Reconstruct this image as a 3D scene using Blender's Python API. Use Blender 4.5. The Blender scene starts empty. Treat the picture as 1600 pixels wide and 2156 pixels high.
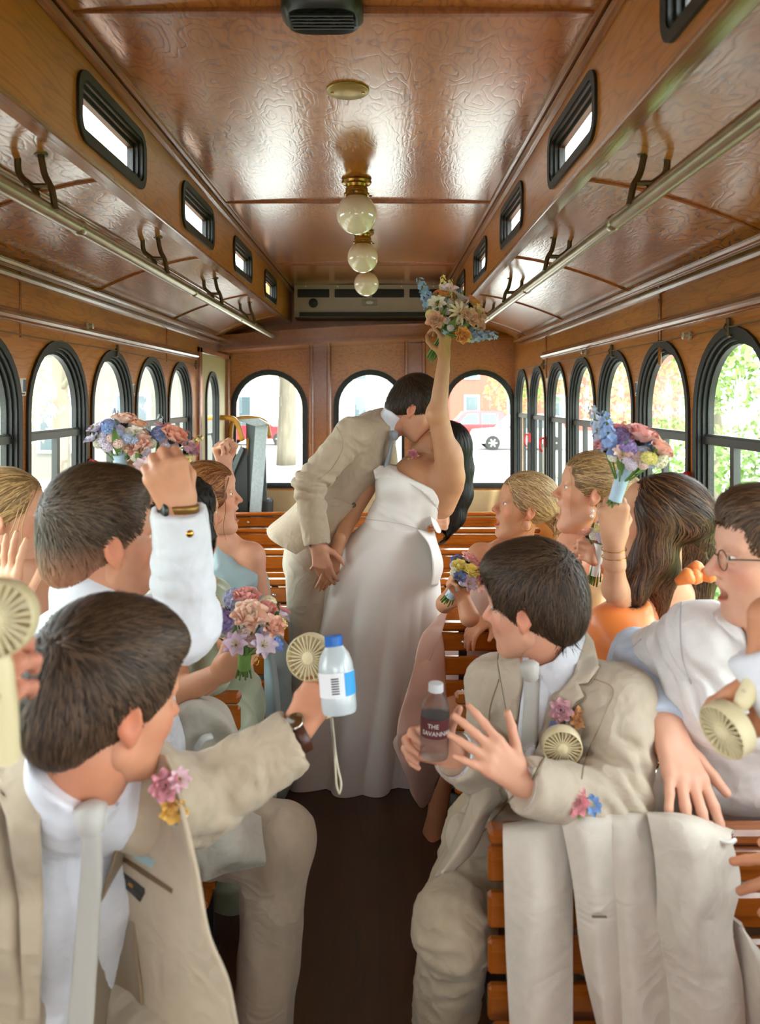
import bpy, math, random
import numpy as np
from mathutils import Vector, Matrix
random.seed(7); RNG = np.random.default_rng(7)
SC = bpy.context.scene
COL = SC.collection
# ---------------------------------------------------------------- camera
CZ, F = 1.66, 1600.0                 # eye height (m) and focal length in pixels of the 1600 wide frame
VX, VY = 805.0, 836.0                # principal point
cd = bpy.data.cameras.new('camera'); cam = bpy.data.objects.new('camera', cd); COL.objects.link(cam)
cam.location = (0, 0, CZ); cam.rotation_euler = (math.pi/2, 0, 0)
cd.sensor_fit = 'HORIZONTAL'; cd.sensor_width = 36; cd.lens = 36*F/1600
cd.shift_x = (800-VX)/1600; cd.shift_y = -(1078-VY)/1600
cd.clip_start = .05; cd.clip_end = 500
cd.dof.use_dof = True; cd.dof.focus_distance = 2.9; cd.dof.aperture_fstop = 5.0
SC.camera = cam
# ---------------------------------------------------------------- sky, sun, exposure
w = bpy.data.worlds.new('sky'); SC.world = w; w.use_nodes = True
wn = w.node_tree; bg = wn.nodes['Background']
bg.inputs[0].default_value = (.90, .97, 1.0, 1); bg.inputs[1].default_value = 12.0
sl = bpy.data.lights.new('sun', 'SUN'); so = bpy.data.objects.new('sun', sl); COL.objects.link(so)
sl.energy = 10.0; sl.angle = .05; sl.color = (1, .93, .82)
so.rotation_euler = (math.radians(24), math.radians(14), 0)
SC.view_settings.view_transform = 'Standard'; SC.view_settings.look = 'None'
SC.view_settings.gamma = 1; SC.view_settings.exposure = 0.0; SC.view_settings.use_curve_mapping = False
SC.cycles.max_bounces = 7; SC.cycles.diffuse_bounces = 5; SC.cycles.glossy_bounces = 3
SC.cycles.transparent_max_bounces = 10; SC.cycles.transmission_bounces = 5
SC.cycles.sample_clamp_indirect = 6
SC.cycles.caustics_reflective = False; SC.cycles.caustics_refractive = False
# ---------------------------------------------------------------- helpers
def P(px, py, d):
    return np.array([(px-VX)/F*d, d, CZ-(py-VY)/F*d])
def lin(c):
    if isinstance(c, str):
        c = [int(c[i:i+2], 16)/255 for i in (0, 2, 4)]
    return tuple(x/12.92 if x <= .04045 else ((x+.055)/1.055)**2.4 for x in c)+(1,)
MATS = {}
def mat(name, col, rough=.5, folds=0, fscale=7, metal=0, var=0, vscale=8, bump=0, bscale=60, stretch=(1,1,1), spec=.5, sheen=0, emit=0, coat=0, trans=0, attr=None, sss=0):
    if name in MATS: return MATS[name]
    m = bpy.data.materials.new(name); m.use_nodes = True; MATS[name] = m
    nt = m.node_tree; b = nt.nodes['Principled BSDF']; L = nt.links.new
    c = lin(col); b.inputs['Base Color'].default_value = c
    b.inputs['Roughness'].default_value = rough; b.inputs['Metallic'].default_value = metal
    b.inputs['Specular IOR Level'].default_value = spec
    if sheen: b.inputs['Sheen Weight'].default_value = sheen
    if coat: b.inputs['Coat Weight'].default_value = coat; b.inputs['Coat Roughness'].default_value = .15
    if trans: b.inputs['Transmission Weight'].default_value = trans
    if sss:
        b.inputs['Subsurface Weight'].default_value = sss; b.inputs['Subsurface Radius'].default_value = (1, .35, .2)
        b.inputs['Subsurface Scale'].default_value = .012
    if emit: b.inputs['Emission Color'].default_value = c; b.inputs['Emission Strength'].default_value = emit
    src = None
    if attr:
        a = nt.nodes.new('ShaderNodeAttribute'); a.attribute_name = attr; src = a.outputs['Color']
    if var or bump:
        tc = nt.nodes.new('ShaderNodeTexCoord'); mp = nt.nodes.new('ShaderNodeMapping'); mp.inputs['Scale'].default_value = stretch
        L(tc.outputs['Object'], mp.inputs[0])
    if var:
        n = nt.nodes.new('ShaderNodeTexNoise'); n.inputs['Scale'].default_value = vscale; n.inputs['Detail'].default_value = 4
        L(mp.outputs[0], n.inputs[0])
        mr = nt.nodes.new('ShaderNodeMapRange'); mr.inputs[1].default_value = .25; mr.inputs[2].default_value = .75
        mr.inputs[3].default_value = 1-var; mr.inputs[4].default_value = 1+var
        L(n.outputs[0], mr.inputs[0])
        mx = nt.nodes.new('ShaderNodeMix'); mx.data_type = 'RGBA'; mx.blend_type = 'MULTIPLY'; mx.inputs[0].default_value = 1
        mx.inputs[6].default_value = c
        if src: L(src, mx.inputs[6])
        L(mr.outputs[0], mx.inputs[7]); src = mx.outputs[2]
    if src: L(src, b.inputs['Base Color'])
    if bump:
        n2 = nt.nodes.new('ShaderNodeTexNoise'); n2.inputs['Scale'].default_value = bscale; n2.inputs['Detail'].default_value = 3
        L(mp.outputs[0], n2.inputs[0])
        bp = nt.nodes.new('ShaderNodeBump'); bp.inputs['Strength'].default_value = bump; bp.inputs['Distance'].default_value = .01
        L(n2.outputs[0], bp.inputs['Height']); L(bp.outputs[0], b.inputs['Normal'])
        if folds:                                   # soft creases of worn cloth
            n3 = nt.nodes.new('ShaderNodeTexNoise'); n3.inputs['Scale'].default_value = fscale; n3.inputs['Detail'].default_value = 2; n3.inputs['Distortion'].default_value = .9
            L(mp.outputs[0], n3.inputs[0]); pp = nt.nodes.new('ShaderNodeMath'); pp.operation = 'PINGPONG'; pp.inputs[1].default_value = .16; L(n3.outputs[0], pp.inputs[0])
            b2 = nt.nodes.new('ShaderNodeBump'); b2.inputs['Strength'].default_value = folds; b2.inputs['Distance'].default_value = .12
            L(pp.outputs[0], b2.inputs['Height']); L(b2.outputs[0], bp.inputs['Normal'])
    return m
def wood(name, dark, light, scale=(9, 1.1, 9), rings=7, rough=.3, bump=.12, coat=.35, line=.35):
    """plywood: contour lines of a stretched noise, like rotary cut veneer"""
    if name in MATS: return MATS[name]
    m = bpy.data.materials.new(name); m.use_nodes = True; MATS[name] = m
    nt = m.node_tree; b = nt.nodes['Principled BSDF']; L = nt.links.new
    N = lambda t: nt.nodes.new(t)
    tc = N('ShaderNodeTexCoord'); mp = N('ShaderNodeMapping'); mp.inputs['Scale'].default_value = scale
    L(tc.outputs['Object'], mp.inputs[0])
    n = N('ShaderNodeTexNoise'); n.inputs['Scale'].default_value = 1; n.inputs['Detail'].default_value = 2.5; n.inputs['Roughness'].default_value = .45
    L(mp.outputs[0], n.inputs[0])
    m1 = N('ShaderNodeMath'); m1.operation = 'MULTIPLY'; m1.inputs[1].default_value = rings; L(n.outputs[0], m1.inputs[0])
    fr = N('ShaderNodeMath'); fr.operation = 'PINGPONG'; fr.inputs[1].default_value = .5; L(m1.outputs[0], fr.inputs[0])
    mr = N('ShaderNodeMapRange'); mr.inputs[1].default_value = 0; mr.inputs[2].default_value = .2; mr.inputs[3].default_value = 1; mr.inputs[4].default_value = 0
    L(fr.outputs[0], mr.inputs[0])
    fi = N('ShaderNodeMapping'); fi.inputs['Scale'].default_value = (scale[0]*12, scale[1]*3, scale[2]*12); L(tc.outputs['Object'], fi.inputs[0])
    n3 = N('ShaderNodeTexNoise'); n3.inputs['Scale'].default_value = 1; n3.inputs['Detail'].default_value = 4; L(fi.outputs[0], n3.inputs[0])
    n4 = N('ShaderNodeTexNoise'); n4.inputs['Scale'].default_value = 1.3; n4.inputs['Detail'].default_value = 2; L(tc.outputs['Object'], n4.inputs[0])
    ad = N('ShaderNodeMath'); ad.operation = 'MULTIPLY_ADD'; ad.inputs[1].default_value = .6; L(n3.outputs[0], ad.inputs[0]); L(n4.outputs[0], ad.inputs[2])
    r2 = N('ShaderNodeMapRange'); r2.inputs[1].default_value = .5; r2.inputs[2].default_value = 1.1; L(ad.outputs[0], r2.inputs[0])
    mx = N('ShaderNodeMix'); mx.data_type = 'RGBA'; mx.inputs[6].default_value = lin(dark); mx.inputs[7].default_value = lin(light); L(r2.outputs[0], mx.inputs[0])
    ml = N('ShaderNodeMix'); ml.data_type = 'RGBA'; ml.blend_type = 'MULTIPLY'; ml.inputs[7].default_value = (1-line, 1-line*1.15, 1-line*1.3, 1)
    L(mr.outputs[0], ml.inputs[0]); L(mx.outputs[2], ml.inputs[6]); L(ml.outputs[2], b.inputs['Base Color'])
    b.inputs['Roughness'].default_value = rough; b.inputs['Coat Weight'].default_value = coat; b.inputs['Coat Roughness'].default_value = rough*.6
    hs = N('ShaderNodeMath'); hs.operation = 'MULTIPLY_ADD'; hs.inputs[1].default_value = -.35; L(mr.outputs[0], hs.inputs[0]); L(n3.outputs[0], hs.inputs[2])
    bp = N('ShaderNodeBump'); bp.inputs['Strength'].default_value = bump; bp.inputs['Distance'].default_value = .006
    L(hs.outputs[0], bp.inputs['Height']); L(bp.outputs[0], b.inputs['Normal'])
    L(bp.outputs[0], b.inputs['Coat Normal'])
    return m
def glassmat(name, tint=(1,1,1), refl=.12, rough=.02):
    if name in MATS: return MATS[name]
    m = bpy.data.materials.new(name); m.use_nodes = True; MATS[name] = m
    nt = m.node_tree; nt.nodes.remove(nt.nodes['Principled BSDF']); L = nt.links.new
    o = nt.nodes['Material Output']; t = nt.nodes.new('ShaderNodeBsdfTransparent'); t.inputs[0].default_value = tint+(1,)
    g = nt.nodes.new('ShaderNodeBsdfGlossy'); g.inputs['Roughness'].default_value = rough
    lw = nt.nodes.new('ShaderNodeLayerWeight'); lw.inputs[0].default_value = .5
    pw = nt.nodes.new('ShaderNodeMath'); pw.operation = 'POWER'; pw.inputs[1].default_value = 5; L(lw.outputs['Facing'], pw.inputs[0])
    ma = nt.nodes.new('ShaderNodeMath'); ma.operation = 'MULTIPLY_ADD'; ma.inputs[1].default_value = .6; ma.inputs[2].default_value = refl*.5; L(pw.outputs[0], ma.inputs[0])
    mx = nt.nodes.new('ShaderNodeMixShader'); L(ma.outputs[0], mx.inputs[0]); L(t.outputs[0], mx.inputs[1]); L(g.outputs[0], mx.inputs[2])
    L(mx.outputs[0], o.inputs[0]); return m
class MB:
    """collects geometry for one mesh object"""
    def __init__(s): s.v = []; s.f = []; s.n = 0; s.c = []
    def add(s, v, f, col=None):
        v = np.asarray(v, float).reshape(-1, 3)
        s.v.append(v); s.f += [tuple(int(i)+s.n for i in q) for q in f]; s.n += len(v)
        s.c.append(np.tile(np.array(col if col is not None else (1,1,1)), (len(v), 1)) if col is None or np.ndim(col) == 1 else np.asarray(col))
        return s
    def box(s, lo, hi, bev=0, R=None, o=(0,0,0)):
        lo = np.array(lo, float); hi = np.array(hi, float)
        if bev <= 0:
            v = np.array([[(lo, hi)[i][0], (lo, hi)[j][1], (lo, hi)[k][2]] for i in (0,1) for j in (0,1) for k in (0,1)])
            f = [(0,1,3,2),(4,6,7,5),(0,4,5,1),(2,3,7,6),(0,2,6,4),(1,5,7,3)]
        else:
            v = []; idx = {}
            for i in (0,1):
                for j in (0,1):
                    for k in (0,1):
                        c = np.array([(lo,hi)[i][0], (lo,hi)[j][1], (lo,hi)[k][2]]); sg = np.array([1-2*i, 1-2*j, 1-2*k])
                        for a in range(3):
                            q = c+sg*bev; q[a] = c[a]; idx[(i,j,k,a)] = len(v); v.append(q)
            f = []
            for a in range(3):
                b_, c_ = (a+1) % 3, (a+2) % 3
                for e in (0,1):
                    quad = []
                    for (x, y) in ((0,0),(1,0),(1,1),(0,1)):
                        t = [0,0,0]; t[a] = e; t[b_] = x; t[c_] = y; quad.append(idx[(*t, a)])
                    f.append(tuple(quad) if e else tuple(quad[::-1]))
                for x in (0,1):
                    for y in (0,1):
                        t0 = [0,0,0]; t1 = [0,0,0]; t0[a] = 0; t1[a] = 1
                        for t in (t0, t1): t[b_] = x; t[c_] = y
                        q = (idx[(*t0, b_)], idx[(*t1, b_)], idx[(*t1, c_)], idx[(*t0, c_)])
                        f.append(q if (x+y) % 2 == 0 else q[::-1])
            for i in (0,1):
                for j in (0,1):
                    for k in (0,1):
                        q = tuple(idx[(i,j,k,a)] for a in range(3)); f.append(q if (i+j+k) % 2 == 1 else q[::-1])
            v = np.array(v)
        if R is not None: v = v @ np.asarray(R).T
        return s.add(v+np.asarray(o), f)
    def tube(s, pts, r, n=8, cap=True, flat=None, up=None, col=None):
        """swept circle (or ellipse when flat=(a,b) multiplies the two radii)"""
        pts = np.asarray(pts, float); m = len(pts); r = np.broadcast_to(np.asarray(r, float), (m,))
        t = np.gradient(pts, axis=0); t /= np.linalg.norm(t, axis=1)[:, None]+1e-12
        u = np.array(up if up is not None else ((0,0,1) if abs(t[0][2]) < .9 else (1,0,0)), float)
        a = np.linspace(0, 2*np.pi, n, endpoint=False); V = []
        fa, fb = flat or (1, 1)
        for i in range(m):
            u = u-t[i]*np.dot(u, t[i]); u /= np.linalg.norm(u)+1e-12; w_ = np.cross(t[i], u)
            V.append(pts[i]+r[i]*(np.cos(a)[:, None]*u*fa+np.sin(a)[:, None]*w_*fb))
        f = [(i*n+j, i*n+(j+1) % n, (i+1)*n+(j+1) % n, (i+1)*n+j) for i in range(m-1) for j in range(n)]
        if cap: f += [tuple(range(n))[::-1], tuple((m-1)*n+j for j in range(n))]
        return s.add(np.concatenate(V), f, col)
    def lathe(s, prof, n=24, o=(0,0,0), R=None, closed=False):
        """prof: (radius, height) pairs about +Z"""
        a = np.linspace(0, 2*np.pi, n, endpoint=False); V = []
        for (r, h) in prof: V.append(np.stack([r*np.cos(a), r*np.sin(a), np.full(n, h)], 1))
        m = len(prof); V = np.concatenate(V)
        f = [(i*n+j, i*n+(j+1) % n, (i+1)*n+(j+1) % n, (i+1)*n+j) for i in range(m-1) for j in range(n)]
        f += [tuple(range(n))[::-1], tuple((m-1)*n+j for j in range(n))]
        if R is not None: V = V @ np.asarray(R).T
        return s.add(V+np.asarray(o), f)
    def prism(s, poly, axis, lo, hi):
        """extrude a 2-D outline along axis 0/1/2"""
        n = len(poly); V = []
        for e in (lo, hi):
            for (a, b) in poly:
                V.append({0: (e, a, b), 1: (a, e, b), 2: (a, b, e)}[axis])
        f = [(i, (i+1) % n, n+(i+1) % n, n+i) for i in range(n)]+[tuple(range(n))[::-1], tuple(range(n, 2*n))]
        return s.add(V, f)
    def grid(s, G, thick=0, closeu=False):
        """surface from an array of points [nu][nv]; thick adds a back side"""
        G = np.asarray(G, float); nu, nv = G.shape[:2]
        f = [(i*nv+j, (i+1) % nu*nv+j, (i+1) % nu*nv+j+1, i*nv+j+1) for i in range(nu if closeu else nu-1) for j in range(nv-1)]
        if thick:
            du = np.gradient(G, axis=0); dv = np.gradient(G, axis=1); N = np.cross(du, dv); N /= np.linalg.norm(N, axis=2)[..., None]+1e-12
            B = G-N*thick; k = nu*nv
            f2 = [q[::-1] for q in f]; f2 = [tuple(i+k for i in q) for q in f2]
            rim = [j for j in range(nv)]+[i*nv+nv-1 for i in range(1, nu)]+[(nu-1)*nv+j for j in range(nv-2, -1, -1)]+[i*nv for i in range(nu-2, 0, -1)]
            f3 = [(rim[i], rim[(i+1) % len(rim)], rim[(i+1) % len(rim)]+k, rim[i]+k) for i in range(len(rim))]
            if closeu: f3 = [(i*nv+e, (i+1) % nu*nv+e, (i+1) % nu*nv+e+k, i*nv+e+k) for i in range(nu) for e in (0, nv-1)]
            return s.add(np.concatenate([G.reshape(-1, 3), B.reshape(-1, 3)]), f+f2+f3)
        return s.add(G.reshape(-1, 3), f)
    def verts(s): return np.concatenate(s.v)
    def mesh(s, name, m=None, smooth=False, fix=True, attr=False):
        me = bpy.data.meshes.new(name); V = s.verts()
        me.from_pydata(V.tolist(), [], s.f); me.validate(); me.update()
        if fix:
            import bmesh
            bm = bmesh.new(); bm.from_mesh(me); bmesh.ops.recalc_face_normals(bm, faces=bm.faces); bm.to_mesh(me); bm.free()
        if smooth is True: me.polygons.foreach_set('use_smooth', [True]*len(me.polygons))
        elif smooth: me.polygons.foreach_set('use_smooth', [True]*len(me.polygons)); me.set_sharp_from_angle(angle=math.radians(smooth))
        if attr:
            a = me.color_attributes.new('col', 'FLOAT_COLOR', 'POINT')
            C = np.concatenate(s.c); a.data.foreach_set('color', np.concatenate([C, np.ones((len(C), 1))], 1).astype(np.float32).ravel())
        if m: me.materials.append(m)
        return me
    def build(s, name, m, parent=None, smooth=False, fix=True, attr=False):
        return obj(name, s.mesh(name, m, smooth, fix, attr), parent)
def obj(name, me, parent=None, loc=None):
    o = bpy.data.objects.new(name, me); COL.objects.link(o)
    if parent is not None: o.parent = parent
    if loc is not None: o.location = loc
    return o
def tag(o, label=None, cat=None, group=None, kind=None):
    if label: o['label'] = label
    if cat: o['category'] = cat
    if group: o['group'] = group
    if kind: o['kind'] = kind
    return o
def struct(o, label=None):
    o['kind'] = 'structure'
    if label: o['label'] = label
    return o
def empty(name, loc=(0,0,0)):
    o = bpy.data.objects.new(name, None); COL.objects.link(o); o.location = loc; o.empty_display_size = .05
    return o
def child(me, name, parent, M=None):
    """a part that keeps world coordinates when its parent sits at some place"""
    o = obj(name, me, parent)
    if M is not None: o.matrix_local = Matrix(M)
    return o
def lookR(z, x=None):
    """rotation with columns x,y,z from a z axis"""
    z = np.asarray(z, float); z = z/np.linalg.norm(z)
    x = np.asarray(x if x is not None else ((1,0,0) if abs(z[0]) < .9 else (0,1,0)), float)
    x = x-z*np.dot(x, z); x /= np.linalg.norm(x); y = np.cross(z, x)
    return np.stack([x, y, z], 1)
def spline(pts, n=8):
    """Catmull-Rom through points"""
    p = np.asarray(pts, float); p = np.concatenate([[2*p[0]-p[1]], p, [2*p[-1]-p[-2]]]); out = []
    for i in range(1, len(p)-2):
        t = np.linspace(0, 1, n, endpoint=False)[:, None]
        a, b, c, d = p[i-1], p[i], p[i+1], p[i+2]
        out.append(.5*((2*b)+(c-a)*t+(2*a-5*b+4*c-d)*t**2+(3*b-a-3*c+d)*t**3))
    return np.concatenate(out+[[p[-2]]])
def patch(ctrl, nu=30, nv=30):
    """smooth surface through a grid of control points"""
    C = np.asarray(ctrl, float)
    def rs(A, n):
        k = A.shape[0]; B = spline(A.reshape(k, -1), 12); t = np.linspace(0, len(B)-1, n)
        i = np.minimum(t.astype(int), len(B)-2); fr = (t-i)[:, None]
        return (B[i]*(1-fr)+B[i+1]*fr).reshape((n,)+A.shape[1:])
    return rs(rs(C, nu).transpose(1, 0, 2), nv).transpose(1, 0, 2)
# smooth numpy noise
_PERM = RNG.permutation(256); _VAL = RNG.random(256)*2-1
def noise3(p, seed=0):
    p = np.asarray(p, float)+seed*17.13; i = np.floor(p).astype(int); f = p-i; u = f*f*(3-2*f); r = 0
    for a in (0,1):
        for b in (0,1):
            for c in (0,1):
                h = _VAL[_PERM[(_PERM[(_PERM[(i[..., 0]+a) & 255]+i[..., 1]+b) & 255]+i[..., 2]+c) & 255]]
                r = r+h*(u[..., 0] if a else 1-u[..., 0])*(u[..., 1] if b else 1-u[..., 1])*(u[..., 2] if c else 1-u[..., 2])
    return r
# ================================================================ the trolley bus
XL, XR = -1.25, 1.08; XC = (XL+XR)/2; Y0, Y1 = -1.6, 6.2
ZJ = CZ+.446; ZCB = CZ+.605; ZCT = CZ+.873; CLX = (-.74, .52)     # side-ceiling joint, clerestory bottom and top
M_wall = wood('oak_plywood_wall', '9a561a', 'cb8434', scale=(6, 2.2, 14), rings=9, rough=.34, bump=.05, coat=.3, line=.25)
M_ceil = wood('varnished_ceiling_plywood', '93501a', 'c27c2e', scale=(9, 4.5, 9), rings=13, rough=.26, bump=.06, coat=.9, line=.36)
M_cler = wood('clerestory_plywood', '9a561a', 'c87f33', scale=(6, 2.2, 14), rings=9, rough=.34, bump=.05, coat=.3, line=.25)
M_trim = wood('varnished_trim', '7a411a', 'a5642f', scale=(20, 2, 20), rings=4, rough=.25, bump=.05, coat=.6, line=.2)
M_floor = wood('dark_floor', '38220f', '56371b', scale=(6, 1.2, 6), rings=4, rough=.42, bump=.05, coat=.1, line=.2)
M_rubber = mat('black_rubber', '12130f', .5, bump=.1, bscale=120)
M_black = mat('black_metal', '191b18', .38, spec=.6)
M_cream = mat('cream_vinyl', 'b49b70', .55, var=.08, bump=.05)
M_door = mat('cream_door_paint', 'b8a67e', .5, var=.1, vscale=3)
M_steel = mat('brushed_rail', '9a8d76', .3, metal=.9, var=.15, vscale=20)
M_brass = mat('aged_brass', 'a87f3e', .25, metal=1, var=.1, vscale=30)
M_bracket = mat('bronze_bracket', '5a4930', .42, metal=.7, var=.2, vscale=40)
M_glass = glassmat('window_glass', (.93, .97, .95), .06)
M_glob = mat('opal_globe', 'e2d6b8', .12, coat=.8, sss=.2)
M_white = mat('white_paint', 'e8e8e2', .4)
M_etch = glassmat('etched_glass', (.97, .98, .98), .1, .5)
_nt = M_etch.node_tree; _tl = _nt.nodes.new('ShaderNodeBsdfTranslucent'); _tl.inputs[0].default_value = (.95, .97, .96, 1); _m2 = _nt.nodes.new('ShaderNodeMixShader'); _m2.inputs[0].default_value = .22
_o = _nt.nodes['Material Output']; _old = _o.inputs[0].links[0].from_socket; _nt.links.new(_old, _m2.inputs[1]); _nt.links.new(_tl.outputs[0], _m2.inputs[2]); _nt.links.new(_m2.outputs[0], _o.inputs[0])
def arch(cx, zt, wd, zb, rb=.03, n=16, sq=2.0):
    """outline of an arched window as (u, z), counter clockwise from the lower right"""
    r = wd/2; zs = zt-r; out = []
    for k in range(5): a = -math.pi/2+k*math.pi/8; out.append((cx+r-rb+rb*math.cos(a), zb+rb+rb*math.sin(a)))
    for k in range(n+1): a = math.pi*k/n; out.append((cx+r*math.cos(a), zs+r*math.sin(a)))
    for k in range(5): a = math.pi+k*math.pi/8; out.append((cx-r+rb+rb*math.cos(a), zb+rb+rb*math.sin(a)))
    return out
def rrect(cx, cz, wd, ht, r, n=5):
    out = []
    for (sx, sz, a0) in ((1,-1,-90),(1,1,0),(-1,1,90),(-1,-1,180)):
        for k in range(n+1):
            a = math.radians(a0+90*k/n); out.append((cx+sx*(wd/2-r)+r*math.cos(a), cz+sz*(ht/2-r)+r*math.sin(a)))
    return out
def shrink(out, e):
    """offset an outline inwards"""
    A = np.array(out); n = len(A); R_ = []
    for i in range(n):
        t = A[(i+1) % n]-A[i-1]; t /= np.linalg.norm(t)+1e-9; R_.append(A[i]+e*np.array([-t[1], t[0]]))
    return [tuple(q) for q in R_]
def holed(mb, hole, rect, to3, t0, t1):
    """a rectangular bay with a hole, from t0 (inside face) to t1; to3(u,z,t) maps to space"""
    H = np.array(hole); (u0, u1, z0, z1) = rect; c = H.mean(0); n = len(H); O = []
    for p in H:
        d = p-c; s = 1e9
        if abs(d[0]) > 1e-9: s = min(s, ((u1 if d[0] > 0 else u0)-c[0])/d[0])
        if abs(d[1]) > 1e-9: s = min(s, ((z1 if d[1] > 0 else z0)-c[1])/d[1])
        O.append(c+d*s)
    O = np.array(O)
    for (cu, cz_) in ((u0,z0),(u1,z0),(u1,z1),(u0,z1)):
        k = np.argmin(np.abs(O-np.array([cu, cz_])).sum(1)); O[k] = (cu, cz_)
    for t in (t0, t1):
        V = [to3(*p, t) for p in H]+[to3(*p, t) for p in O]
        mb.add(V, [(i, (i+1) % n, n+(i+1) % n, n+i) for i in range(n)])
    V = [to3(*p, t0) for p in H]+[to3(*p, t1) for p in H]
    mb.add(V, [(i, (i+1) % n, n+(i+1) % n, n+i) for i in range(n)])
def ring(mb, A, B, to3, t0, t1):
    """a frame between outlines A and B, t0..t1 deep"""
    n = len(A)
    V = [to3(*p, t) for O_ in (A, B) for t in (t0, t1) for p in O_]
    f = []
    for i in range(n):
        j = (i+1) % n
        f += [(i, j, n+j, n+i), (2*n+i, 3*n+i, 3*n+j, 2*n+j), (i, 2*n+i, 2*n+j, j), (n+i, n+j, 3*n+j, 3*n+i)]
    mb.add(V, f)
WN = [0]
def window(outl, to3, side, sash=None, etched=False, glass=.045, steps=3, lip=.012, dep=1.):
    """black rubber framed window: stepped frame, pane, sash bars"""
    WN[0] += 1; root = empty('window_%d' % WN[0]); struct(root)
    mb = MB(); a = outl; ring(mb, shrink(a, -.014), shrink(a, .010), to3, -lip, .004)
    for k in range(steps):
        b0 = shrink(a, .004+k*.011); b1 = shrink(a, .018+k*.011)
        ring(mb, b0, b1, to3, -.004+k*.016*dep, (.02+k*.016)*dep)
    mb.build('frame', M_rubber, root, smooth=30)
    ins = shrink(a, .012+steps*.011); us = [p[0] for p in ins]; zs = [p[1] for p in ins]; u0, u1, zb, zt = min(us), max(us), min(zs), max(zs)
    m = MB(); m.add([to3(*p, glass) for p in ins], [tuple(range(len(ins)))])
    m.build('pane', M_glass, root, fix=False)
    if sash:
        m = MB()
        def bar(ua, ub, za, zb_, t0, t1):
            q = [to3(u, z, t) for u in (ua, ub) for z in (za, zb_) for t in (t0, t1)]
            m.add(q, [(0,1,3,2),(4,6,7,5),(0,4,5,1),(2,3,7,6),(0,2,6,4),(1,5,7,3)])
        bar(u0-.005, u1+.005, sash-.014, sash+.012, .010, .036); bar(u0-.005, u1+.005, sash+.012, sash+.02, .016, .036)
        m.build('sash_rail', M_black, root)
        m = MB(); uc = (u0+u1)/2+.03*side; bar(uc-.013, uc+.013, zb, sash-.012, .014, .036); m.build('sash_stile', M_black, root)
    if etched:
        m = MB(); uc = (u0+u1)/2; zc = sash+.13
        for k in range(9):
            an = math.radians(90+(k-4)*17); ln = .10-.012*abs(k-4)
            for e in (1,):
                d = np.array([math.cos(an), math.sin(an)]); nrm = np.array([-d[1], d[0]]); c = np.array([uc, zc])
                q = [c+d*.02, c+d*ln*.6+nrm*.008, c+d*ln, c+d*ln*.6-nrm*.008]
                m.add([to3(*p, glass-.004) for p in q], [(0,1,2,3)])
        for sgn in (-1, 1):
            for (r_, o_) in ((.05, .06), (.03, .10)):
                pts = [np.array([uc+sgn*(o_+r_*math.cos(t)), zc-.02-r_*.6*math.sin(t)]) for t in np.linspace(0, math.pi, 9)]
                for i in range(8):
                    a_, b_ = pts[i], pts[i+1]; up = np.array([0, .008])
                    m.add([to3(*p, glass-.004) for p in (a_, b_, b_+up, a_+up)], [(0,1,2,3)])
        for k in range(5):
            an = math.radians(-90+(k-2)*24); d = np.array([math.cos(an), math.sin(an)]); nrm = np.array([-d[1], d[0]]); c = np.array([uc, zc])
            q = [c+d*.015, c+d*.05+nrm*.01, c+d*.08, c+d*.05-nrm*.01]; m.add([to3(*p, glass-.004) for p in q], [(0,1,2,3)])
        m.build('etched_motif', M_etch, root, fix=False)
    return root
TL = lambda u, z, t: (XL-t, u, z)
TR = lambda u, z, t: (XR+t, u, z)
TB = lambda u, z, t: (u, Y1+t, z)
WZT, WZB = CZ+.205, CZ-.73
def side_wall(name, T, ks, door=None):
    mb = MB(); e0 = Y0
    for k in ks:
        yc = 2.937+.587*k; holed(mb, arch(yc, WZT, .52, WZB), (yc-.2935, yc+.2935, WZB-.05, ZJ+.02), T, 0, .04)
    lo, hi = 2.937+.587*ks[0]-.2935, 2.937+.587*ks[-1]+.2935
    for (a, b, zz_) in ((Y0, lo, ZJ+.02), (hi, Y1 if door is None else door, ZJ+.02), (lo, hi, WZB-.05)):
        if b-a > .01:
            q = [T(u, z, t) for u in (a, b) for z in (0, zz_) for t in (0, .06)]
            mb.add(q, [(0,1,3,2),(4,6,7,5),(0,4,5,1),(2,3,7,6),(0,2,6,4),(1,5,7,3)])
    o = mb.build(name, M_wall, smooth=False); struct(o, 'varnished oak plywood side wall with arched windows')
    return o
KL = list(range(-6, 4)); KR = list(range(-6, 6))
wl = side_wall('wall_left', TL, KL, door=5.14); wr = side_wall('wall_right', TR, KR)
for k in KL: window(arch(2.937+.587*k, WZT, .52, WZB), TL, 1, steps=3, dep=.8, lip=.010, glass=.030, sash=CZ-.145, etched=k in (-1, 0, 1, 2))
for k in KR: window(arch(2.937+.587*k, WZT, .52, WZB), TR, 1, steps=3, dep=.8, lip=.010, glass=.030, sash=CZ-.145, etched=k in (-1, 0, 1, 2))
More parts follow.
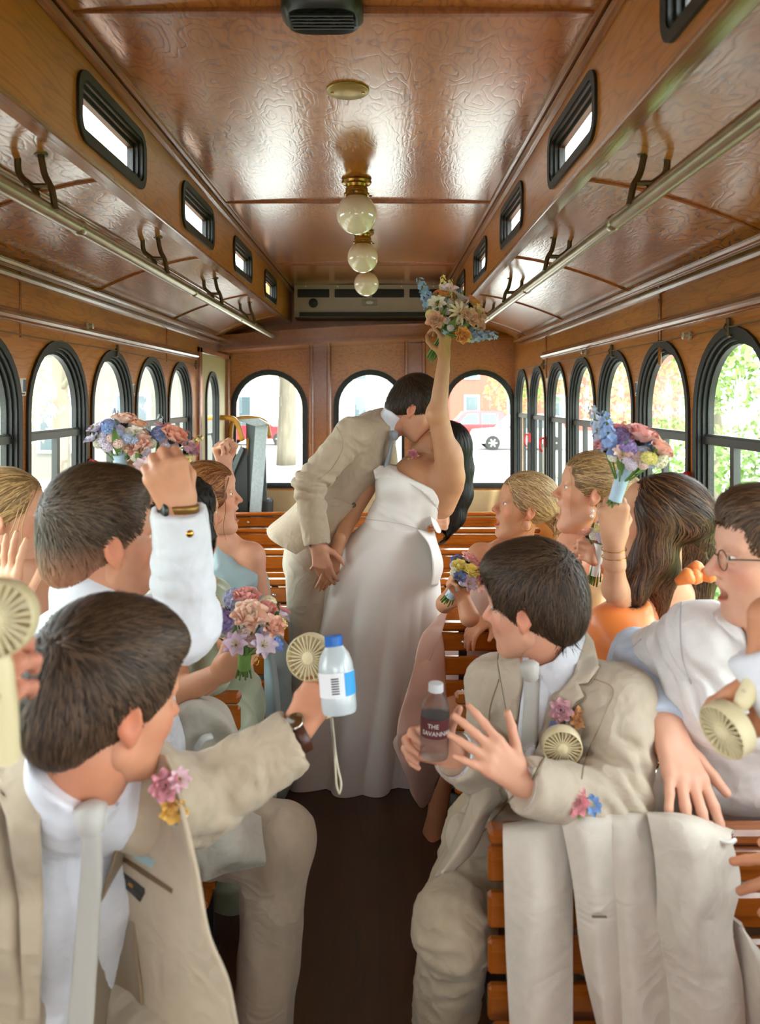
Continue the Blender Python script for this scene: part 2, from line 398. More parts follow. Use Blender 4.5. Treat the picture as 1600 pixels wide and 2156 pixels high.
# rear wall with three arched windows
mb = MB(); RW = [(-.925, .60), (-.10, .57), (.79, .57)]; edges = [XL, -.53, .33, XR]
for i, (c, wd) in enumerate(RW): holed(mb, arch(c, WZT+.005, wd, WZB, .04), (edges[i], edges[i+1], WZB-.06, ZJ), TB, 0, .06)
mb.box((XL, Y1, 0), (XR, Y1+.06, WZB-.06)); mb.box((XL, Y1, ZJ), (XR, Y1+.06, ZCT+.04))
struct(mb.build('wall_back', M_wall), 'plywood rear wall of the trolley with three arched windows')
for i, (c, wd) in enumerate(RW): window(arch(c, WZT+.005, wd, WZB, .04), TB, 1, steps=2, glass=.035, etched=False)
m = MB()
for x in (-.50, .27): m.box((x-.085, Y1-.03, .6), (x+.085, Y1+.001, ZJ), .008); m.box((x-.09, Y1-.045, .6), (x-.06, Y1, ZJ), .006); m.box((x+.05, Y1-.045, .6), (x+.08, Y1, ZJ), .006)
struct(m.build('trim_1', M_trim), 'vertical wooden battens between the rear windows')
m = MB(); m.box((XL, Y1-.02, 0), (XR, Y1+.001, WZB-.03), .004); struct(m.build('baseboard_back', M_cream), 'cream vinyl panel below the rear windows')
# bowed header above the rear windows
m = MB(); t = np.linspace(0, 1, 25); hx = XL+(XR-XL)*t; hy = 5.76+.24*t-.10*np.sin(np.pi*t); hz = CZ+.345+.12*t+.02*np.sin(np.pi*t)
for (z0, z1, yo) in ((0, .022, -.03), (.02, .105, 0), (.1, .12, -.02)):
    G = [[(x, y+yo, z+z0), (x, y+yo, z+z1), (x, Y1, z+z1), (x, Y1, z+z0), (x, y+yo, z+z0)] for x, y, z in zip(hx, hy, hz)]
    m.grid(G)
struct(m.build('trim_2', M_trim, smooth=40), 'bowed wooden header shelf over the rear windows')
# floor, ceilings
m = MB(); m.box((XL-.06, Y0, -.05), (XR+.06, Y1+.06, 0)); struct(m.build('floor', M_floor), 'dark brown trolley floor')
ceil = empty('ceiling'); struct(ceil, 'varnished plywood clerestory ceiling')
yb = [Y0, .05, 1.73, 3.42, 5.02, Y1]
for i in range(5):
    xs = np.linspace(CLX[0]-.02, CLX[1]+.02, 13); zz = ZCT+.012*(1-((xs-XC)/.65)**2)
    G = [[(x, y, z) for y in np.linspace(yb[i]+.003, yb[i+1]-.003, 6)] for x, z in zip(xs, zz)]
    m = MB(); m.grid(G, thick=-.02); m.build('ceiling_panel', M_ceil, ceil, smooth=30)
    if i: m = MB(); m.box((CLX[0], yb[i]-.011, ZCT-.004), (CLX[1], yb[i]+.011, ZCT+.014), .003); m.build('joint_strip', M_trim, ceil)
for sgn, xe, nm in ((-1, CLX[0], 'left'), (1, CLX[1], 'right')):
    # clerestory side with its small windows
    T = (lambda u, z, t, xe=xe, sgn=sgn: (xe+sgn*t, u, z))
    mb = MB(); ys = [.18, 1.14, 2.10, 3.06, 4.03, 5.02]; bd = [Y0]+[(ys[i]+ys[i+1])/2 for i in range(5)]+[Y1]; zc = CZ+.722
    for i, y in enumerate(ys): holed(mb, rrect(y, zc, .5, .152, .045), (bd[i], bd[i+1], ZCB, ZCT+.02), T, 0, .03)
    struct(mb.build('wall_clerestory_'+nm, M_cler), 'plywood clerestory side with small rounded windows')
    for y in ys: window(rrect(y, zc, .5, .152, .045), T, 1, steps=3, dep=.7, lip=.008, glass=.024)
    # lower lip, cove trim along the ceiling edge
    m = MB(); m.box((min(xe, xe+sgn*.05), Y0, ZCB-.012), (max(xe, xe+sgn*.05), Y1, ZCB+.004), .004)
    m.tube([(xe-sgn*.004, Y0, ZCT-.012), (xe-sgn*.004, Y1, ZCT-.012)], .018, 8); m.tube([(xe-sgn*.03, Y0, ZCT+.002), (xe-sgn*.03, Y1, ZCT+.002)], .012, 8)
    struct(m.build('trim_%d' % (3 if sgn < 0 else 4), M_trim, smooth=40), 'wooden cove moulding along the clerestory edge')
    # curved side ceiling in panels
    xw = XL if sgn < 0 else XR
    sc_ = empty('ceiling_side_'+nm); struct(sc_, 'curved plywood side ceiling beside the clerestory')
    yj = [Y0, -.3, .9, 2.1, 3.26, 4.45, 5.6, Y1]
    def prof(t, xe=xe, xw=xw): return xe+(xw-xe)*t, ZCB+(ZJ-ZCB)*(t**1.6)
    for i in range(7):
        G = [[(prof(t)[0], y, prof(t)[1]) for y in np.linspace(yj[i]+.002, yj[i+1]-.002, 4)] for t in np.linspace(0, 1, 12)]
        m = MB(); m.grid(G, thick=-.015*sgn); m.build('side_panel', M_ceil, sc_, smooth=30)
        if i:
            m = MB(); m.tube([(prof(t)[0], yj[i], prof(t)[1]-.001) for t in np.linspace(0, 1, 10)], .006, 6); m.build('joint_strip', M_trim, sc_, smooth=40)
    m = MB()
    for (t, r) in ((.42, .010), (.40, .006)):
        x, z = prof(t); m.tube([(x, Y0, z-.004), (x, 5.0, z-.004)], r, 8)
    for (dx, dz, r) in ((.02, -.005, .014), (.055, -.012, .011), (.004, -.035, .014)):
        m.tube([(xw-sgn*dx, Y0, ZJ+dz), (xw-sgn*dx, 5.9, ZJ+dz)], r, 8)
    m.tube([(xw-sgn*.008, Y0, CZ+.275), (xw-sgn*.008, 5.1, CZ+.275)], .013, 8)
    m.box((min(xw, xw-sgn*.012), Y0, CZ+.255), (max(xw, xw-sgn*.012), 5.1, CZ+.30), .004)
    if sgn > 0:
        for y in (5.0, 3.0-.05, .55): m.box((xw-.008, y-.01, WZT-.08), (xw+.001, y+.01, ZJ), .003)
    else:
        for y in (2.6+.02, 4.4): m.box((xw-.001, y-.004, WZT), (xw+.004, y+.004, ZJ), .001)
    struct(m.build('trim_%d' % (5 if sgn < 0 else 6), M_trim, smooth=40), 'round wooden mouldings along the side wall')
    # signal cord with its eyelets
    cr = empty('pull_cord', (xw-sgn*.012, 2.5, CZ+.215)); tag(cr, 'thin stop cord strung along the %s wall above the windows' % nm, 'cord', 'stop cords')
    m = MB(); m.tube([(0, y-2.5, -.002*math.sin(y*5)) for y in np.linspace(Y0, 5.1 if sgn < 0 else 6.1, 40)], .0022, 6); m.build('cord', mat('cord', '6d5a44', .5), cr)
    for y in (1.0, 2.35, 3.55, 5.05):
        m = MB(); m.box((-.004, y-2.5-.008, -.03), (.008, y-2.5+.008, .03), .003); m.tube([(-.006, y-2.5, -.012), (-.012, y-2.5, 0), (-.006, y-2.5, .012)], .003, 6); m.build('eyelet', M_bracket, cr)
    # coat buttons on the wall
    # grab rail with brackets
    xr = -.82 if sgn < 0 else .625; zr = CZ+(.458 if sgn < 0 else .47)
    rail = empty('grab_rail', (xr, 2, zr)); tag(rail, 'long steel grab rail hung under the %s side ceiling' % nm, 'rail', 'ceiling grab rails')
    m = MB(); m.tube([(0, Y0-2, 0), (0, 3.75, 0)], .0195, 16); m.build('tube', M_steel, rail, smooth=40)
    for y in (.15, 2.05, 3.3, 4.4):
        m = MB(); m.tube([(0, y-2-.02, 0), (0, y-2-.012, 0), (0, y-2+.012, 0), (0, y-2+.02, 0)], [.0195, .0225, .0225, .0195], 16); m.build('coupling', M_steel, rail, smooth=40)
    for y in (-.08, .89, 1.86, 2.83, 3.8, 4.77):
        m = MB(); zt = ZCB-zr-.008
        for e in (-.028, .028):
            ox = sgn*.045+e
            m.tube(spline([(ox, y-2, zt), (ox-sgn*.008+e*.1, y-2, zt*.62), (ox*.45-sgn*.01+e*.3, y-2, zt*.36), (e*.7, y-2+0, .0)], 5), [.0085]*15+[.010], 8)
            m.lathe([(.017, 0), (.019, .006), (.012, .012)], 10, o=(ox, y-2, zt-.006))
        m.tube([(sgn*.045*.55-.03, y-2, zt*.42), (sgn*.045*.55+.03, y-2, zt*.42)], .0075, 8)
        m.build('bracket', M_bracket, rail, smooth=40)
# door in the left rear corner
dr = empty('door_1'); struct(dr, 'cream rear side door with a narrow arched window')
mb = MB(); holed(mb, arch(5.62, WZT-.03, .40, WZB), (5.2, 6.1, WZB-.06, CZ+.30), TL, .01, .05); mb.box((XL-.05, 5.2, .02), (XL-.01, 6.1, WZB-.06)); mb.build('door_leaf', M_door, dr)
wd_ = window(arch(5.62, WZT-.03, .40, WZB), (lambda u, z, t: TL(u, z, t+.01)), 1, steps=2, glass=.035); wd_.parent = dr
m = MB()
for (a, b) in ((5.14, 5.2), (6.1, 6.16)): m.box((XL-.06, a, 0), (XL+.02, b, CZ+.34), .006)
m.box((XL-.06, 5.14, CZ+.30), (XL+.02, 6.16, CZ+.34), .006); m.box((XL-.06, 5.14, CZ+.34), (XL, 6.2, ZJ+.02)); m.box((XL-.06, 6.16, 0), (XL, 6.2, CZ+.34)); m.build('door_frame', M_trim, dr)
# front end behind the camera: dash wall with a wide windscreen and open doorway
mb = MB(); holed(mb, rrect(XC, 1.62, 1.7, .55, .1), (XL-.06, XR+.06, .6, ZJ+.02), (lambda u, z, t: (u, Y0-t, z)), 0, .06); mb.box((XL-.06, Y0-.06, 0), (XR+.06, Y0, .6))
mb.box((XL-.06, Y0-.06, ZJ+.02), (XR+.06, Y0, ZCT+.05)); struct(mb.build('wall_front', M_wall), 'front end wall with the windscreen')
# roof shell so that no sky leaks in
m = MB(); m.box((CLX[0]-.04, Y0, ZCT+.035), (CLX[1]+.04, Y1+.1, ZCT+.06)); struct(m.build('roof', M_white), 'roof of the trolley')
# ================================================================ ceiling fittings, rear equipment, outside
for i, y in enumerate((3.1, 4.06, 5.0)):
    g = empty('globe_lamp', (XC-.02, y, ZCT+.012)); tag(g, ('nearest and largest', 'middle', 'rearmost and smallest')[i]+' of the three opal globe lamps on the ceiling', 'lamp', 'globe ceiling lamps')
    m = MB(); m.lathe([(.058, 0), (.062, -.008), (.058, -.016), (.046, -.02), (.042, -.03), (.046, -.036), (.046, -.05), (.052, -.056), (.052, -.064), (.044, -.07)], 24)
    m.build('brass_fitter', M_brass, g, smooth=40)
    for k in range(3):
        a = k*2.1+.3; m = MB(); m.tube([(.048*math.cos(a), .048*math.sin(a), -.06), (.064*math.cos(a), .064*math.sin(a), -.06)], .0035, 8); m.build('thumbscrew', M_black, g)
    m = MB(); m.lathe([(.04, -.062)]+[(.082*math.sin(t), -.14+.082*math.cos(t)) for t in np.linspace(.52, math.pi-.02, 18)], 32); m.build('opal_globe', M_glob, g, smooth=True)
g = empty('ceiling_plate', (XC-.015, 2.19, ZCT+.011)); tag(g, 'round brass cover plate on the plywood ceiling', 'cover plate')
m = MB(); m.lathe([(.062, 0), (.062, -.003), (.058, -.006), (.01, -.007)], 32); m.build('plate', mat('dull_brass', 'a08a4c', .35, metal=.7), g, smooth=40)
for sx in (-1, 1): m = MB(); m.lathe([(.005, -.006), (.004, -.009)], 8, o=(sx*.045, 0, 0)); m.build('screw', M_brass, g)
g = empty('ceiling_speaker', (XC-.05, 1.72, ZCT+.010)); tag(g, 'black oval loudspeaker housing on the ceiling at the top of the picture', 'speaker')
m = MB(); a = np.linspace(0, 2*np.pi, 40, endpoint=False)
def sq(rx, ry, z): return np.stack([rx*np.sign(np.cos(a))*np.abs(np.cos(a))**.6, ry*np.sign(np.sin(a))*np.abs(np.sin(a))**.6, np.full(40, z)], 1)
m.grid(np.stack([sq(.092, .075, 0), sq(.092, .075, -.02), sq(.08, .062, -.034), sq(.074, .056, -.03), sq(.06, .045, -.022), sq(.01, .01, -.02)]).transpose(1, 0, 2), closeu=True); m.build('housing', M_black, g, smooth=50)
for sx in (-1, 0, 1):
    m = MB(); r = .02 if sx else .03; m.lathe([(r, -.02), (r, -.034), (r*.7, -.032), (r*.3, -.026), (r*.05, -.03)], 20, o=(sx*.052, 0, 0)); m.build('cone', M_rubber, g, smooth=40)
for k in range(5): m = MB(); m.box((-.07, -.03+k*.015-.002, -.036), (.07, -.03+k*.015+.002, -.031)); m.build('louvre', M_black, g)
# air conditioner on the rear bulkhead
ac = empty('air_conditioner', (XC-.015, 5.95, CZ+.62)); tag(ac, 'grey-bronze air conditioning unit on the rear bulkhead', 'air conditioner')
M_ac = mat('bronze_plastic', 'a89a88', .5, var=.05); M_acd = mat('dark_grille', '14110e', .6)
m = MB(); m.prism([(.24, 0), (.05, 0), (.02, .01), (.005, .04), (-.01, .06), (0, .09), (0, .26), (.24, .26)], 0, -.59, .59); m.build('housing', M_ac, ac, smooth=30)
for k in range(4):
    x = -.44+k*.292; gr = MB(); gr.box((x-.125, -.006, .16), (x+.125, .004, .225), .004); v = gr.build('vent', M_acd, ac)
    for j in range(5): s_ = MB(); s_.box((x-.12, -.009, .168+j*.012), (x+.12, -.004, .171+j*.012)); s_.build('louvre', M_acd, v)
m = MB(); m.lathe([(.036, 0), (.036, .012), (.028, .016)], 20, o=(-.44, 0, .115), R=lookR((0, -1, 0))); m.build('knob', M_acd, ac, smooth=40)
m = MB(); m.box((-.06, -.006, .095), (.06, .002, .145), .003); pl = m.build('badge_plate', mat('badge', '8a8172', .4), ac)
m = MB(); m.lathe([(.028, 0), (.028, .004), (.02, .006)], 20, o=(0, -.005, .12), R=np.array([[1,0,0],[0,0,-1],[0,.5,0]])); m.build('oval_emblem', mat('emblem', 'b9b2a2', .3, metal=.5), pl)
m = MB(); m.box((-.55, -.008, .012), (.55, 0, .045), .003); m.build('outlet_slot', M_acd, ac)
for k in range(5): m = MB(); m.lathe([(.006, 0), (.004, .004)], 8, o=(-.5+k*.25, 0, .245), R=lookR((0, -1, 0))); m.build('screw', M_white, ac)
# small things on the walls
M_stick = mat('sticker_white', 'd8dad6', .4); M_stickb = mat('sticker_blue', '3c5a78', .4)
for (x, y, sd, t) in ((XL+.001, 2.64, 1, 'left wall, beside the second arched window'), (XL+.001, 3.81, 1, 'left wall, farther back'), (XR-.001, 3.22, -1, 'right wall, above the raised bouquet'), (XR-.001, 4.97, -1, 'right wall, farthest back')):
    s_ = empty('notice_sticker', (x, y, CZ+.035)); tag(s_, 'small white and blue notice sticker on the '+t, 'sticker', 'wall stickers')
    m = MB(); m.box((-.001, -.022, -.03), (.001, .022, .03)); m.build('backing', M_stick, s_)
    m = MB(); m.box((-.002, .001, -.016), (.002, .02, .026)); m.build('blue_panel', M_stickb, s_)
    m = MB(); m.box((-.002, -.019, -.026), (.002, .012, -.021)); m.build('print_line', M_rubber, s_)
M_red = mat('red_lever', 'a3121a', .35)
i = 0
for (x, sg, ys_) in ((XL, 1, (3.215, 4.39+.58)), (XR, -1, (4.99, 2.66, 5.52))):
    for y in ys_:
        h = empty('release_lever', (x+sg*.012, y, CZ-.30)); i += 1
        tag(h, 'red emergency release lever, the %s one on the %s wall' % ({3.215: 'nearer', 4.97: 'farther', 2.66: 'nearest', 4.99: 'middle', 5.52: 'farthest'}[round(y, 3)], ('left', 'right')[sg < 0]), 'lever', 'red window release levers')
        m = MB(); m.box((-.01, -.012, -.03), (.008, .012, .04), .004); m.build('mount', M_red, h)
        m = MB(); m.tube(spline([(.01*sg, 0, .03), (.03*sg, 0, .02), (.034*sg, -.004, -.03), (.02*sg, -.006, -.06)], 4), .007, 8); m.build('handle', M_red, h, smooth=40)
for (x, sg, y, zz) in ((XL, 1, 1.75, .335), (XL, 1, 3.2, .30), (XR, -1, 2.65, .215), (XR, -1, 4.0, .24)):
    h = empty('coat_button', (x+sg*.006, y, CZ+zz)); tag(h, 'small clear coat button on the %s wall, %s' % (('left', 'right')[sg < 0], 'nearer one' if y < 3 else 'farther one'), 'button', 'wall buttons')
    m = MB(); m.lathe([(.016, 0), (.016, .006), (.01, .01), (.008, .02), (.014, .026), (.006, .03)], 12, R=lookR((sg, 0, 0))); m.build('knob', mat('clear_plastic', 'a89a84', .15), h, smooth=40)
# EXIT lettering on the second left window
def text_mesh(txt, size, depth=.0005, name='text'):
    cu = bpy.data.curves.new(name, 'FONT'); cu.body = txt; cu.size = size; cu.extrude = depth; cu.align_x = 'CENTER'; cu.align_y = 'CENTER'; cu.resolution_u = 3
    o = bpy.data.objects.new(name, cu); COL.objects.link(o); dg = bpy.context.evaluated_depsgraph_get()
    me = bpy.data.meshes.new_from_object(o.evaluated_get(dg)); bpy.data.objects.remove(o); return me
xt = empty('exit_decal', (XL-.042, 3.02, CZ-.345)); tag(xt, 'red EXIT lettering on the lower pane of a left window', 'decal')
me = text_mesh('EXIT', .035); me.materials.append(mat('red_print', 'c02028', .5)); o = obj('lettering', me, xt); o.rotation_euler = (math.pi/2, 0, math.pi/2)
m = MB(); m.box((-.001, -.04, -.032), (.001, .03, -.029)); m.build('underline', MATS['red_print'], xt)
# folded wheelchair lift at the left rear
M_yel = mat('ochre_tube', 'b07a1c', .35); M_lift = mat('lift_grey_steel', '5b6262', .5, metal=.3, var=.1); M_tread = mat('lift_tread', 'a9b3b3', .6, var=.15, vscale=60, bump=.4, bscale=200); M_dk = mat('lift_dark', '2b2f2e', .6)
lift = empty('wheelchair_lift', (-.98, 5.95, 0)); tag(lift, 'folded grey wheelchair lift with yellow hand rails at the left rear', 'wheelchair lift')
def LP_(px, py, d): return P(px, py, 5.9+(d-5.0)*.4)-np.array([-.98, 5.95, 0])
m = MB(); m.tube(spline([LP_(424, 1010, 5.0), LP_(418, 930, 5.0), LP_(420, 893, 5.0), LP_(432, 881, 5.0), LP_(480, 880, 5.05), LP_(498, 889, 5.1), LP_(511, 928, 5.15)], 6), .020, 10); m.build('hand_rail', M_yel, lift, smooth=True)
m = MB(); m.tube(spline([LP_(484, 1010, 5.5), LP_(487, 900, 5.5), LP_(500, 882, 5.5), LP_(535, 880, 5.5), LP_(560, 890, 5.5), LP_(568, 922, 5.5)], 6), .018, 10); m.build('hand_rail', M_yel, lift, smooth=True)
def slab(nm, q, th, mt):
    m = MB(); A = np.array(q); v = np.concatenate([A, A+np.array([0, th, 0])]); m.add(v, [(0,1,2,3),(7,6,5,4),(0,4,5,1),(1,5,6,2),(2,6,7,3),(3,7,4,0)]); m.build(nm, mt, lift)
slab('side_plate', [LP_(506, 940, 5.2), LP_(520, 945, 5.2), LP_(521, 1075, 5.2), LP_(480, 1075, 5.2)], .05, M_dk)
slab('side_arm', [LP_(484, 985, 5.12), LP_(507, 938, 5.12), LP_(512, 948, 5.12), LP_(485, 1012, 5.12)], .02, M_lift)
slab('platform', [LP_(518, 890, 5.3), LP_(545, 888, 5.3), LP_(534, 1075, 5.25), LP_(517, 1075, 5.25)], .03, M_lift)
slab('tread_plate', [LP_(538, 893, 5.22), LP_(563, 897, 5.22), LP_(549, 1080, 5.16), LP_(525, 1080, 5.16)], .025, M_tread)
slab('outer_flap', [LP_(559, 920, 5.3), LP_(560, 985, 5.3), LP_(562, 1075, 5.26), LP_(545, 1075, 5.26)], .02, M_lift)
slab('top_cap', [LP_(497, 884, 5.2), LP_(545, 881, 5.2), LP_(566, 893, 5.15), LP_(535, 897, 5.12)], .06, M_tread)
slab('yellow_bar', [LP_(520, 922, 5.24), LP_(524, 922, 5.24), LP_(521, 960, 5.24), LP_(517, 960, 5.24)], .015, M_yel)
m = MB(); m.box((-.02, -.02, -.02), (.02, .02, .02), .006, o=LP_(426, 915, 4.98)); m.tube([LP_(420, 916, 4.98), LP_(446, 913, 4.95), LP_(450, 930, 4.95)], .012, 8); m.build('clamp', M_black, lift)
m = MB(); m.box((-.2, .05, 0), (.1, .2, .85), .02); m.build('base_cabinet', M_dk, lift)
# ---------------------------------------------------------------- street outside
M_road = mat('sunlit_road', '9a9a96', .8, var=.12, vscale=.6); M_grass = mat('verge_grass', '5c7a34', .9, var=.35, vscale=6, bump=.5, bscale=40)
GZ = -.85
m = MB(); m.box((-80, -40, GZ-.2), (80, 120, GZ)); struct(m.build('street_ground', M_road), 'sunlit pale street outside the trolley')
for (a, b, nm) in (((-16, -30), (-5.5, 11), 'grass on the left verge outside'), ((3.2, -30), (20, 16), 'grass under the trees on the right')):
    m = MB(); G = [[(x, y, GZ+.02+.02*math.sin(x*1.3)*math.cos(y)) for y in np.linspace(a[1], b[1], 30)] for x in np.linspace(a[0], b[0], 20)]; m.grid(G, thick=-.05); tag(m.build('verge_grass', M_grass, smooth=True), nm, 'grass', kind='stuff')
def blob_leaves(mb, c, r, n, size):
    d = RNG.normal(size=(n, 3)); d /= np.linalg.norm(d, axis=1)[:, None]; p = c+d*np.array(r)*(RNG.random((n, 1))**.4)
    A = RNG.normal(size=(n, 3)); A /= np.linalg.norm(A, axis=1)[:, None]; B = np.cross(A, RNG.normal(size=(n, 3))); B /= np.linalg.norm(B, axis=1)[:, None]; s_ = size*(.6+.8*RNG.random((n, 1)))
    mb.add(np.stack([p-A*s_, p+B*s_*.5, p+A*s_, p-B*s_*.5], 1).reshape(-1, 3), [(4*i, 4*i+1, 4*i+2, 4*i+3) for i in range(n)])
M_leaf = [mat('leaf_green_%d' % i, c, .6, var=.3, vscale=2) for i, c in enumerate(('7d9652', '98ab70', '6f8a55', 'a8b08c'))]
M_bark = mat('tree_bark', '6d6456', .9, var=.3, vscale=6, bump=.6, bscale=12, stretch=(1, 1, .2))
def tree(x, y, h, r, lm, label, nb=9, nl=420, trunk=.18, low=.35):
    t = empty('street_tree', (x, y, GZ)); tag(t, label, 'tree', 'street trees outside')
    m = MB(); m.tube(spline([(0,0,-.1), (.05,.02,h*.3), (-.04,.05,h*.6), (.03,0,h*.85)], 5), np.linspace(trunk*1.2, trunk*.35, 16), 10); m.build('trunk', M_bark, t, smooth=True)
    for k in range(4):
        a = k*1.6+x; m = MB(); m.tube(spline([(0,0,h*(.4+.08*k)), (math.cos(a)*r*.4, math.sin(a)*r*.4, h*(.55+.08*k)), (math.cos(a)*r*.8, math.sin(a)*r*.8, h*(.62+.09*k))], 4), np.linspace(trunk*.4, .02, 9), 6); m.build('branch', M_bark, t, smooth=True)
    m = MB()
    for k in range(nb):
        a = RNG.random()*6.28; q = RNG.random()**.5; c = np.array([math.cos(a)*r*q, math.sin(a)*r*q, h*(low+(1-low)*RNG.random())])
        blob_leaves(m, c, (r*.45, r*.45, r*.38), nl*2, .065)
    tag(m.build('foliage', M_leaf[lm], t, fix=False), kind='stuff')
tree(6.1, 11.2, 6.0, 2.0, 0, 'leafy green tree outside the nearest right windows', 14, 520, low=.22)
tree(7.6, 17.5, 7.5, 3.0, 1, 'pale green tree farther along the right side', 12, 500, low=.2)
tree(10.2, 9.0, 6.0, 2.0, 2, 'dark green tree outside the right edge of the picture', 10, 450, low=.2)
tree(5.0, 23.0, 6.5, 2.2, 0, 'green tree far behind the right windows', 8, 350, low=.3)
tree(-6.6, 15.5, 6.5, 2.3, 3, 'pale grey-green tree outside the left windows', 10, 420, low=.25)
tree(-3.55, 28.0, 11, 3.2, 1, 'street tree with a grey trunk seen through the left rear window', 10, 420, trunk=.32, low=.5)
def shrub(x, y, r, lm, label):
    t = empty('shrub', (x, y, GZ)); tag(t, label, 'shrub', 'shrubs on the right verge'); m = MB()
    for k in range(5): blob_leaves(m, np.array([RNG.normal()*r*.5, RNG.normal()*r*.5, r*(.4+.5*RNG.random())]), (r*.5, r*.5, r*.4), 300, .05)
    tag(m.build('foliage', M_leaf[lm], t, fix=False), kind='stuff')
    m = MB(); m.tube([(0,0,0), (.02,0,r*.8)], .03, 6); m.build('stem', M_bark, t)
shrub(4.4, 10.2, .9, 0, 'round green shrub nearest the right windows'); shrub(4.9, 13.6, 1.1, 1, 'pale shrub behind the round green one'); shrub(3.9, 8.2, .7, 2, 'dark shrub low outside the nearest right window')
M_tyre = mat('tyre', '22211f', .8); M_hub = mat('wheel_rim', '9c9c9c', .35, metal=.6); M_cg = mat('car_glass', '39464a', .1, coat=.5)
def car(nm, x, y, paint, label, tall=1.62, L=4.5, flip=1, boxy=False):
    c = empty(nm, (x, y, GZ)); tag(c, label, 'car', 'parked cars behind the trolley')
    h = tall; W = .9; s_ = flip
    lo = [(-L/2, .35), (-L/2+.02, .75), (-L/2+.12, .92), (-L*.26, 1.0), (L*.30, 1.02), (L/2-.05, .95), (L/2, .6), (L/2-.04, .32)]
    hi = [(-L*.24, 1.0), (-L*.10, h-.04), (-L*.02, h), (L*.30, h), (L*.36, h-.06), (L*.43, 1.0)] if boxy else [(-L*.24, .98), (-L*.08, h-.05), (0, h), (L*.2, h-.02), (L*.40, 1.0)]
    m = MB(); m.prism([(s_*a, b) for a, b in lo], 1, -W, W); m.build('body', paint, c, smooth=30)
    m = MB(); A = np.array(hi); n = len(A)
    V = [(s_*a, e*(W-.02-.16*(b-1)/(h-1)), b) for e in (-1, 1) for a, b in hi]
    m.add(V, [(i, (i+1) % n, n+(i+1) % n, n+i) for i in range(n)]+[tuple(range(n)), tuple(range(2*n-1, n-1, -1))]); m.build('cabin', paint, c, smooth=30)
    for (a0, a1, t0, t1) in ((-.17, .07, -.055, .07), (.10, .30, .10, .27)):
        m = MB(); m.add([(s_*L*a0, -W-.003+.01, 1.04), (s_*L*a1, -W-.003+.01, 1.04), (s_*L*t1, -W+.115, h-.12), (s_*L*t0, -W+.115, h-.12)], [(0,1,2,3)]); m.build('side_window', M_cg, c)
    for ax in (-.31, .30):
        for e in (-1, 1):
            m = MB(); m.lathe([(.2, -.11), (.34, -.11), (.36, -.08), (.36, .08), (.34, .11), (.2, .11)], 24, o=(s_*L*ax, e*(W-.08), .36), R=lookR((0, 1, 0))); wh = m.build('wheel', M_tyre, c, smooth=40)
            m = MB()
            for k in range(6): an = k*math.pi/3; m.box((.02, -.03, -.012), (.2, .03, .012), R=np.array([[math.cos(an), 0, math.sin(an)], [0, 0, 1], [-math.sin(an), 0, math.cos(an)]]).T if 0 else np.array([[math.cos(an), -math.sin(an), 0], [0, 0, 1], [math.sin(an), math.cos(an), 0]]), o=(s_*L*ax, e*(W+.035), .36))
            m.lathe([(.2, 0), (.2, .02), (.17, .02), (.17, 0)], 20, o=(s_*L*ax, e*(W+.02), .36), R=lookR((0, 1, 0))); m.build('rim', M_hub, wh)
    m = MB(); m.box((-.04, -W-.01, .72), (.12, -W+.01, .76), .004, o=(s_*L*.0, 0, 0)); m.build('door_handle', M_hub, c)
    m = MB(); m.box((-.06, -.3, -.06), (.02, .3, .06), .01, o=(-s_*(L/2-.04), -.45, .78)); m.build('head_lamp', M_white, c)
    return c
car('red_suv', 4.9, 42, mat('red_paint', 'c0282a', .25, coat=.6), 'red car parked behind the trolley, in the right rear window', 1.75, 4.6, 1, True)
car('white_suv', 6.6, 36.5, mat('white_car_paint', 'dfe2e2', .25, coat=.6), 'white car in front of the red one in the right rear window', 1.68, 4.6, 1, True)
car('red_hatchback', -6.6, 40, mat('crimson_paint', 'b5202c', .25, coat=.6), 'dark red car behind the tree in the left rear window', 1.5, 4.2, -1)
def house(x0, x1, y, h, wall, label, rows, cols, mw):
    b = empty('street_building', ((x0+x1)/2, y, GZ)); tag(b, label, 'building', 'buildings across the street'); w_ = (x1-x0)/2
    m = MB(); m.box((-w_, 0, 0), (w_, 6, h)); m.build('wall', wall, b)
    m = MB(); m.box((-w_-.2, -.2, h), (w_+.2, 6.2, h+.3)); m.build('cornice', M_white, b)
    for r in range(rows):
        for c in range(cols):
            x = -w_+(c+.5)*2*w_/cols; z = .9+r*3.0
            m = MB(); m.box((x-.55, -.06, z-.08), (x+.55, .0, z+1.75)); f = m.build('window', M_white, b); m = MB(); m.box((x-.45, -.08, z), (x+.45, -.05, z+1.65)); m.build('pane', M_cg, f)
house(-24, -6, 58, 9, mat('pale_stucco', '8d8678', .8), 'pale stucco building far behind the left rear window', 3, 6, 0)
house(-5.5, 4.5, 60, 8.5, mat('grey_stucco', '7d7e78', .8), 'grey building straight behind the trolley', 3, 4, 0)
house(5, 24, 56, 9, mat('salmon_brick', 'a4493a', .8, var=.1), 'salmon coloured building behind the red car', 3, 6, 0)
house(-18, -6.4, 23, 8, mat('dark_stucco', '66645c', .8), 'dark grey house beyond the left windows', 2, 5, 0)  # wall in one even dark grey stucco
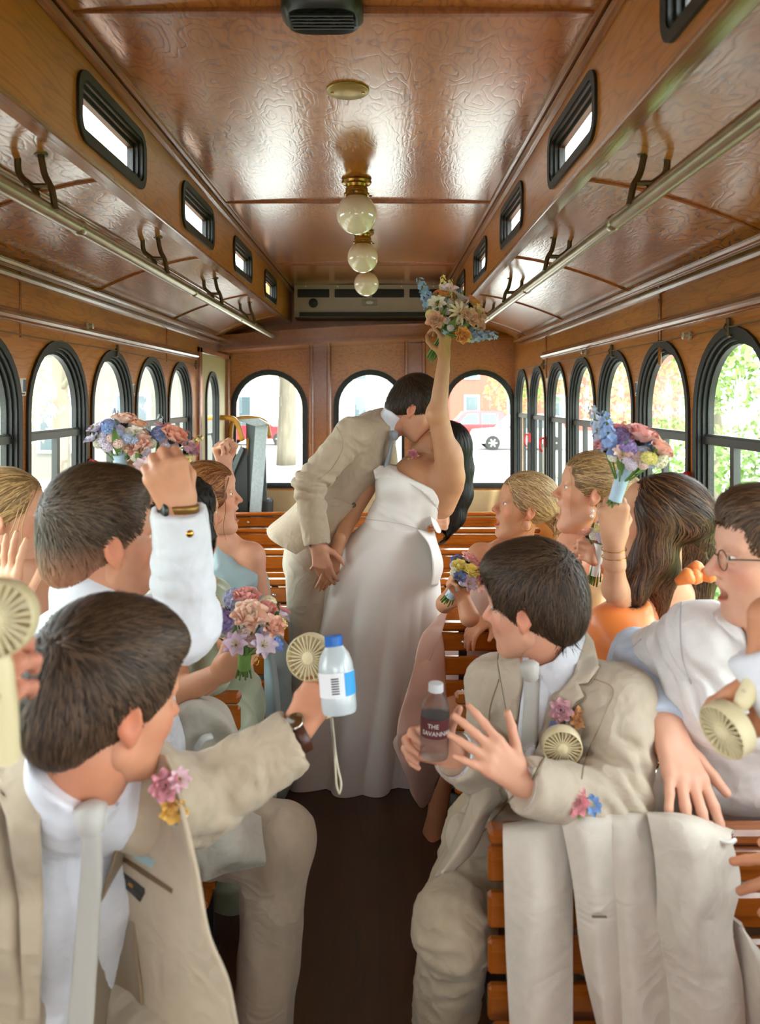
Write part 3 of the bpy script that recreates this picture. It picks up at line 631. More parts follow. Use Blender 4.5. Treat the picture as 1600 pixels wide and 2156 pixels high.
# ================================================================ slatted benches
M_slat = wood('varnished_slat', '8f4411', 'b96a20', scale=(1.2, 14, 14), rings=5, rough=.22, bump=.05, coat=.7, line=.3)
M_bolt = mat('carriage_bolt', 'c4c0b6', .25, metal=1)
AL, AR = -.42, .215
_bolt = MB().lathe([(.010, 0), (.010, .002), (.007, .006), (.002, .0075)], 10, R=lookR((0, -1, 0))).mesh('bolt', M_bolt, True)
_slatc = {}
def slat_mesh(L, h, t):
    k = (round(L, 3), h, t)
    if k not in _slatc: _slatc[k] = MB().box((0, 0, 0), (L, t, h), min(h, t)*.28).mesh('slat', M_slat)
    return _slatc[k]
def bench(x0, x1, yb, label, aisle):
    b = empty('slatted_bench', ((x0+x1)/2, yb, 0)); tag(b, label, 'bench', 'wooden slatted benches'); L = x1-x0; ox = -L/2
    hs = [.785-.03]+[.745-.072-k*.094 for k in range(5)]
    for i, z in enumerate(hs):
        s_ = obj('slat', slat_mesh(L, .03 if i == 0 else .072, .05 if i == 0 else .024), b, (ox, -.012 if i == 0 else 0, z))
        if i in (1, 3, 4):
            for fx in (.10, L-.10): obj('bolt', _bolt, s_, (fx, 0, .036))
    for k in range(5): obj('slat', slat_mesh(L, .022, .062), b, (ox, -.10-.078*k, .41+.003*k))
    for fx in (ox+.10, -ox-.10):
        m = MB(); m.box((fx-.016, .022, 0), (fx+.016, .045, .76), .003); m.box((fx-.016, -.44, .38), (fx+.016, .03, .41), .003); m.box((fx-.016, -.42, 0), (fx+.016, -.39, .39), .003); m.box((fx-.03, -.45, 0), (fx+.03, .06, .012), .003)
        m.build('steel_leg', M_black, b)
    return b
YB = [1.54, 2.24, 2.95, 3.65, 4.36, 5.06]
ordn = ['nearest', 'second', 'third', 'fourth', 'fifth', 'sixth']
for i, y in enumerate(YB):
    bench(AR, XR-.03, y, '%s slatted bench from the camera on the right side' % ordn[i], -1)
    bench(XL+.03, AL, y, '%s slatted bench from the camera on the left side' % ordn[i], 1)
bench(-1.12, XR-.03, 5.77, 'full-width slatted bench along the rear wall', 0)
# ================================================================ sculpting: distance fields turned into meshes
def unit(v): v = np.asarray(v, float); return v/(np.linalg.norm(v)+1e-12)
class Field:
    def __init__(s, lo, hi, h):
        s.lo = np.array(lo, float); s.h = h; s.n = np.ceil((np.array(hi)-s.lo)/h).astype(int)+1
        s.D = np.full(s.n, .25, np.float32); s.ax = [s.lo[i]+h*np.arange(s.n[i]) for i in range(3)]
    def _win(s, lo, hi):
        a = np.maximum(np.floor((np.asarray(lo)-s.lo)/s.h).astype(int), 0); b = np.minimum(np.ceil((np.asarray(hi)-s.lo)/s.h).astype(int)+1, s.n)
        if (b <= a).any(): return None, None
        X, Y, Z = [s.ax[i][a[i]:b[i]].astype(np.float32) for i in range(3)]
        return (slice(a[0], b[0]), slice(a[1], b[1]), slice(a[2], b[2])), np.stack(np.meshgrid(X, Y, Z, indexing='ij'), -1)
    def put(s, w, d, k, mode):
        o = s.D[w]
        if mode == 'sub':
            d = -d
            if k > 0: h = np.maximum(k-np.abs(o-d), 0)/k; s.D[w] = np.maximum(o, d)+h*h*k*.25
            else: s.D[w] = np.maximum(o, d)
        else:
            if k > 0: h = np.maximum(k-np.abs(o-d), 0)/k; s.D[w] = np.minimum(o, d)-h*h*k*.25
            else: s.D[w] = np.minimum(o, d)
    def cone(s, a, b, ra, rb, k=.02, wide=None, mode='add'):
        """round cone; wide=(axis, factor) stretches the cross-section along an axis"""
        a = np.asarray(a, float); b = np.asarray(b, float); R = max(ra, rb)*(max(wide[1], 1) if wide else 1)+k+.02
        w, p = s._win(np.minimum(a, b)-R, np.maximum(a, b)+R)
        if w is None: return s
        ab = b-a; t = np.clip(((p-a) @ ab)/(ab @ ab+1e-12), 0, 1)[..., None]; q = p-(a+t*ab).astype(np.float32)
        r = ra+(rb-ra)*t[..., 0]
        if wide:
            u = unit(wide[0]); c = q @ u; q = q+((c/wide[1]-c)[..., None]*u).astype(np.float32)
            d = np.sqrt((q*q).sum(-1))-r
        else: d = np.sqrt((q*q).sum(-1))-r
        s.put(w, d.astype(np.float32), k, mode); return s
    def chain(s, pts, rs, k=.015, wide=None):
        for i in range(len(pts)-1): s.cone(pts[i], pts[i+1], rs[i], rs[i+1], k, wide)
        return s
    def ell(s, c, r, R=None, k=.02, mode='add'):
        c = np.asarray(c, float); r = np.asarray(r, float); m = (r.max() if R is not None else r)+k+.02
        w, p = s._win(c-m, c+m)
        if w is None: return s
        q = p-c.astype(np.float32)
        if R is not None: q = q @ np.asarray(R, np.float32)
        q0 = q/r.astype(np.float32); k0 = np.sqrt((q0*q0).sum(-1)); q1 = q0/r.astype(np.float32); k1 = np.sqrt((q1*q1).sum(-1))+1e-6
        s.put(w, (k0*(k0-1)/k1).astype(np.float32), k, mode); return s
    def cut(s, pt, nrm, k=0):
        """removes everything on the +nrm side"""
        n = unit(nrm).astype(np.float32); d = s.ax[0][:, None, None]*n[0]+s.ax[1][None, :, None]*n[1]+s.ax[2][None, None, :]*n[2]-np.dot(pt, n)
        s.put((slice(None),)*3, -d.astype(np.float32), k, 'sub'); return s
    def at(s, p):
        q = (np.asarray(p)-s.lo)/s.h; i = np.clip(np.floor(q).astype(int), 0, s.n-2); f = np.clip(q-i, 0, 1); r = 0
        for a in (0,1):
            for b in (0,1):
                for c in (0,1):
                    r = r+s.D[i[..., 0]+a, i[..., 1]+b, i[..., 2]+c]*(f[..., 0] if a else 1-f[..., 0])*(f[..., 1] if b else 1-f[..., 1])*(f[..., 2] if c else 1-f[..., 2])
        return r
    def grad(s, p, e=None):
        e = e or s.h; g = np.stack([s.at(p+np.eye(3)[i]*e)-s.at(p-np.eye(3)[i]*e) for i in range(3)], -1)
        return g/(np.linalg.norm(g, axis=-1, keepdims=True)+1e-9)
    def mesh(s, relax=1):
        """surface nets -> (verts, quads)"""
        D = s.D; D[0] = D[-1] = .1; D[:, 0] = D[:, -1] = .1; D[:, :, 0] = D[:, :, -1] = .1
        S = D < 0; c = np.zeros(tuple(np.array(D.shape)-1), np.int8); nx, ny, nz = c.shape
        for a in (0,1):
            for b in (0,1):
                for e in (0,1): c += S[a:a+nx, b:b+ny, e:e+nz]
        I = np.argwhere((c > 0) & (c < 8)); idx = np.full(c.shape, -1, np.int64); idx[tuple(I.T)] = np.arange(len(I))
        V = np.zeros((len(I), 3)); W = np.zeros(len(I)); cn = np.array([(a, b, e) for a in (0,1) for b in (0,1) for e in (0,1)])
        for p in range(8):
            for q in range(p+1, 8):
                if np.abs(cn[p]-cn[q]).sum() != 1: continue
                dp = D[tuple((I+cn[p]).T)]; dq = D[tuple((I+cn[q]).T)]; x = (dp < 0) != (dq < 0)
                t = np.where(x, dp/np.where(x, dp-dq, 1), 0)
                V += np.where(x[:, None], cn[p]+t[:, None]*(cn[q]-cn[p]), 0); W += x
        V = V/W[:, None]+I; Fq = []
        for ax in range(3):
            o = [(1,0,0),(0,1,0),(0,0,1)]; u, v = o[(ax+1) % 3], o[(ax+2) % 3]
            sl = [slice(1, -1)]*3; sl[ax] = slice(0, -1); s2 = [slice(1, -1)]*3; s2[ax] = slice(1, None)
            A = S[tuple(sl)]; B = S[tuple(s2)]; X = np.argwhere(A != B); sg = A[tuple(X.T)]
            off = np.ones(3, int); off[ax] = 0; X = X+off; u = np.array(u); v = np.array(v)
            q = np.stack([idx[tuple((X-e).T)] for e in (u+v, v, 0*u, u)], 1); q[~sg] = q[~sg][:, ::-1]; Fq.append(q)
        Fq = np.concatenate(Fq); Fq = Fq[(Fq >= 0).all(1)]; P_ = s.lo+V*s.h
        return smooth_mesh(P_, Fq, relax), Fq
def smooth_mesh(V, Fq, it, lam=.5):
    n = len(V)
    if it and n:
        e = np.concatenate([Fq[:, [i, (i+1) % 4]] for i in range(4)]); e = np.concatenate([e, e[:, ::-1]])
        cnt = np.bincount(e[:, 0], minlength=n)[:, None]
        for _ in range(it):
            A = np.stack([np.bincount(e[:, 0], V[e[:, 1], j], n) for j in range(3)], 1)/np.maximum(cnt, 1); V = V+lam*(A-V)
    return V
def normals(V, Fq):
    N = np.cross(V[Fq[:, 2]]-V[Fq[:, 0]], V[Fq[:, 3]]-V[Fq[:, 1]]); R_ = np.stack([sum(np.bincount(Fq[:, k], N[:, j], len(V)) for k in range(4)) for j in range(3)], 1)
    return R_/(np.linalg.norm(R_, axis=1)[:, None]+1e-12)
def qmesh(name, parts, m, col=None):
    """one mesh from several (verts, quads[, colours])"""
    Vs = []; Fs = []; n = 0; Cs = []
    for p in parts:
        Vs.append(p[0]); Fs.append(np.asarray(p[1])+n); n += len(p[0])
        if col: Cs.append(p[2] if len(p) > 2 else np.ones((len(p[0]), 3)))
    V = np.concatenate(Vs).astype(np.float32); Fq = np.concatenate(Fs).astype(np.int32); me = bpy.data.meshes.new(name)
    me.vertices.add(len(V)); me.vertices.foreach_set('co', V.ravel()); me.loops.add(Fq.size); me.loops.foreach_set('vertex_index', Fq.ravel())
    k = Fq.shape[1]; me.polygons.add(len(Fq)); me.polygons.foreach_set('loop_start', np.arange(0, Fq.size, k, dtype=np.int32))
    me.polygons.foreach_set('use_smooth', np.ones(len(Fq), bool)); me.update(calc_edges=True); me.validate()
    if col:
        a = me.color_attributes.new('col', 'FLOAT_COLOR', 'POINT'); C = np.concatenate(Cs)
        a.data.foreach_set('color', np.concatenate([C, np.ones((len(C), 1))], 1).astype(np.float32).ravel())
    me.materials.append(m); return me
def wrinkle(V, Fq, amp=.004, scale=14, stretch=(1,1,1), seed=0, ridge=True):
    N = normals(V, Fq); p = V*np.array(stretch)*scale; n = noise3(p+.8*noise3(p*.5, seed+3)[:, None], seed)+.5*noise3(p*2.1, seed+1)
    n = (1-np.abs(n)*1.6) if ridge else n
    return V+N*(n*amp)[:, None]
def ray_hit(field, px, py, d0, d1, off=0, ref=None):
    """points on a garment's surface seen through given pixels (to lay lapels, collars, ties on real cloth)"""
    px = np.asarray(px, float); py = np.asarray(py, float); dirs = np.stack([(px-VX)/F, np.ones_like(px), -(py-VY)/F], -1); o = np.array([0, 0, CZ])
    t = np.full(px.shape, float(d0)); hit = np.zeros(px.shape, bool)
    if getattr(field, 'bvh', None) is not None:
        out = np.zeros(px.shape+(3,)); ov = Vector(o)
        for i in np.ndindex(px.shape):
            dv = dirs[i]; s0 = ov+Vector(dv)*d0; r = field.bvh.ray_cast(s0, Vector(dv).normalized(), (d1-d0)*1.6)
            if r[0] is not None: out[i] = r[0]; hit[i] = True
            else: out[i] = o+dv*d1
        return out, hit
    for _ in range(int((d1-d0)/.006)):
        d = field.at(o+dirs*t[..., None])-off; hit |= d < 0; t = np.where(hit, t, t+.006)
    return o+dirs*t[..., None], hit
from mathutils.bvhtree import BVHTree
class Surf:
    def __init__(s, V, Q): s.bvh = BVHTree.FromPolygons([tuple(v) for v in V], [tuple(int(i) for i in q) for q in Q])
def inpoly(x, y, poly):
    r = np.zeros(x.shape, bool); n = len(poly); j = n-1
    for i in range(n):
        xi, yi = poly[i]; xj, yj = poly[j]; c = ((yi > y) != (yj > y)) & (x < (xj-xi)*(y-yi)/((yj-yi) if yj != yi else 1e-9)+xi); r ^= c; j = i
    return r
def sheet(field, poly, d0, d1, off=.004, thick=.005, step=6, sm=2):
    """cloth piece lying on a garment: outline given in picture coordinates, laid on the real surface"""
    A = np.array(poly, float); n = len(A)
    # outline resample
    out = []
    for i in range(n):
        a, b = A[i], A[(i+1) % n]; k = max(1, int(np.hypot(*(b-a))/step)); out += [a+(b-a)*j/k for j in range(k)]
    out = np.array(out); gx, gy = np.meshgrid(np.arange(A[:, 0].min()+step/2, A[:, 0].max(), step), np.arange(A[:, 1].min()+step/2, A[:, 1].max(), step))
    ins = inpoly(gx, gy, poly); pts = np.stack([gx[ins], gy[ins]], 1)
    if len(pts):
        dm = np.min(np.hypot(pts[:, None, 0]-out[None, :, 0], pts[:, None, 1]-out[None, :, 1]), 1); pts = pts[dm > step*.55]
    allp = np.concatenate([out, pts]) if len(pts) else out
    from mathutils.geometry import delaunay_2d_cdt
    m_ = len(out); r = delaunay_2d_cdt([Vector(q) for q in allp], [(i, (i+1) % m_) for i in range(m_)], [], 1, 1e-5)
    v2 = np.array([[q.x, q.y] for q in r[0]]); tri = [tuple(f) for f in r[2] if len(f) == 3]
    H, hit = ray_hit(field, v2[:, 0], v2[:, 1], d0, d1)
    if not hit.all():
        g = np.where(hit)[0]
        for i in np.where(~hit)[0]:
            if len(g): j = g[np.argmin(np.hypot(*(v2[g]-v2[i]).T))]; H[i] = P(v2[i, 0], v2[i, 1], H[j][1])
    # smooth depth a little
    nb = {}
    for t in tri:
        for a in range(3): nb.setdefault(t[a], set()).update(t)
    dep = H[:, 1].copy()
    for _ in range(sm):
        d2 = dep.copy()
        for i, q in nb.items(): d2[i] = np.mean([dep[j] for j in q])
        dep = d2
    H = np.array([P(a, b, d) for (a, b), d in zip(v2, dep)])
    up = -unit(np.array([0, 1, 0])); view = H-np.array([0, 0, CZ]); view /= np.linalg.norm(view, axis=1)[:, None]
    top = H-view*off; bot = H+view*(thick-off+.004); k = len(H)
    cntE = {}
    for t in tri:
        for a in range(3): e = (t[a], t[(a+1) % 3]); cntE[e] = cntE.get(e, 0)+1
    rim = [e for e in cntE if (e[1], e[0]) not in cntE]
    mb = MB(); mb.add(np.concatenate([top, bot]), tri+[tuple(i+k for i in t[::-1]) for t in tri]+[(a, b, b+k, a+k) for a, b in rim])
    return mb
# ================================================================ people: shared builders
M_skin = {}
def skin_mat(nm, col):
    if nm not in M_skin: M_skin[nm] = mat('skin_'+nm, col, .48, var=.06, vscale=25, bump=.03, bscale=500, attr='col', spec=.4, sss=.12)
    return M_skin[nm]
M_hair = mat('hair', '3a2a1c', .5, attr='col', spec=.35)
def rgb(c): return np.array(lin(c)[:3])
def linen(nm, col, rough=.85, bump=.12): return mat(nm, col, rough, var=.05, vscale=35, bump=bump, bscale=420, spec=.2, sheen=.15, folds=.22)
M_suit = linen('beige_linen_suit', 'b9a992'); M_suit2 = linen('pale_beige_linen', 'c2b5a1'); M_shirt = linen('white_shirt_cotton', 'dfe2ea', .75, .05)
M_lining = mat('taupe_lining', '8f7c60', .45, var=.08, vscale=10, sheen=.2)
M_tie = mat('silver_tie', 'bcbab3', .5, bump=.1, bscale=300, sheen=.2); M_tieb = mat('grey_blue_tie', '8f9aa2', .5, bump=.1, bscale=300)
M_eye = mat('eye', 'ffffff', .08, attr='col', coat=.6); M_tooth = mat('teeth', 'ece8dc', .25); M_mouth = mat('mouth_inside', '6a2420', .5)
M_gold = mat('gold', 'c99a45', .2, metal=1); M_leather = mat('brown_leather', '4a2416', .4, bump=.1, bscale=200)
HEADC = {}
def head_local(opn=0., fem=False, h=.0033, wide=1.):
    key = (round(opn, 2), fem, wide)
    if key in HEADC: return HEADC[key]
    f = Field((-.11, -.13, -.15), (.11, .14, .155), h); j = -.032*opn
    f.ell((0, -.012, .047), (.077*wide, .099, .088), k=0)
    f.ell((0, .028, -.012), (.066*wide, .064, .085), k=.03)
    f.ell((0, .034, -.05+j), (.054*wide, .056, .056), k=.03)
    f.ell((0, .073, -.089+j), (.020 if fem else .026, .018, .017), k=.025)
    for s in (-1, 1):
        f.cone((s*.056*wide, .0, -.05+j*.4), (s*.024, .064, -.088+j), .016 if fem else .019, .014, .025)
        f.ell((s*.043, .058, -.014), (.024, .024, .024), k=.025)
        f.ell((s*.03, .076, .034), (.026, .012, .009), k=.018)
    f.ell((0, .066, .06), (.05, .022, .034), k=.03)
    for s in (-1, 1): f.ell((s*.031, .099, .013), (.020, .017, .013), k=.012, mode='sub')
    f.cone((0, .084, .026), (0, .112 if fem else .115, -.019), .0075, .0100 if fem else .0115, .010)
    for s in (-1, 1): f.ell((s*.0115, .098, -.024), (.0085, .011, .008), k=.008)
    f.ell((0, .083, -.045), (.022, .014, .018), k=.015)
    f.ell((0, .0925, -.050), (.021, .011, .0058), k=.006)
    f.ell((0, .0905, -.0625+j*.9), (.018, .011, .0068), k=.006)
    if opn: f.ell((0, .094, -.055+j*.5), (.021, .026, .005+.017*opn), k=.004, mode='sub')
    else: f.ell((0, .103, -.0555), (.022, .008, .0016), k=.003, mode='sub')
    for s in (-1, 1):
        f.ell((s*.031, .0835, .0205), (.0145, .0105, .0055), k=.004); f.ell((s*.031, .082, .0055), (.014, .0095, .0045), k=.005)
        Re = lookR((s*.25, -.35, 1), (1, 0, 0)) if 0 else np.array(Matrix.Rotation(s*-.30, 3, 'Z') @ Matrix.Rotation(.18, 3, 'X'))
        f.ell((s*.079*wide, -.006, .004), (.0075, .019, .031), Re, k=.006); f.ell((s*.0855*wide, -.004, .006), (.005, .011, .018), Re, k=.005, mode='sub')
        f.ell((s*.077*wide, .003, -.024), (.006, .009, .010), k=.006)
    V, Q = f.mesh(1)
    C = np.ones((len(V), 3)); red = np.array([1.06, .74, .70])
    def tint(c, r, amt, col=red):
        w_ = np.clip(1-np.linalg.norm((V-np.array(c))/np.array(r), axis=1), 0, 1)[:, None]; w_ = np.minimum(w_*1.6, 1)*amt
        C[:] = C*(1-w_)+C*col*w_
    for s in (-1, 1): tint((s*.08*wide, -.006, 0), (.022, .04, .05), .5, np.array([1.06, .60, .54])); tint((s*.045, .07, -.02), (.04, .05, .035), .5)
    tint((0, .11, -.022), (.022, .03, .022), .55); tint((0, .095, -.055+j*.5), (.030, .02, .017+.01*opn), 1.0, np.array([.92, .50, .48]))
    if opn: tint((0, .072, -.055+j*.5), (.020, .024, .010+.014*opn), 1.0, np.array([.30, .12, .12]))
    if not fem: tint((0, .06, -.08), (.075, .08, .055), .40, np.array([.80, .78, .80]))
    HEADC[key] = (V, Q, C); return HEADC[key]
def frame(face, up=(0, 0, 1)):
    y = unit(face); z = np.asarray(up, float); z = unit(z-y*np.dot(y, z)); return np.stack([np.cross(y, z), y, z], 1)
class Person:
    """collects a body (skin) and its parts; the body mesh is the top-level object"""
    def __init__(s, label, skin='light', col='d9a383', group=None, base=(0, 0, 0)):
        s.label = label; s.skin = skin_mat(skin, 'ffffff'); s.tone = rgb(col); s.parts = []; s.kids = []; s.base = np.array(base, float); s.group = group
    def flesh(s, V, Q, C=None): s.parts.append((V-s.base, Q, (np.ones((len(V), 3)) if C is None else C)*s.tone))
    def head(s, c, face, up=(0, 0, 1), sc=1., opn=0., fem=False, brow='3a2a1c', iris='4a3a24', wide=1., closed=False):
        V, Q, C = head_local(opn, fem, wide=wide); s.R = frame(face, up); s.hc = np.array(c, float); s.hs = sc; s.fem = fem
        s.flesh(V @ s.R.T*sc+s.hc, Q, C)
        a = np.linspace(0, 2*np.pi, 20, endpoint=False)
        for sg in (-1, 1):
            mb = MB()
            prof = [(.0002, .0121), (.0028, .0119), (.003, .0118), (.0060, .0106), (.0062, .0105), (.0085, .0086), (.0108, .0055), (.0121, .0), (.011, -.005)]
            cols = [rgb('0a0806'), rgb('0a0806'), rgb(iris), rgb(iris)*.7, rgb('e8e2da'), rgb('e8e2da'), rgb('e0d0c8'), rgb('d8b8b0'), rgb('d8b8b0')]
            Vv = np.concatenate([np.stack([r*np.cos(a), np.full(20, z), r*np.sin(a)], 1) for r, z in prof])+np.array([sg*.031, .0775, .0125])
            fq = [(i*20+k, i*20+(k+1) % 20, (i+1)*20+(k+1) % 20, (i+1)*20+k) for i in range(len(prof)-1) for k in range(20)]
            mb.add(Vv @ s.R.T*sc+s.hc-s.base, fq, np.repeat(np.array(cols), 20, 0))
            s.kids.append(('eye', mb.mesh('eye', M_eye, True, attr=True)))
        for sg in (-1, 1):
            mb = MB()
            q = spline([(sg*.012, .090, .031), (sg*.026, .0905, .037), (sg*.040, .084, .0375), (sg*.050, .073, .032)], 4)
            mb.tube(q @ s.R.T*sc+s.hc-s.base, np.array([.002, .003, .0034, .0036, .0036, .0036, .0034, .003, .0028, .0024, .002, .0015, .001])*sc, 6)
            s.kids.append(('eyebrow', mb.mesh('eyebrow', mat('brow_'+brow, brow, .6), True)))
        if opn > .3:
            mb = MB(); mb.add(np.array([(x*.016, .076-.010*x*x*1.0, z) for z in (-.0485, -.0575) for x in np.linspace(-1, 1, 9)]+[(x*.015, .070-.010*x*x, z) for z in (-.0485, -.0575) for x in np.linspace(-1, 1, 9)]) @ s.R.T*sc+s.hc-s.base,
                              [(i, i+1, i+10, i+9) for i in range(8)]+[(i+18, i+19, i+1, i) for i in range(8)]+[(i+9, i+10, i+28, i+27) for i in range(8)])
            s.kids.append(('teeth', mb.mesh('teeth', M_tooth, True)))
        return s
    def loc(s, p): return np.asarray(p, float) @ s.R.T*s.hs+s.hc
    def neck(s, base, r=.052, h=.006, chest=None, extra=None):
        """neck from the skull to its base, with a bit of upper chest"""
        a = s.loc((0, -.018, .0)); a2 = s.loc((0, -.012, -.055)); b = np.array(base, float); pts = [a, a2, b]
        lo = np.min(pts, 0)-.2; hi = np.max(pts, 0)+.2; f = Field(lo, hi, h)
        f.cone(a, a2, r*.8, r, 0); f.cone(a2, b, r, r*1.12, .02)
        if extra: extra(f)
        V, Q = f.mesh(1); C = np.ones((len(V), 3))*np.array([.99, .93, .92]); s.flesh(V, Q, C); return s
    def arms(s, nb, *chains):
        """arms inside the sleeves so that the body is one figure"""
        for ch in chains:
            pts = [np.asarray(nb, float)]+[np.asarray(q, float) for q in ch]; f = Field(*bb(*pts, m=.06), .011); f.chain(pts, [.04]+[.036]*(len(ch)-1)+[.026], .01); V, Q = f.mesh(1); s.flesh(V, Q)
        return s
    def field(s, fn, lo, hi, h=.0045, relax=1, tips=None):
        f = Field(lo, hi, h); fn(f); V, Q = f.mesh(relax); C = np.ones((len(V), 3))
        if tips is not None:
            for t in tips: w_ = np.clip(1-np.linalg.norm(V-t, axis=1)/.028, 0, 1)[:, None]; C = C*(1-w_*.9)+C*np.array([1.04, .74, .70])*w_*.9
        s.flesh(V, Q, C); return f
    def kid(s, name, me, sub=()):
        s.kids.append((name, me, sub)) if sub else s.kids.append((name, me)); return s
    def cloth(s, name, fn, lo, hi, m, h=.007, relax=2, wr=None, cuts=(), creases=()):
        f = Field(lo, hi, h); fn(f)
        for c in cuts: f.cut(*c)
        V, Q = f.mesh(relax)
        for (c, ax, sg, amp, fr) in creases:          # cross folds gathered at a joint
            N = normals(V, Q); u = unit(ax); q = V-np.asarray(c); t = q @ u; rr = np.linalg.norm(q-t[:, None]*u, axis=1)
            wgt = np.exp(-(t/sg)**2)*np.clip((.16-rr)/.05, 0, 1); n1 = noise3(V*9, 5)*1.3+noise3(V*22, 6)*.5
            wv = np.sin((t*fr*6.283)+n1*3.2); wv = np.sign(wv)*np.abs(wv)**.7; V = V+N*(wgt*amp*wv*(.4+.6*np.clip(noise3(V*14, 9)+.6, 0, 1)))[:, None]
        for w_ in (wr or ()): V = wrinkle(V, Q, **w_)
        f.bvh = Surf(V, Q).bvh
        s.kids.append((name, qmesh(name, [(V-s.base, Q)], m))); return f
    def seam(s, field, pts, d0, d1, col='a39478', r=.0013, off=.0012, name='seam'):  # tubes tracing seams and cloth edges; darker tone stands in for edge shadow
        q = spline(np.array(pts, float), 18); H, hit = ray_hit(field, q[:, 0], q[:, 1], d0, d1)
        if hit.sum() < 3: return s
        H = H[hit]; v = H-np.array([0, 0, CZ]); v /= np.linalg.norm(v, axis=1)[:, None]; H = H-v*off
        return s.piece(name, MB().tube(H, r, 6), mat('seam_shade_'+col, col, .8))
    def piece(s, name, mb, m, smooth=True):
        for i in range(len(mb.v)): mb.v[i] = mb.v[i]-s.base
        s.kids.append((name, mb.mesh(name, m, smooth))); return s
    def hair(s, fn, col, dirfn, n=2500, ln=.05, w=.0011, steps=7, lift=.004, h=.0045, var=.5, lo=(-.16, -.2, -.2), hi=(.16, .16, .2), fade=None, jit=.13, relax=1, keep=None, hl=None, wmul=None, clump=.0022):
        """hair: a sculpted volume plus strands combed along dirfn (head space)"""
        f = Field(lo, hi, h); fn(f); V, Q = f.mesh(relax); base = rgb(col); N0 = normals(V, Q); V = V+N0*(clump*(noise3(V*np.array([55, 55, 30]))+.6*noise3(V*np.array([110, 110, 60]), 2)))[:, None]
        C = np.ones((len(V), 3))*base*(.8+.35*noise3(V*np.array([160, 160, 60]))[:, None])
        if fade is not None: w_ = fade(V)[:, None]; C = C*(1-w_)+s.tone*np.array([.78, .72, .70])*w_
        parts = [(V @ s.R.T*s.hs+s.hc-s.base, Q, C)]
        ok = np.arange(len(V))
        if keep is not None: ok = ok[keep(V)]
        p = V[RNG.choice(ok, n)]+RNG.normal(size=(n, 3))*.002; path = [p]; nn = []; L = ln*(.6+.8*RNG.random(n)); jt = RNG.normal(size=(n, 3))*jit
        for k in range(steps):
            g = f.grad(p, .006); nn.append(g); d = dirfn(p)+jt; d = d-g*np.sum(d*g, 1)[:, None]*.9; d /= np.linalg.norm(d, axis=1)[:, None]+1e-9
            p = p+d*(L/steps)[:, None]; e = f.at(p)-lift*(.5+k/steps); p = p-f.grad(p, .006)*np.clip(e, -.01, .004)[:, None]; path.append(p)
        nn.append(nn[-1]); A = np.array(path); Nn = np.array(nn); T = np.gradient(A, axis=0); Wd = np.cross(T, Nn); Wd /= np.linalg.norm(Wd, axis=2)[..., None]+1e-9
        tp = np.concatenate([np.linspace(.7, 1, 3), np.linspace(1, .15, steps-2)])[:, None, None]*w*(.6+.8*RNG.random(n))[None, :, None]
        if wmul is not None: tp = tp*wmul
        S_ = np.stack([A-Wd*tp, A+Wd*tp], 2)                      # steps+1, n, 2, 3
        k = steps+1; SV = S_.transpose(1, 0, 2, 3).reshape(-1, 3); b_ = np.arange(n)[:, None]*k*2+np.arange(steps)[None, :]*2
        SQ = np.stack([b_, b_+1, b_+3, b_+2], -1).reshape(-1, 4); sc = base*(1-var+2*var*RNG.random((n, 1)))
        if hl is not None: m_ = RNG.random(n) < .4; sc[m_] = rgb(hl)*(.8+.4*RNG.random((m_.sum(), 1)))
        SCc = np.repeat(sc, k*2, 0)
        if fade is not None: w_ = fade(SV)[:, None]; SCc = SCc*(1-w_)+s.tone*np.array([.72, .66, .64])*w_
        parts.append((SV @ s.R.T*s.hs+s.hc-s.base, SQ, SCc))
        s.kids.append(('hair', qmesh('hair', parts, M_hair, True))); return f
    def build(s):
        me = qmesh('person', s.parts, s.skin, True); o = obj('person', me, None, tuple(s.base)); tag(o, s.label, 'person', s.group)
        for k in s.kids:
            c = obj(k[0], k[1], o)
            if len(k) > 2:
                for (n2, m2) in k[2]: obj(n2, m2, c)
        s.o = o; return o
FING = dict(index=(.030, .088, (.042, .025, .021)), middle=(.010, .092, (.046, .029, .022)), ring=(-.010, .088, (.043, .027, .021)), pinky=(-.028, .079, (.034, .021, .018)))
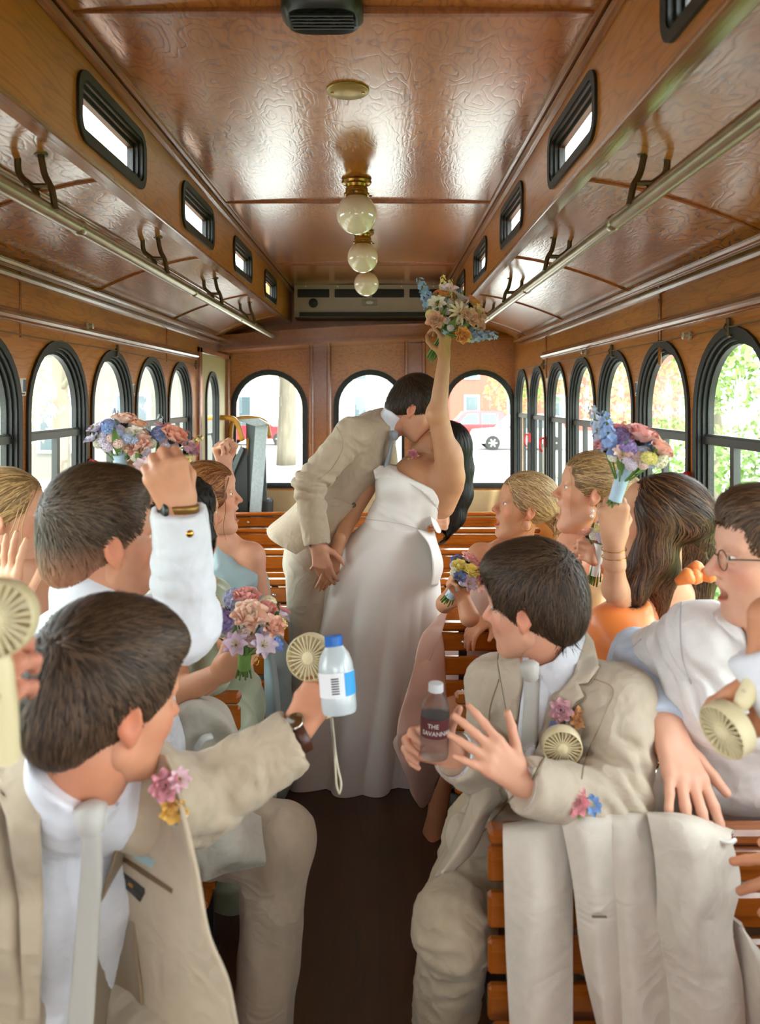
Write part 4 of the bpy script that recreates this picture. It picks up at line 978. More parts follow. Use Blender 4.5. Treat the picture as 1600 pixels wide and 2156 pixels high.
def hand(f, wrist, dirv, palm, thumb, sc=1., curls=None, tc=((.7, .75, .35), (.35, .95, .35), (.2, 1, .3)), spread=0., fore=None, fr=.028, k=.010, rw=1.):
    """hand into a field: wrist point, direction to the knuckles, palm normal, side of the thumb; curls = bends per finger"""
    d = unit(dirv); n = np.asarray(palm, float); n = unit(n-d*np.dot(d, n)); t = np.asarray(thumb, float); t = unit(t-d*np.dot(d, t)-n*np.dot(n, t)); w = np.asarray(wrist, float); tips = []
    curls = curls or {}
    if fore is not None: f.cone(fore, w, fr*1.25, .024*sc*rw, 0.0, None); f.cone(w, w+d*.02*sc, .024*sc*rw, .022*sc, .01, (t, 1.2))
    for nm, (off, kn, seg) in FING.items():
        c = curls.get(nm, curls.get('all', (.3, .35, .2))); K = w+d*kn*sc+t*off*sc
        f.cone(w+d*.012*sc+t*off*.55*sc, K, .0145*sc, .0118*sc, .012)
        fd = unit(d+t*spread*off*16); fn = unit(n-fd*np.dot(n, fd)); p = K; r = np.array([.0098, .0090, .0080, .0068])*sc*(.88 if nm == 'pinky' else 1); an = 0
        for i in range(3):
            an += c[i]; dv = fd*math.cos(an)+fn*math.sin(an); q = p+dv*seg[i]*sc; f.cone(p, q, r[i], r[i+1], .004 if i else k); p = q
        tips.append(p)
    p = w+d*.022*sc+t*.020*sc+n*.006*sc; f.cone(p, w+d*.05*sc+t*.012*sc+n*.008*sc, .017*sc, .014*sc, .012)
    for i, (v, L, r0, r1) in enumerate(zip(tc, (.040, .034, .027), (.0150, .0112, .0098), (.0112, .0098, .0080))):
        q = p+unit(t*v[0]+d*v[1]+n*v[2])*L*sc; f.cone(p, q, r0*sc, r1*sc, .008 if i == 0 else .004); p = q
    tips.append(p); return tips
FIST = dict(all=(1.35, 1.6, .9)); GRIP = dict(index=(.75, 1.0, .6), middle=(.85, 1.05, .65), ring=(.9, 1.05, .7), pinky=(.95, 1.05, .7)); FLAT = dict(all=(.12, .15, .1)); RELAX = dict(index=(.25, .35, .2), middle=(.35, .4, .25), ring=(.4, .45, .3), pinky=(.45, .45, .3))
TC_FIST = ((.55, .75, .6), (-.15, .75, .75), (-.8, .45, .35)); TC_GRIP = ((.55, .6, .8), (.15, .75, .8), (-.35, .8, .55)); TC_OUT = ((.8, .65, .25), (.6, .9, .2), (.45, 1, .15))
def bb(*pts, m=.12):
    A = np.array(pts); return A.min(0)-m, A.max(0)+m
def short_hair(f, top=.0, nape=-.048, puff=.008, front=.075):
    """men's cut: cap over the cranium with the face and neck kept free"""
    f.ell((0, -.014, .052+top*.3), (.080+puff*.6, .101+puff, .088+puff+top), k=0)
    f.ell((0, -.062, .0), (.060+puff*.5, .045+puff, .055), k=.03)
    if top: f.ell((0, .045, .105+top*.5), (.055, .045, .035), k=.03)
    f.ell((0, .125, .005), (.10, .068, .078), k=.01, mode='sub'); f.ell((0, .085, -.045), (.12, .075, .075), k=.012, mode='sub')
    for s_ in (-1, 1): f.ell((s_*.092, .000, -.012), (.030, .026, .040), k=.006, mode='sub')
    f.ell((0, -.070, -.028), (.052, .036, .040), k=.03)
    f.cut((0, 0, nape), (0, .35, -1), .022); return f
def radial(crown=(0, -.07, .12), fw=1.):
    c = np.array(crown)
    def fn(p):
        d = p-c; d = d/(np.linalg.norm(d, axis=1)[:, None]+1e-6); top = np.clip((p[:, 2]-.07)/.05, 0, 1)[:, None]
        return d*(1-top*.5*fw)+np.array([.25, 1, 0])*top*.6*fw+np.array([0, 0, -.25])*(1-top)
    return fn
# ================================================================ flowers
def petal(L, W, cup=.3, curl=.2, n=5, m=5, tip=.5):
    """one petal in local space growing along +Y, cupped towards +Z"""
    G = []
    for i in range(n):
        t = i/(n-1); wd = W*(math.sin(math.pi*min(t*.8+.12, 1))**tip)*.5; row = []
        for j in range(m):
            u = -1+2*j/(m-1); row.append((u*wd, L*t-.08*L*u*u*t, L*(cup*(u*u)*.4*t-curl*t*t)))
        G.append(row)
    return np.array(G)
def rotm(ax, an): return np.array(Matrix.Rotation(an, 3, ax))
def ftag(m, G, R, col, o=(0,0,0)):
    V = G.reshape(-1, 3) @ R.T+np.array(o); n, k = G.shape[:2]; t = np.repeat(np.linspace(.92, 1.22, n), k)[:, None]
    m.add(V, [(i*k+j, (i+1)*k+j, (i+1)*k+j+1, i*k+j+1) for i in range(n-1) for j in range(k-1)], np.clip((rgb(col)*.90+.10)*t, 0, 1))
M_petal = mat('petal', 'ffffff', .55, attr='col', spec=.3, sheen=.2, sss=.15); M_stem = mat('stem_green', '5f7f3a', .6, var=.2, vscale=30); M_leafb = mat('bouquet_leaf', '6e8c4a', .5, var=.2, vscale=20)
M_ribbon = mat('pale_blue_ribbon', 'a9c3d6', .35, sheen=.3, bump=.1, bscale=80)
FC = {}
def f_rose(col, r=.028):
    k = ('rose', col, r)
    if k in FC: return FC[k]
    m = MB(); rr = random.Random(hash(col) % 999)
    for ring, (n, tilt, L) in enumerate(((3, 1.46, .80), (4, 1.34, .84), (5, 1.20, .92), (6, 1.02, 1.0), (7, .80, 1.02))):
        for i in range(n):
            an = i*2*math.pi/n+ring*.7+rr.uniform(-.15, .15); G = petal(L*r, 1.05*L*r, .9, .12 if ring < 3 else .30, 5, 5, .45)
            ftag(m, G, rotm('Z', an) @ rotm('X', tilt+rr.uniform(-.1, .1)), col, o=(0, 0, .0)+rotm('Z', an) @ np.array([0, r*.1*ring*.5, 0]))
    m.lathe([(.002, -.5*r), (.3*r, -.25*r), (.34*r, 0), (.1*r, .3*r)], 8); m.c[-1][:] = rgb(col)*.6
    FC[k] = m.mesh('rose', M_petal, True, False, True); return FC[k]
def f_open(col, r=.04, n=6, cen='3a2a18', W=.55, curl=.28, tilt=.5):
    k = ('open', col, r, n, W)
    if k in FC: return FC[k]
    m = MB()
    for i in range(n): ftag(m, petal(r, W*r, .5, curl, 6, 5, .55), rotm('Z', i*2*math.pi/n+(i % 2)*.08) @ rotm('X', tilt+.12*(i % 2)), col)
    for i in range(6): a = i*1.05; m.tube([(0,0,0), (.12*r*math.cos(a), .12*r*math.sin(a), .25*r), (.22*r*math.cos(a), .22*r*math.sin(a), .42*r)], [.02*r, .018*r, .04*r], 5, col=rgb(cen))
    m.lathe([(.02*r, -.3*r), (.1*r, -.05*r), (.09*r, .06*r), (.01*r, .12*r)], 6); m.c[-1][:] = rgb('8fa05a')
    FC[k] = m.mesh('open_flower', M_petal, True, False, True); return FC[k]
def f_daisy(col, r=.026): return f_open(col, r, 11, 'd8a83a', .26, .15, .25)
def f_spike(col, L=.08, r=.011, n=16, col2=None):
    k = ('spike', col, L, r)
    if k in FC: return FC[k]
    m = MB(); rr = random.Random(len(col)+int(L*1000)); m.tube([(0,0,-.03), (0,0,L)], .0016, 5, col=rgb('6f8a48'))
    for i in range(n):
        t = i/n; a = i*2.4; s_ = r*(1.15-.6*t); c = np.array([math.cos(a)*r*.8*(1-.4*t), math.sin(a)*r*.8*(1-.4*t), L*t]); R = lookR((math.cos(a), math.sin(a), .5))
        for j in range(4): ftag(m, petal(s_, s_*.9, .5, .2, 3, 3), R @ rotm('Z', j*math.pi/2+.3) @ rotm('X', .45), col if rr.random() < .75 or not col2 else col2, c)
    FC[k] = m.mesh('flower_spike', M_petal, True, False, True); return FC[k]
def f_ball(col, r=.02, n=38):
    k = ('ball', col, r)
    if k in FC: return FC[k]
    m = MB()
    for i in range(n):
        z = 1-1.5*(i+.5)/n; a = i*2.4; d = np.array([math.sqrt(max(0, 1-z*z))*math.cos(a), math.sqrt(max(0, 1-z*z))*math.sin(a), z])
        for j in range(4): ftag(m, petal(r*.44, r*.42, .5, .2, 3, 3), lookR(d) @ rotm('Z', j*1.57+i) @ rotm('X', .35), col, d*r*.75)
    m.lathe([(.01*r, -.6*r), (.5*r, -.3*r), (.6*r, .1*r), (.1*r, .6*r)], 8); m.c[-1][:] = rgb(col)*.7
    FC[k] = m.mesh('blossom_cluster', M_petal, True, False, True); return FC[k]
def f_leaf(L=.07, W=.02):
    k = ('leaf', L, W)
    if k not in FC: m = MB(); m.grid(petal(L, W, .4, .3, 7, 3, .8)); FC[k] = m.mesh('leaf', M_leafb, True, False)
    return FC[k]
KIND = {'rose': ('rose', lambda c, s: f_rose(c, s*.95)), 'lily': ('lily', lambda c, s: f_open(c, s*1.4, 6, '3a2a18', .55)), 'open': ('ruffled_bloom', lambda c, s: f_open(c, s*1.1, 8, 'c8b84a', .7, .2, .6)),
        'daisy': ('daisy', lambda c, s: f_daisy(c, s*1.1)), 'spike': ('flower_spike', lambda c, s: f_spike(c, s*2.6, s*.42)), 'ball': ('blossom_cluster', lambda c, s: f_ball(c, s*.9)), 'del': ('delphinium', lambda c, s: f_spike(c, s*3.4, s*.5, 22))}
def bouquet(hub, axis, toward, label, flowers, spread=.75, fs=1.18, L=.13, stem_back=.10, wrap=(.0, .06), nst=14, wrapm=None, leaf=8, filler=22):
    """hub: point where the hand grips; axis: from the grip to the flower heads; flowers: (kind, colour, size, u, v) on the dome"""
    ax = unit(axis); R = lookR(ax, toward if abs(np.dot(unit(toward), ax)) < .95 else None); b = empty('bouquet', tuple(hub)); tag(b, label, 'bouquet', 'wedding bouquets')
    for (kd, col, s_, u, v) in flowers:
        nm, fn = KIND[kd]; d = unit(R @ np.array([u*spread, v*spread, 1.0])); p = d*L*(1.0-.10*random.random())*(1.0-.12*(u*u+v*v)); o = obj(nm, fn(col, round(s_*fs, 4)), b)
        RR = lookR(unit(d+ax*.1)) @ rotm('Z', random.random()*6.28); M4 = Matrix(RR.tolist()).to_4x4(); M4.translation = Vector(p); o.matrix_local = M4
        mm = MB(); mm.tube(spline([p-d*.004, p*.55, p*.15, -ax*stem_back*.3+np.array([u, v, 0])*.004], 4), .0022, 6); mm.build('stem', M_stem, b, smooth=True)
    rr = random.Random(int(abs(hub[0])*1000))
    for i in range(filler):
        a = i*2.4+.5; q = math.sqrt((i+.5)/filler)*1.05; d = unit(R @ np.array([q*math.cos(a)*spread, q*math.sin(a)*spread, 1.0])); o = obj('filler_bloom', f_ball(('d9c9d8', 'e9e2cf', 'b9c3dc', 'e3c3b4')[i % 4], .016), b)
        M4 = Matrix(lookR(d).tolist()).to_4x4(); M4.translation = Vector(d*L*(.80-.12*q*q)); o.matrix_local = M4
    for i in range(nst):
        a = i*2.4; q = R @ np.array([math.cos(a), math.sin(a), 0])*.011*math.sqrt((i+.5)/nst); e = R @ np.array([math.cos(a), math.sin(a), 0])*.022*math.sqrt((i+.5)/nst)
        mm = MB(); mm.tube([ax*.04+q*1.3, q, -ax*stem_back*(.85+.25*rr.random())+e], .0026, 6); mm.build('stem', M_stem, b, smooth=True)
    for i in range(leaf):
        a = i*2*math.pi/leaf+.3; d = unit(R @ np.array([math.cos(a)*spread*.95, math.sin(a)*spread*.95, 1])); p = d*L*.45; o = obj('leaf', f_leaf(L*.6, L*.17), b)
        RR = np.stack([unit(np.cross(d, ax)+1e-6), d, -unit(np.cross(np.cross(d, ax)+1e-6, d))], 1); M4 = Matrix(RR.tolist()).to_4x4(); M4.translation = Vector(p); o.matrix_local = M4
    mm = MB(); mm.tube([-ax*wrap[1], -ax*(wrap[1]*.5), -ax*wrap[0]+ax*.02], [.0175, .0165, .018], 14); mm.build('ribbon_wrap', wrapm or M_ribbon, b, smooth=50)
    return b
def boutonniere(pt, nrm, fl, label=None, parent=None, base=(0,0,0)):
    """small lapel flowers as (kind, colour, size, dx, dz)"""
    R = lookR(nrm, (1, 0, 0)); root = bpy.data.objects.new('boutonniere', None); COL.objects.link(root); root.location = tuple(np.array(pt)-np.array(base)); root.parent = parent
    for (kd, col, s_, dx, dz) in fl:
        nm, fn = KIND[kd]; o = obj(nm, fn(col, s_), root); M4 = Matrix((lookR(unit(np.array(nrm)+np.array([dx, 0, dz])*12), (1, 0, 0))).tolist()).to_4x4(); M4.translation = Vector((dx, 0, dz)) ; o.matrix_local = M4
    mm = MB(); mm.tube([(0, 0, 0), (.004, .004, -.03), (.006, .006, -.055)], [.005, .004, .003], 8); mm.build('wrapped_stem', M_ribbon, root, smooth=True)
    o = obj('leaf', f_leaf(.035, .014), root); o.rotation_euler = (1.2, 0, .8)
    return root
# ================================================================ the couple
WS = dict(amp=.004, scale=9, stretch=(1, 1, .7), seed=2); WF = dict(amp=.0016, scale=38, seed=5)
def limb(f, a, b, c, r, k=.02): f.cone(a, b, r[0], r[1], k); f.cone(b, c, r[1]*.98, r[2], k)
def trim(f, E, d, w=.075, t=.07): f.ell(np.array(E)+unit(d)*t, (w, w, t), lookR(d), k=.004, mode='sub')
# ---- groom
g = Person('groom in a beige suit bending to kiss the bride', 'light', 'd19a7c', 'the couple', base=(-.36, 3.42, 0))
hc = P(868, 866, 3.36); gface = (.80, -.06, -.52)
g.head(hc, gface, (.5, 0, .8), 1.03, 0, brow='2a1d14'); nb = P(806, 905, 3.38); g.neck(nb, .056)
g.hair(lambda f: short_hair(f, .012, nape=-.04, puff=.010), '2a1f18', radial((.02, -.08, .11)), n=4200, ln=.045, hl='4a3828')
sh = P(742, 915, 3.25); sh2 = P(800, 925, 3.60); el = P(650, 1020, 3.17); wr = P(667, 1140, 3.13); el2 = P(815, 1020, 3.62); wr2 = P(893, 1085, 3.48)
pel = P(662, 1135, 3.42); wai = P(700, 1050, 3.42); che = P(758, 955, 3.42); side = (0, 1, 0)
def jk(f):
    f.cone(P(690, 1080, 3.42), wai, .120, .122, .03, (side, 1.2)); f.cone(wai, che, .126, .134, .04, (side, 1.25)); f.cone(che, P(785, 905, 3.42), .125, .085, .04, (side, 1.3))
    f.cone(sh, sh2, .066, .062, .05); f.cone(nb, sh, .062, .062, .04)
    limb(f, sh, el, wr, (.072, .062, .054)); limb(f, sh2, el2, wr2, (.07, .06, .05))
    trim(f, P(666, 1141, 3.13), wr-el, .08); trim(f, wr2, (1, -.1, -.3), .07)
jf = g.cloth('jacket', jk, *bb(sh, sh2, wr, pel, wr2, P(560, 1120, 3.4), m=.22), M_suit, .0068, 2, [dict(amp=.004, scale=8, stretch=(1, 1, 1), seed=2), WF], creases=[(el, wr-sh, .09, .008, 22), (sh+np.array([0, 0, -.03]), el-sh, .07, .005, 20)])
ax0 = np.array([1, 0, -.44]); Gj = []
lvl = [(712, 1038, .118, .165, .50), (694, 1070, .128, .178, .50), (668, 1106, .142, .195, .46), (640, 1136, .158, .205, .42), (633, 1146, .162, .205, .42)]
for t in np.linspace(0, 2*np.pi, 80, endpoint=False):
    row = []
    for (x, y, a_, b2, sl_) in lvl: row.append(P(x, y, 3.42)+unit(np.array([1, 0, -sl_]))*a_*math.cos(t)*(1+.03*math.sin(5*t))+np.array([0, b2*math.sin(t)*(1+.03*math.sin(4*t)), -.03*max(0, math.sin(t+.6))*(y > 1100)]))
    Gj.append(row)
Gj = np.array(Gj); mb = MB(); mb.grid(np.stack([spline(r_, 6) for r_ in Gj]), closeu=True, thick=.005); g.piece('jacket_skirt', mb, M_suit)
g.seam(jf, [(690, 882), (712, 905), (722, 940), (700, 985), (672, 1008)], 3, 3.8, 'b0a084'); g.seam(jf, [(800, 1018), (775, 1050), (745, 1082), (705, 1120)], 3, 3.8, '8f8068', .002)
kn = P(655, 1400, 3.28); an = P(652, 1640, 3.32); kn2 = P(690, 1400, 3.5); an2 = P(690, 1630, 3.55)
def tr(f):
    f.cone(pel, pel+np.array([0, 0, -.1]), .13, .14, .03, (side, 1.2)); limb(f, P(655, 1180, 3.30), kn, an, (.112, .088, .072)); limb(f, P(675, 1180, 3.52), kn2, an2, (.11, .085, .07))
g.cloth('trousers', tr, *bb(pel, an, an2, P(600, 1130, 3.3), m=.2), M_suit2, .009, 2, [dict(amp=.004, scale=9, stretch=(1, 1, .4), seed=8)])
tips = []
wd = unit(P(686, 1225, 3.12)-wr)
g.field(lambda f: tips.extend(hand(f, wr+wd*.01, wd, (.25, .85, .1), (.9, -.3, .2), 1.06, dict(all=(.35, .35, .2)), TC_OUT, fore=wr-wd*.05)), *bb(wr, wr+wd*.2, m=.07), h=.003)
w2 = P(938, 1090, 3.35); d2 = unit(np.array([-.22, -.45, -.25]))
g.field(lambda f: hand(f, w2, (-.12, -1, -.02), (-1, .12, -.05), (0, 0, 1), 1.0, dict(all=(1.0, .55, .3)), TC_OUT, fore=w2+np.array([.0, .06, .03])), *bb(w2, m=.2), h=.003)
mb = MB(); mb.tube([wr-wd*.03, wr+wd*.004], [.046, .044], 18, cap=False, flat=(1, .8)); g.piece('shirt_cuff', mb, M_shirt)
def gcol(f): f.cone(P(812, 905, 3.38), P(836, 872, 3.36), .068, .062, 0)
g.cloth('shirt_collar', gcol, *bb(P(820, 890, 3.37), m=.14), M_shirt, .005, 1, cuts=[(P(836, 875, 3.37), P(900, 810, 3.37)-P(840, 880, 3.37))])
g.piece('tie', MB().tube(spline([P(826, 918, 3.30), P(823, 940, 3.28), P(814, 975, 3.28), P(800, 1010, 3.30)], 5), np.array([.012]+[.022]*4+[.026]*6+[.028]*5), 10, flat=(1, .35), up=(0, 1, 0)), M_tieb)
for (q, r_) in (((830, 916), .026),): g.piece('tie_knot', MB().lathe([(.002, -.02), (.016, -.018), (.02, .01), (.012, .022)], 12, o=P(829, 917, 3.285)), M_tieb)
lp = [(806, 858), (820, 868), (822, 905), (824, 935), (812, 985), (798, 1015), (790, 960), (792, 905), (782, 897), (786, 862)]
g.piece('lapel', sheet(jf, lp, 3.0, 3.7, .006, .006, 7), M_suit, 30)
for (x, y) in ((744, 1063), (706, 1100)): g.piece('button', MB().lathe([(.011, 0), (.012, .003), (.009, .006), (.004, .004)], 12, o=ray_hit(jf, [x], [y], 3.0, 3.7)[0][0]-np.array([0, .002, 0]), R=lookR((.2, -1, 0))), mat('horn_button', '6d5640', .3))
g.arms(nb, [sh, el, wr], [sh2, el2, w2+np.array([.0, .03, .0])], [che, pel, kn, an], [pel, kn2, an2])
go = g.build(); boutonniere(P(868, 962, 3.27), (.2, -1, .3), [('rose', 'd98a90', .022, 0, .01), ('ball', 'e8d68a', .014, -.012, -.016), ('rose', 'e6b0a0', .014, .018, -.004)], parent=go, base=(-.36, 3.42, 0))
# ---- bride
b = Person('bride in a white strapless gown leaning back with one arm raised', 'tan', 'bd8a66', 'the couple', base=(0, 3.3, 0))
bh = P(925, 940, 3.36); b.head(bh, (-.62, .05, .75), (.78, -.05, .62), .96, 0, fem=True, brow='241811')
bn = P(884, 992, 3.32); bsh = P(948, 1000, 3.20); bsh2 = P(852, 992, 3.46); bel = P(922, 872, 3.14); bwr = P(935, 752, 3.12)
bc = P(880, 1012, 3.32); bw = P(836, 1095, 3.30); bax = unit(bc-bw)
def bt(f):
    f.cone(bn, bh, .044, .048, .02); f.cone(bw, bc, .105, .118, .03, ((0, 1, 0), 1.15)); f.cone(bc, bn, .105, .05, .05, ((0, 1, 0), 1.1)); f.cone(bsh, bsh2, .050, .046, .05)
    f.cone(P(940, 1020, 3.25), P(925, 1060, 3.27), .075, .07, .05); f.cone(bsh, bel, .056, .041, .03); f.cone(bel, bwr, .040, .025, .02); f.ell(bel+np.array([-.01, 0, 0]), (.04, .04, .045), k=.02)
    f.ell(P(950, 965, 3.18), (.05, .05, .075), k=.03)
b.field(bt, *bb(bn, bh, bwr, bw, bsh, bsh2, m=.17), h=.006, relax=2)
hd = unit(P(938, 700, 3.10)-bwr)
b.field(lambda f: hand(f, bwr, hd, (-.75, .55, .1), (-.5, -.75, 0), .95, GRIP, TC_GRIP, fore=bwr-hd*.06, fr=.022), *bb(bwr, bwr+hd*.16, m=.08), h=.003)
fs = P(770, 1030, 3.36); fe = P(738, 1085, 3.32); fw = P(708, 1160, 3.16)
fd = unit(P(690, 1225, 3.14)-fw)
b.field(lambda f: (f.cone(fs, fe, .042, .038, 0), f.cone(fe, fw, .038, .025, .02), hand(f, fw, fd, (-.5, .8, 0), (-.8, -.5, .2), .97, dict(all=(.2, .25, .15)), TC_OUT, fore=fw-fd*.05, fr=.022)), *bb(fs, fe, fw, fw+fd*.2, m=.08), h=.004)
# gown: bodice and skirt
def bod(f):
    f.cone(bw-bax*.03, bw+bax*.05, .128, .118, .02, ((0, 1, 0), 1.12)); f.cone(bw+bax*.04, bc-bax*.01, .118, .133, .03, ((0, 1, 0), 1.18))
    f.ell(P(835, 1018, 3.28), (.09, .135, .085), k=.04); f.ell(P(905, 1065, 3.27), (.045, .08, .07), k=.04)
bf = b.cloth('bodice', bod, *bb(bw, bc, m=.26), mat('white_satin', 'eeebe6', .38, sheen=.3, spec=.5, bump=.02, bscale=200), .006, 2, [dict(amp=.003, scale=10, seed=4)], cuts=[(P(880, 1014, 3.2), unit(np.array([.42, -.05, .9])))], creases=[(bw, bax, .05, .004, 24)])
# folded neckline band
th = np.linspace(0, 2*np.pi, 60, endpoint=False); e1 = unit(np.cross(bax, (0, 1, 0))); e2 = np.array([0., 1, 0]); cen = bc-bax*.015
mb = MB(); Gb = []
for t in th:
    q = cen+e1*math.cos(t)*.142+e2*math.sin(t)*.158+bax*(.0+.02*math.cos(t)); Gb.append([q-bax*.035, q-bax*.01+unit(q-cen)*.008, q+bax*.01+unit(q-cen)*.006, q+bax*.016-unit(q-cen)*.004])
b.piece('neckline_fold', sheet(bf, [(786, 990), (800, 980), (830, 980), (868, 990), (900, 1012), (922, 1046), (929, 1078), (916, 1066), (890, 1036), (850, 1010), (812, 1004), (790, 1010)], 3.0, 3.6, .010, .008, 5, 3), MATS['white_satin'])
b.seam(bf, [(756, 1092), (800, 1096), (850, 1104), (895, 1118)], 3, 3.6, 'd4d0c8', .0014)
lv = [(1085, 842, 62, .13), (1105, 830, 68, .145), (1140, 814, 92, .19), (1200, 803, 122, .21), (1300, 790, 140, .22), (1420, 775, 152, .22), (1540, 762, 160, .22), (1632, 752, 165, .22), (1640, 751, 163, .22)]
G = []; nt_ = 220
ph = th = np.linspace(0, 2*np.pi, nt_, endpoint=False)
ylev = np.array([l[0] for l in lv]); yy = np.linspace(1085, 1640, 70)
cx = np.interp(yy, ylev, [l[1] for l in lv]); hw = np.interp(yy, ylev, [l[2] for l in lv]); ry = np.interp(yy, ylev, [l[3] for l in lv])
for t in th:
    row = []
    for i, y in enumerate(yy):
        s_ = max(0, (y-1110)/550); a_ = t+.25*s_*math.sin(3*t); fold = 1+(.02+.34*s_)*min(1, s_*3)*((abs(math.sin(3.5*t+.5))-.64)*.55+(abs(math.sin(5.5*t+1.1+.8*s_))-.64)*.5+math.sin(13*t)*.07)
        row.append(P(cx[i]+hw[i]*math.cos(t)*fold, y, 3.30)*np.array([1, 0, 1])+np.array([0, 3.30+.08*s_+ry[i]*math.sin(t)*fold, 0]))
    G.append(row)
mb = MB(); mb.grid(G, closeu=True); b.piece('skirt', mb, MATS['white_satin'])
# loose overskirt fold at her back
mb = MB(); mb.grid(patch([[P(880, 1115, 3.14), P(905, 1120, 3.2), P(915, 1118, 3.32)], [P(905, 1150, 3.08), P(926, 1160, 3.18), P(922, 1150, 3.34)], [P(912, 1200, 3.05), P(933, 1195, 3.2), P(926, 1200, 3.35)], [P(908, 1235, 3.03), P(922, 1232, 3.2), P(916, 1230, 3.34)]], 20, 14), thick=.003); b.piece('overskirt_fold', mb, MATS['white_satin'])
mb = MB(); mb.grid(patch([[P(905, 1082, 3.2), P(915, 1085, 3.24), P(922, 1075, 3.3)], [P(912, 1105, 3.16), P(922, 1108, 3.22), P(928, 1100, 3.3)], [P(920, 1120, 3.16), P(927, 1122, 3.22), P(930, 1112, 3.3)]], 12, 10), thick=.003); b.piece('bow_end', mb, MATS['white_satin'])
bR = b.R
def bhair(f):
    f.ell((0, -.018, .05), (.088, .105, .095), k=0); f.ell((0, .12, -.01), (.1, .07, .085), k=.01, mode='sub'); f.ell((0, .09, -.06), (.11, .08, .08), k=.012, mode='sub')
    L = lambda p: (p-bh) @ bR/.96
    ch = [P(945, 930, 3.36), P(962, 985, 3.38), P(964, 1040, 3.38), P(955, 1090, 3.36), P(948, 1122, 3.34)]
    f.chain([L(q) for q in ch], [.075, .068, .060, .042, .014], .04)
    f.chain([L(q) for q in (P(935, 1000, 3.42), P(940, 1060, 3.42), P(930, 1105, 3.40))], [.06, .05, .015], .03)
dn = (np.array([.03, 0, -1.])) @ bR
b.hair(bhair, '17110d', lambda p: dn+.35*np.stack([np.sin(p[:, 2]*60), np.cos(p[:, 1]*50), 0*p[:, 0]], 1), n=3000, ln=.16, w=.0016, steps=10, lo=(-.25, -.35, -.32), hi=(.25, .2, .3), h=.007, lift=.004)
bo = b.build()
bouquet(P(934, 704, 3.10), P(958, 660, 3.02)-P(925, 722, 3.12), (1, 0, 0), 'large mixed bouquet held high in the raised hand of the bride', [
 ('daisy', 'f2e6d8', .034, -.05, -.5), ('spike', 'f0dc78', .022, -.5, .7), ('rose', 'e89a2a', .024, -.55, .2), ('del', '6f93c4', .026, -1.15, .1), ('open', 'f4ece4', .028, -.75, -.25), ('open', 'e8d6e2', .03, -.35, .35),
 ('rose', 'e9b49a', .028, .25, -.55), ('open', 'd8a890', .026, .55, -.2), ('daisy', 'f0e8da', .026, .95, .25), ('rose', 'e0902a', .026, .55, .45), ('open', 'e6d8e6', .026, .2, .75), ('spike', 'ead98a', .02, -.25, .95),
 ('rose', 'e8b0a0', .022, .8, -.5), ('daisy', 'f2ece2', .026, 1.25, -.5), ('del', '7f9cc8', .026, 1.35, -1.0), ('del', '90a89a', .02, 1.75, -.85), ('ball', 'f0e08a', .018, .9, -1.25), ('rose', 'e8981c', .024, .35, -1.35),
 ('rose', 'eab8a0', .028, -.95, -.85), ('ball', 'efe0a0', .018, -1.2, -.45), ('ball', '8aa6d0', .018, -.9, .5), ('rose', 'c87a6a', .018, 1.0, -.1), ('spike', 'ecd26a', .018, .75, -1.55)], spread=.85, fs=1.45, L=.185, stem_back=.135, wrap=(-.01, .02), nst=26, leaf=12)
# ================================================================ guests on the right
def cuff(p, a, b, r, name='shirt_cuff', m=None, fl=(1, .85)): p.piece(name, MB().tube([a, (np.array(a)+np.array(b))/2, b], [r, r*1.02, r*.98], 20, cap=False, flat=fl), m or M_shirt)
# ---- man clapping in the middle of the right side
p = Person('dark-haired man in a beige suit holding a maroon-labelled water bottle', 'light', 'd9a184', base=(.35, 1.9, 0))
hc = P(1122, 1284, 1.76); p.head(hc, (-.86, .46, -.10), (.12, -.08, 1), 1.0, 0, brow='2a1d14'); nb = P(1162, 1428, 1.80); p.neck(nb, .060)
def h9(f): short_hair(f, .010, nape=-.06, puff=.012); f.ell((0, .062, .098), (.06, .045, .035), k=.02); f.ell((.04, -.07, .02), (.045, .04, .06), k=.03)
p.hair(h9, '35271b', radial((.0, -.06, .13), .8), n=6500, ln=.055, w=.0012, steps=8, hl='584230', lift=.006, jit=.22)
sh = P(1040, 1440, 1.88); sh2 = P(1310, 1476, 1.66); el = P(1035, 1640, 1.78); wr = P(962, 1592, 1.625); el2 = P(1300, 1690, 1.56); wr2 = P(1112, 1655, 1.46)
che = P(1180, 1510, 1.80); wai = P(1165, 1680, 1.90); pel = np.array([.36, 1.97, .53]); sd = unit(sh2-sh)
def jk(f):
    f.cone(pel, wai, .125, .118, .03, (sd, 1.4)); f.cone(wai, che, .118, .125, .04, (sd, 1.45)); f.cone(sh, sh2, .058, .060, .05); f.cone(nb, sh, .058, .055, .04); f.cone(nb, sh2, .060, .058, .05)
    limb(f, sh, el, wr, (.064, .058, .050)); limb(f, sh2, el2, wr2, (.074, .064, .050), .02)
    f.cone(wai, P(985, 1760, 1.80), .09, .05, .05); trim(f, wr, wr-el, .085); trim(f, wr2, wr2-el2, .075)
jf = p.cloth('jacket', jk, *bb(sh, sh2, el, wr, el2, wr2, pel, m=.17), M_suit2, .0065, 2, [dict(amp=.004, scale=9, seed=12), WF], creases=[(el2, wr2-sh2, .10, .009, 20), (sh2+np.array([-.03, 0, -.10]), el2-sh2, .06, .006, 22), (el, wr-sh, .09, .008, 20)])
p.seam(jf, [(1240, 1425), (1290, 1450), (1275, 1500), (1235, 1590), (1225, 1640)], 1.3, 2.1); p.seam(jf, [(1050, 1430), (1030, 1500), (1035, 1580)], 1.3, 2.1); p.seam(jf, [(1110, 1640), (1060, 1700), (1000, 1770)], 1.3, 2.1, '8f8068', .002)
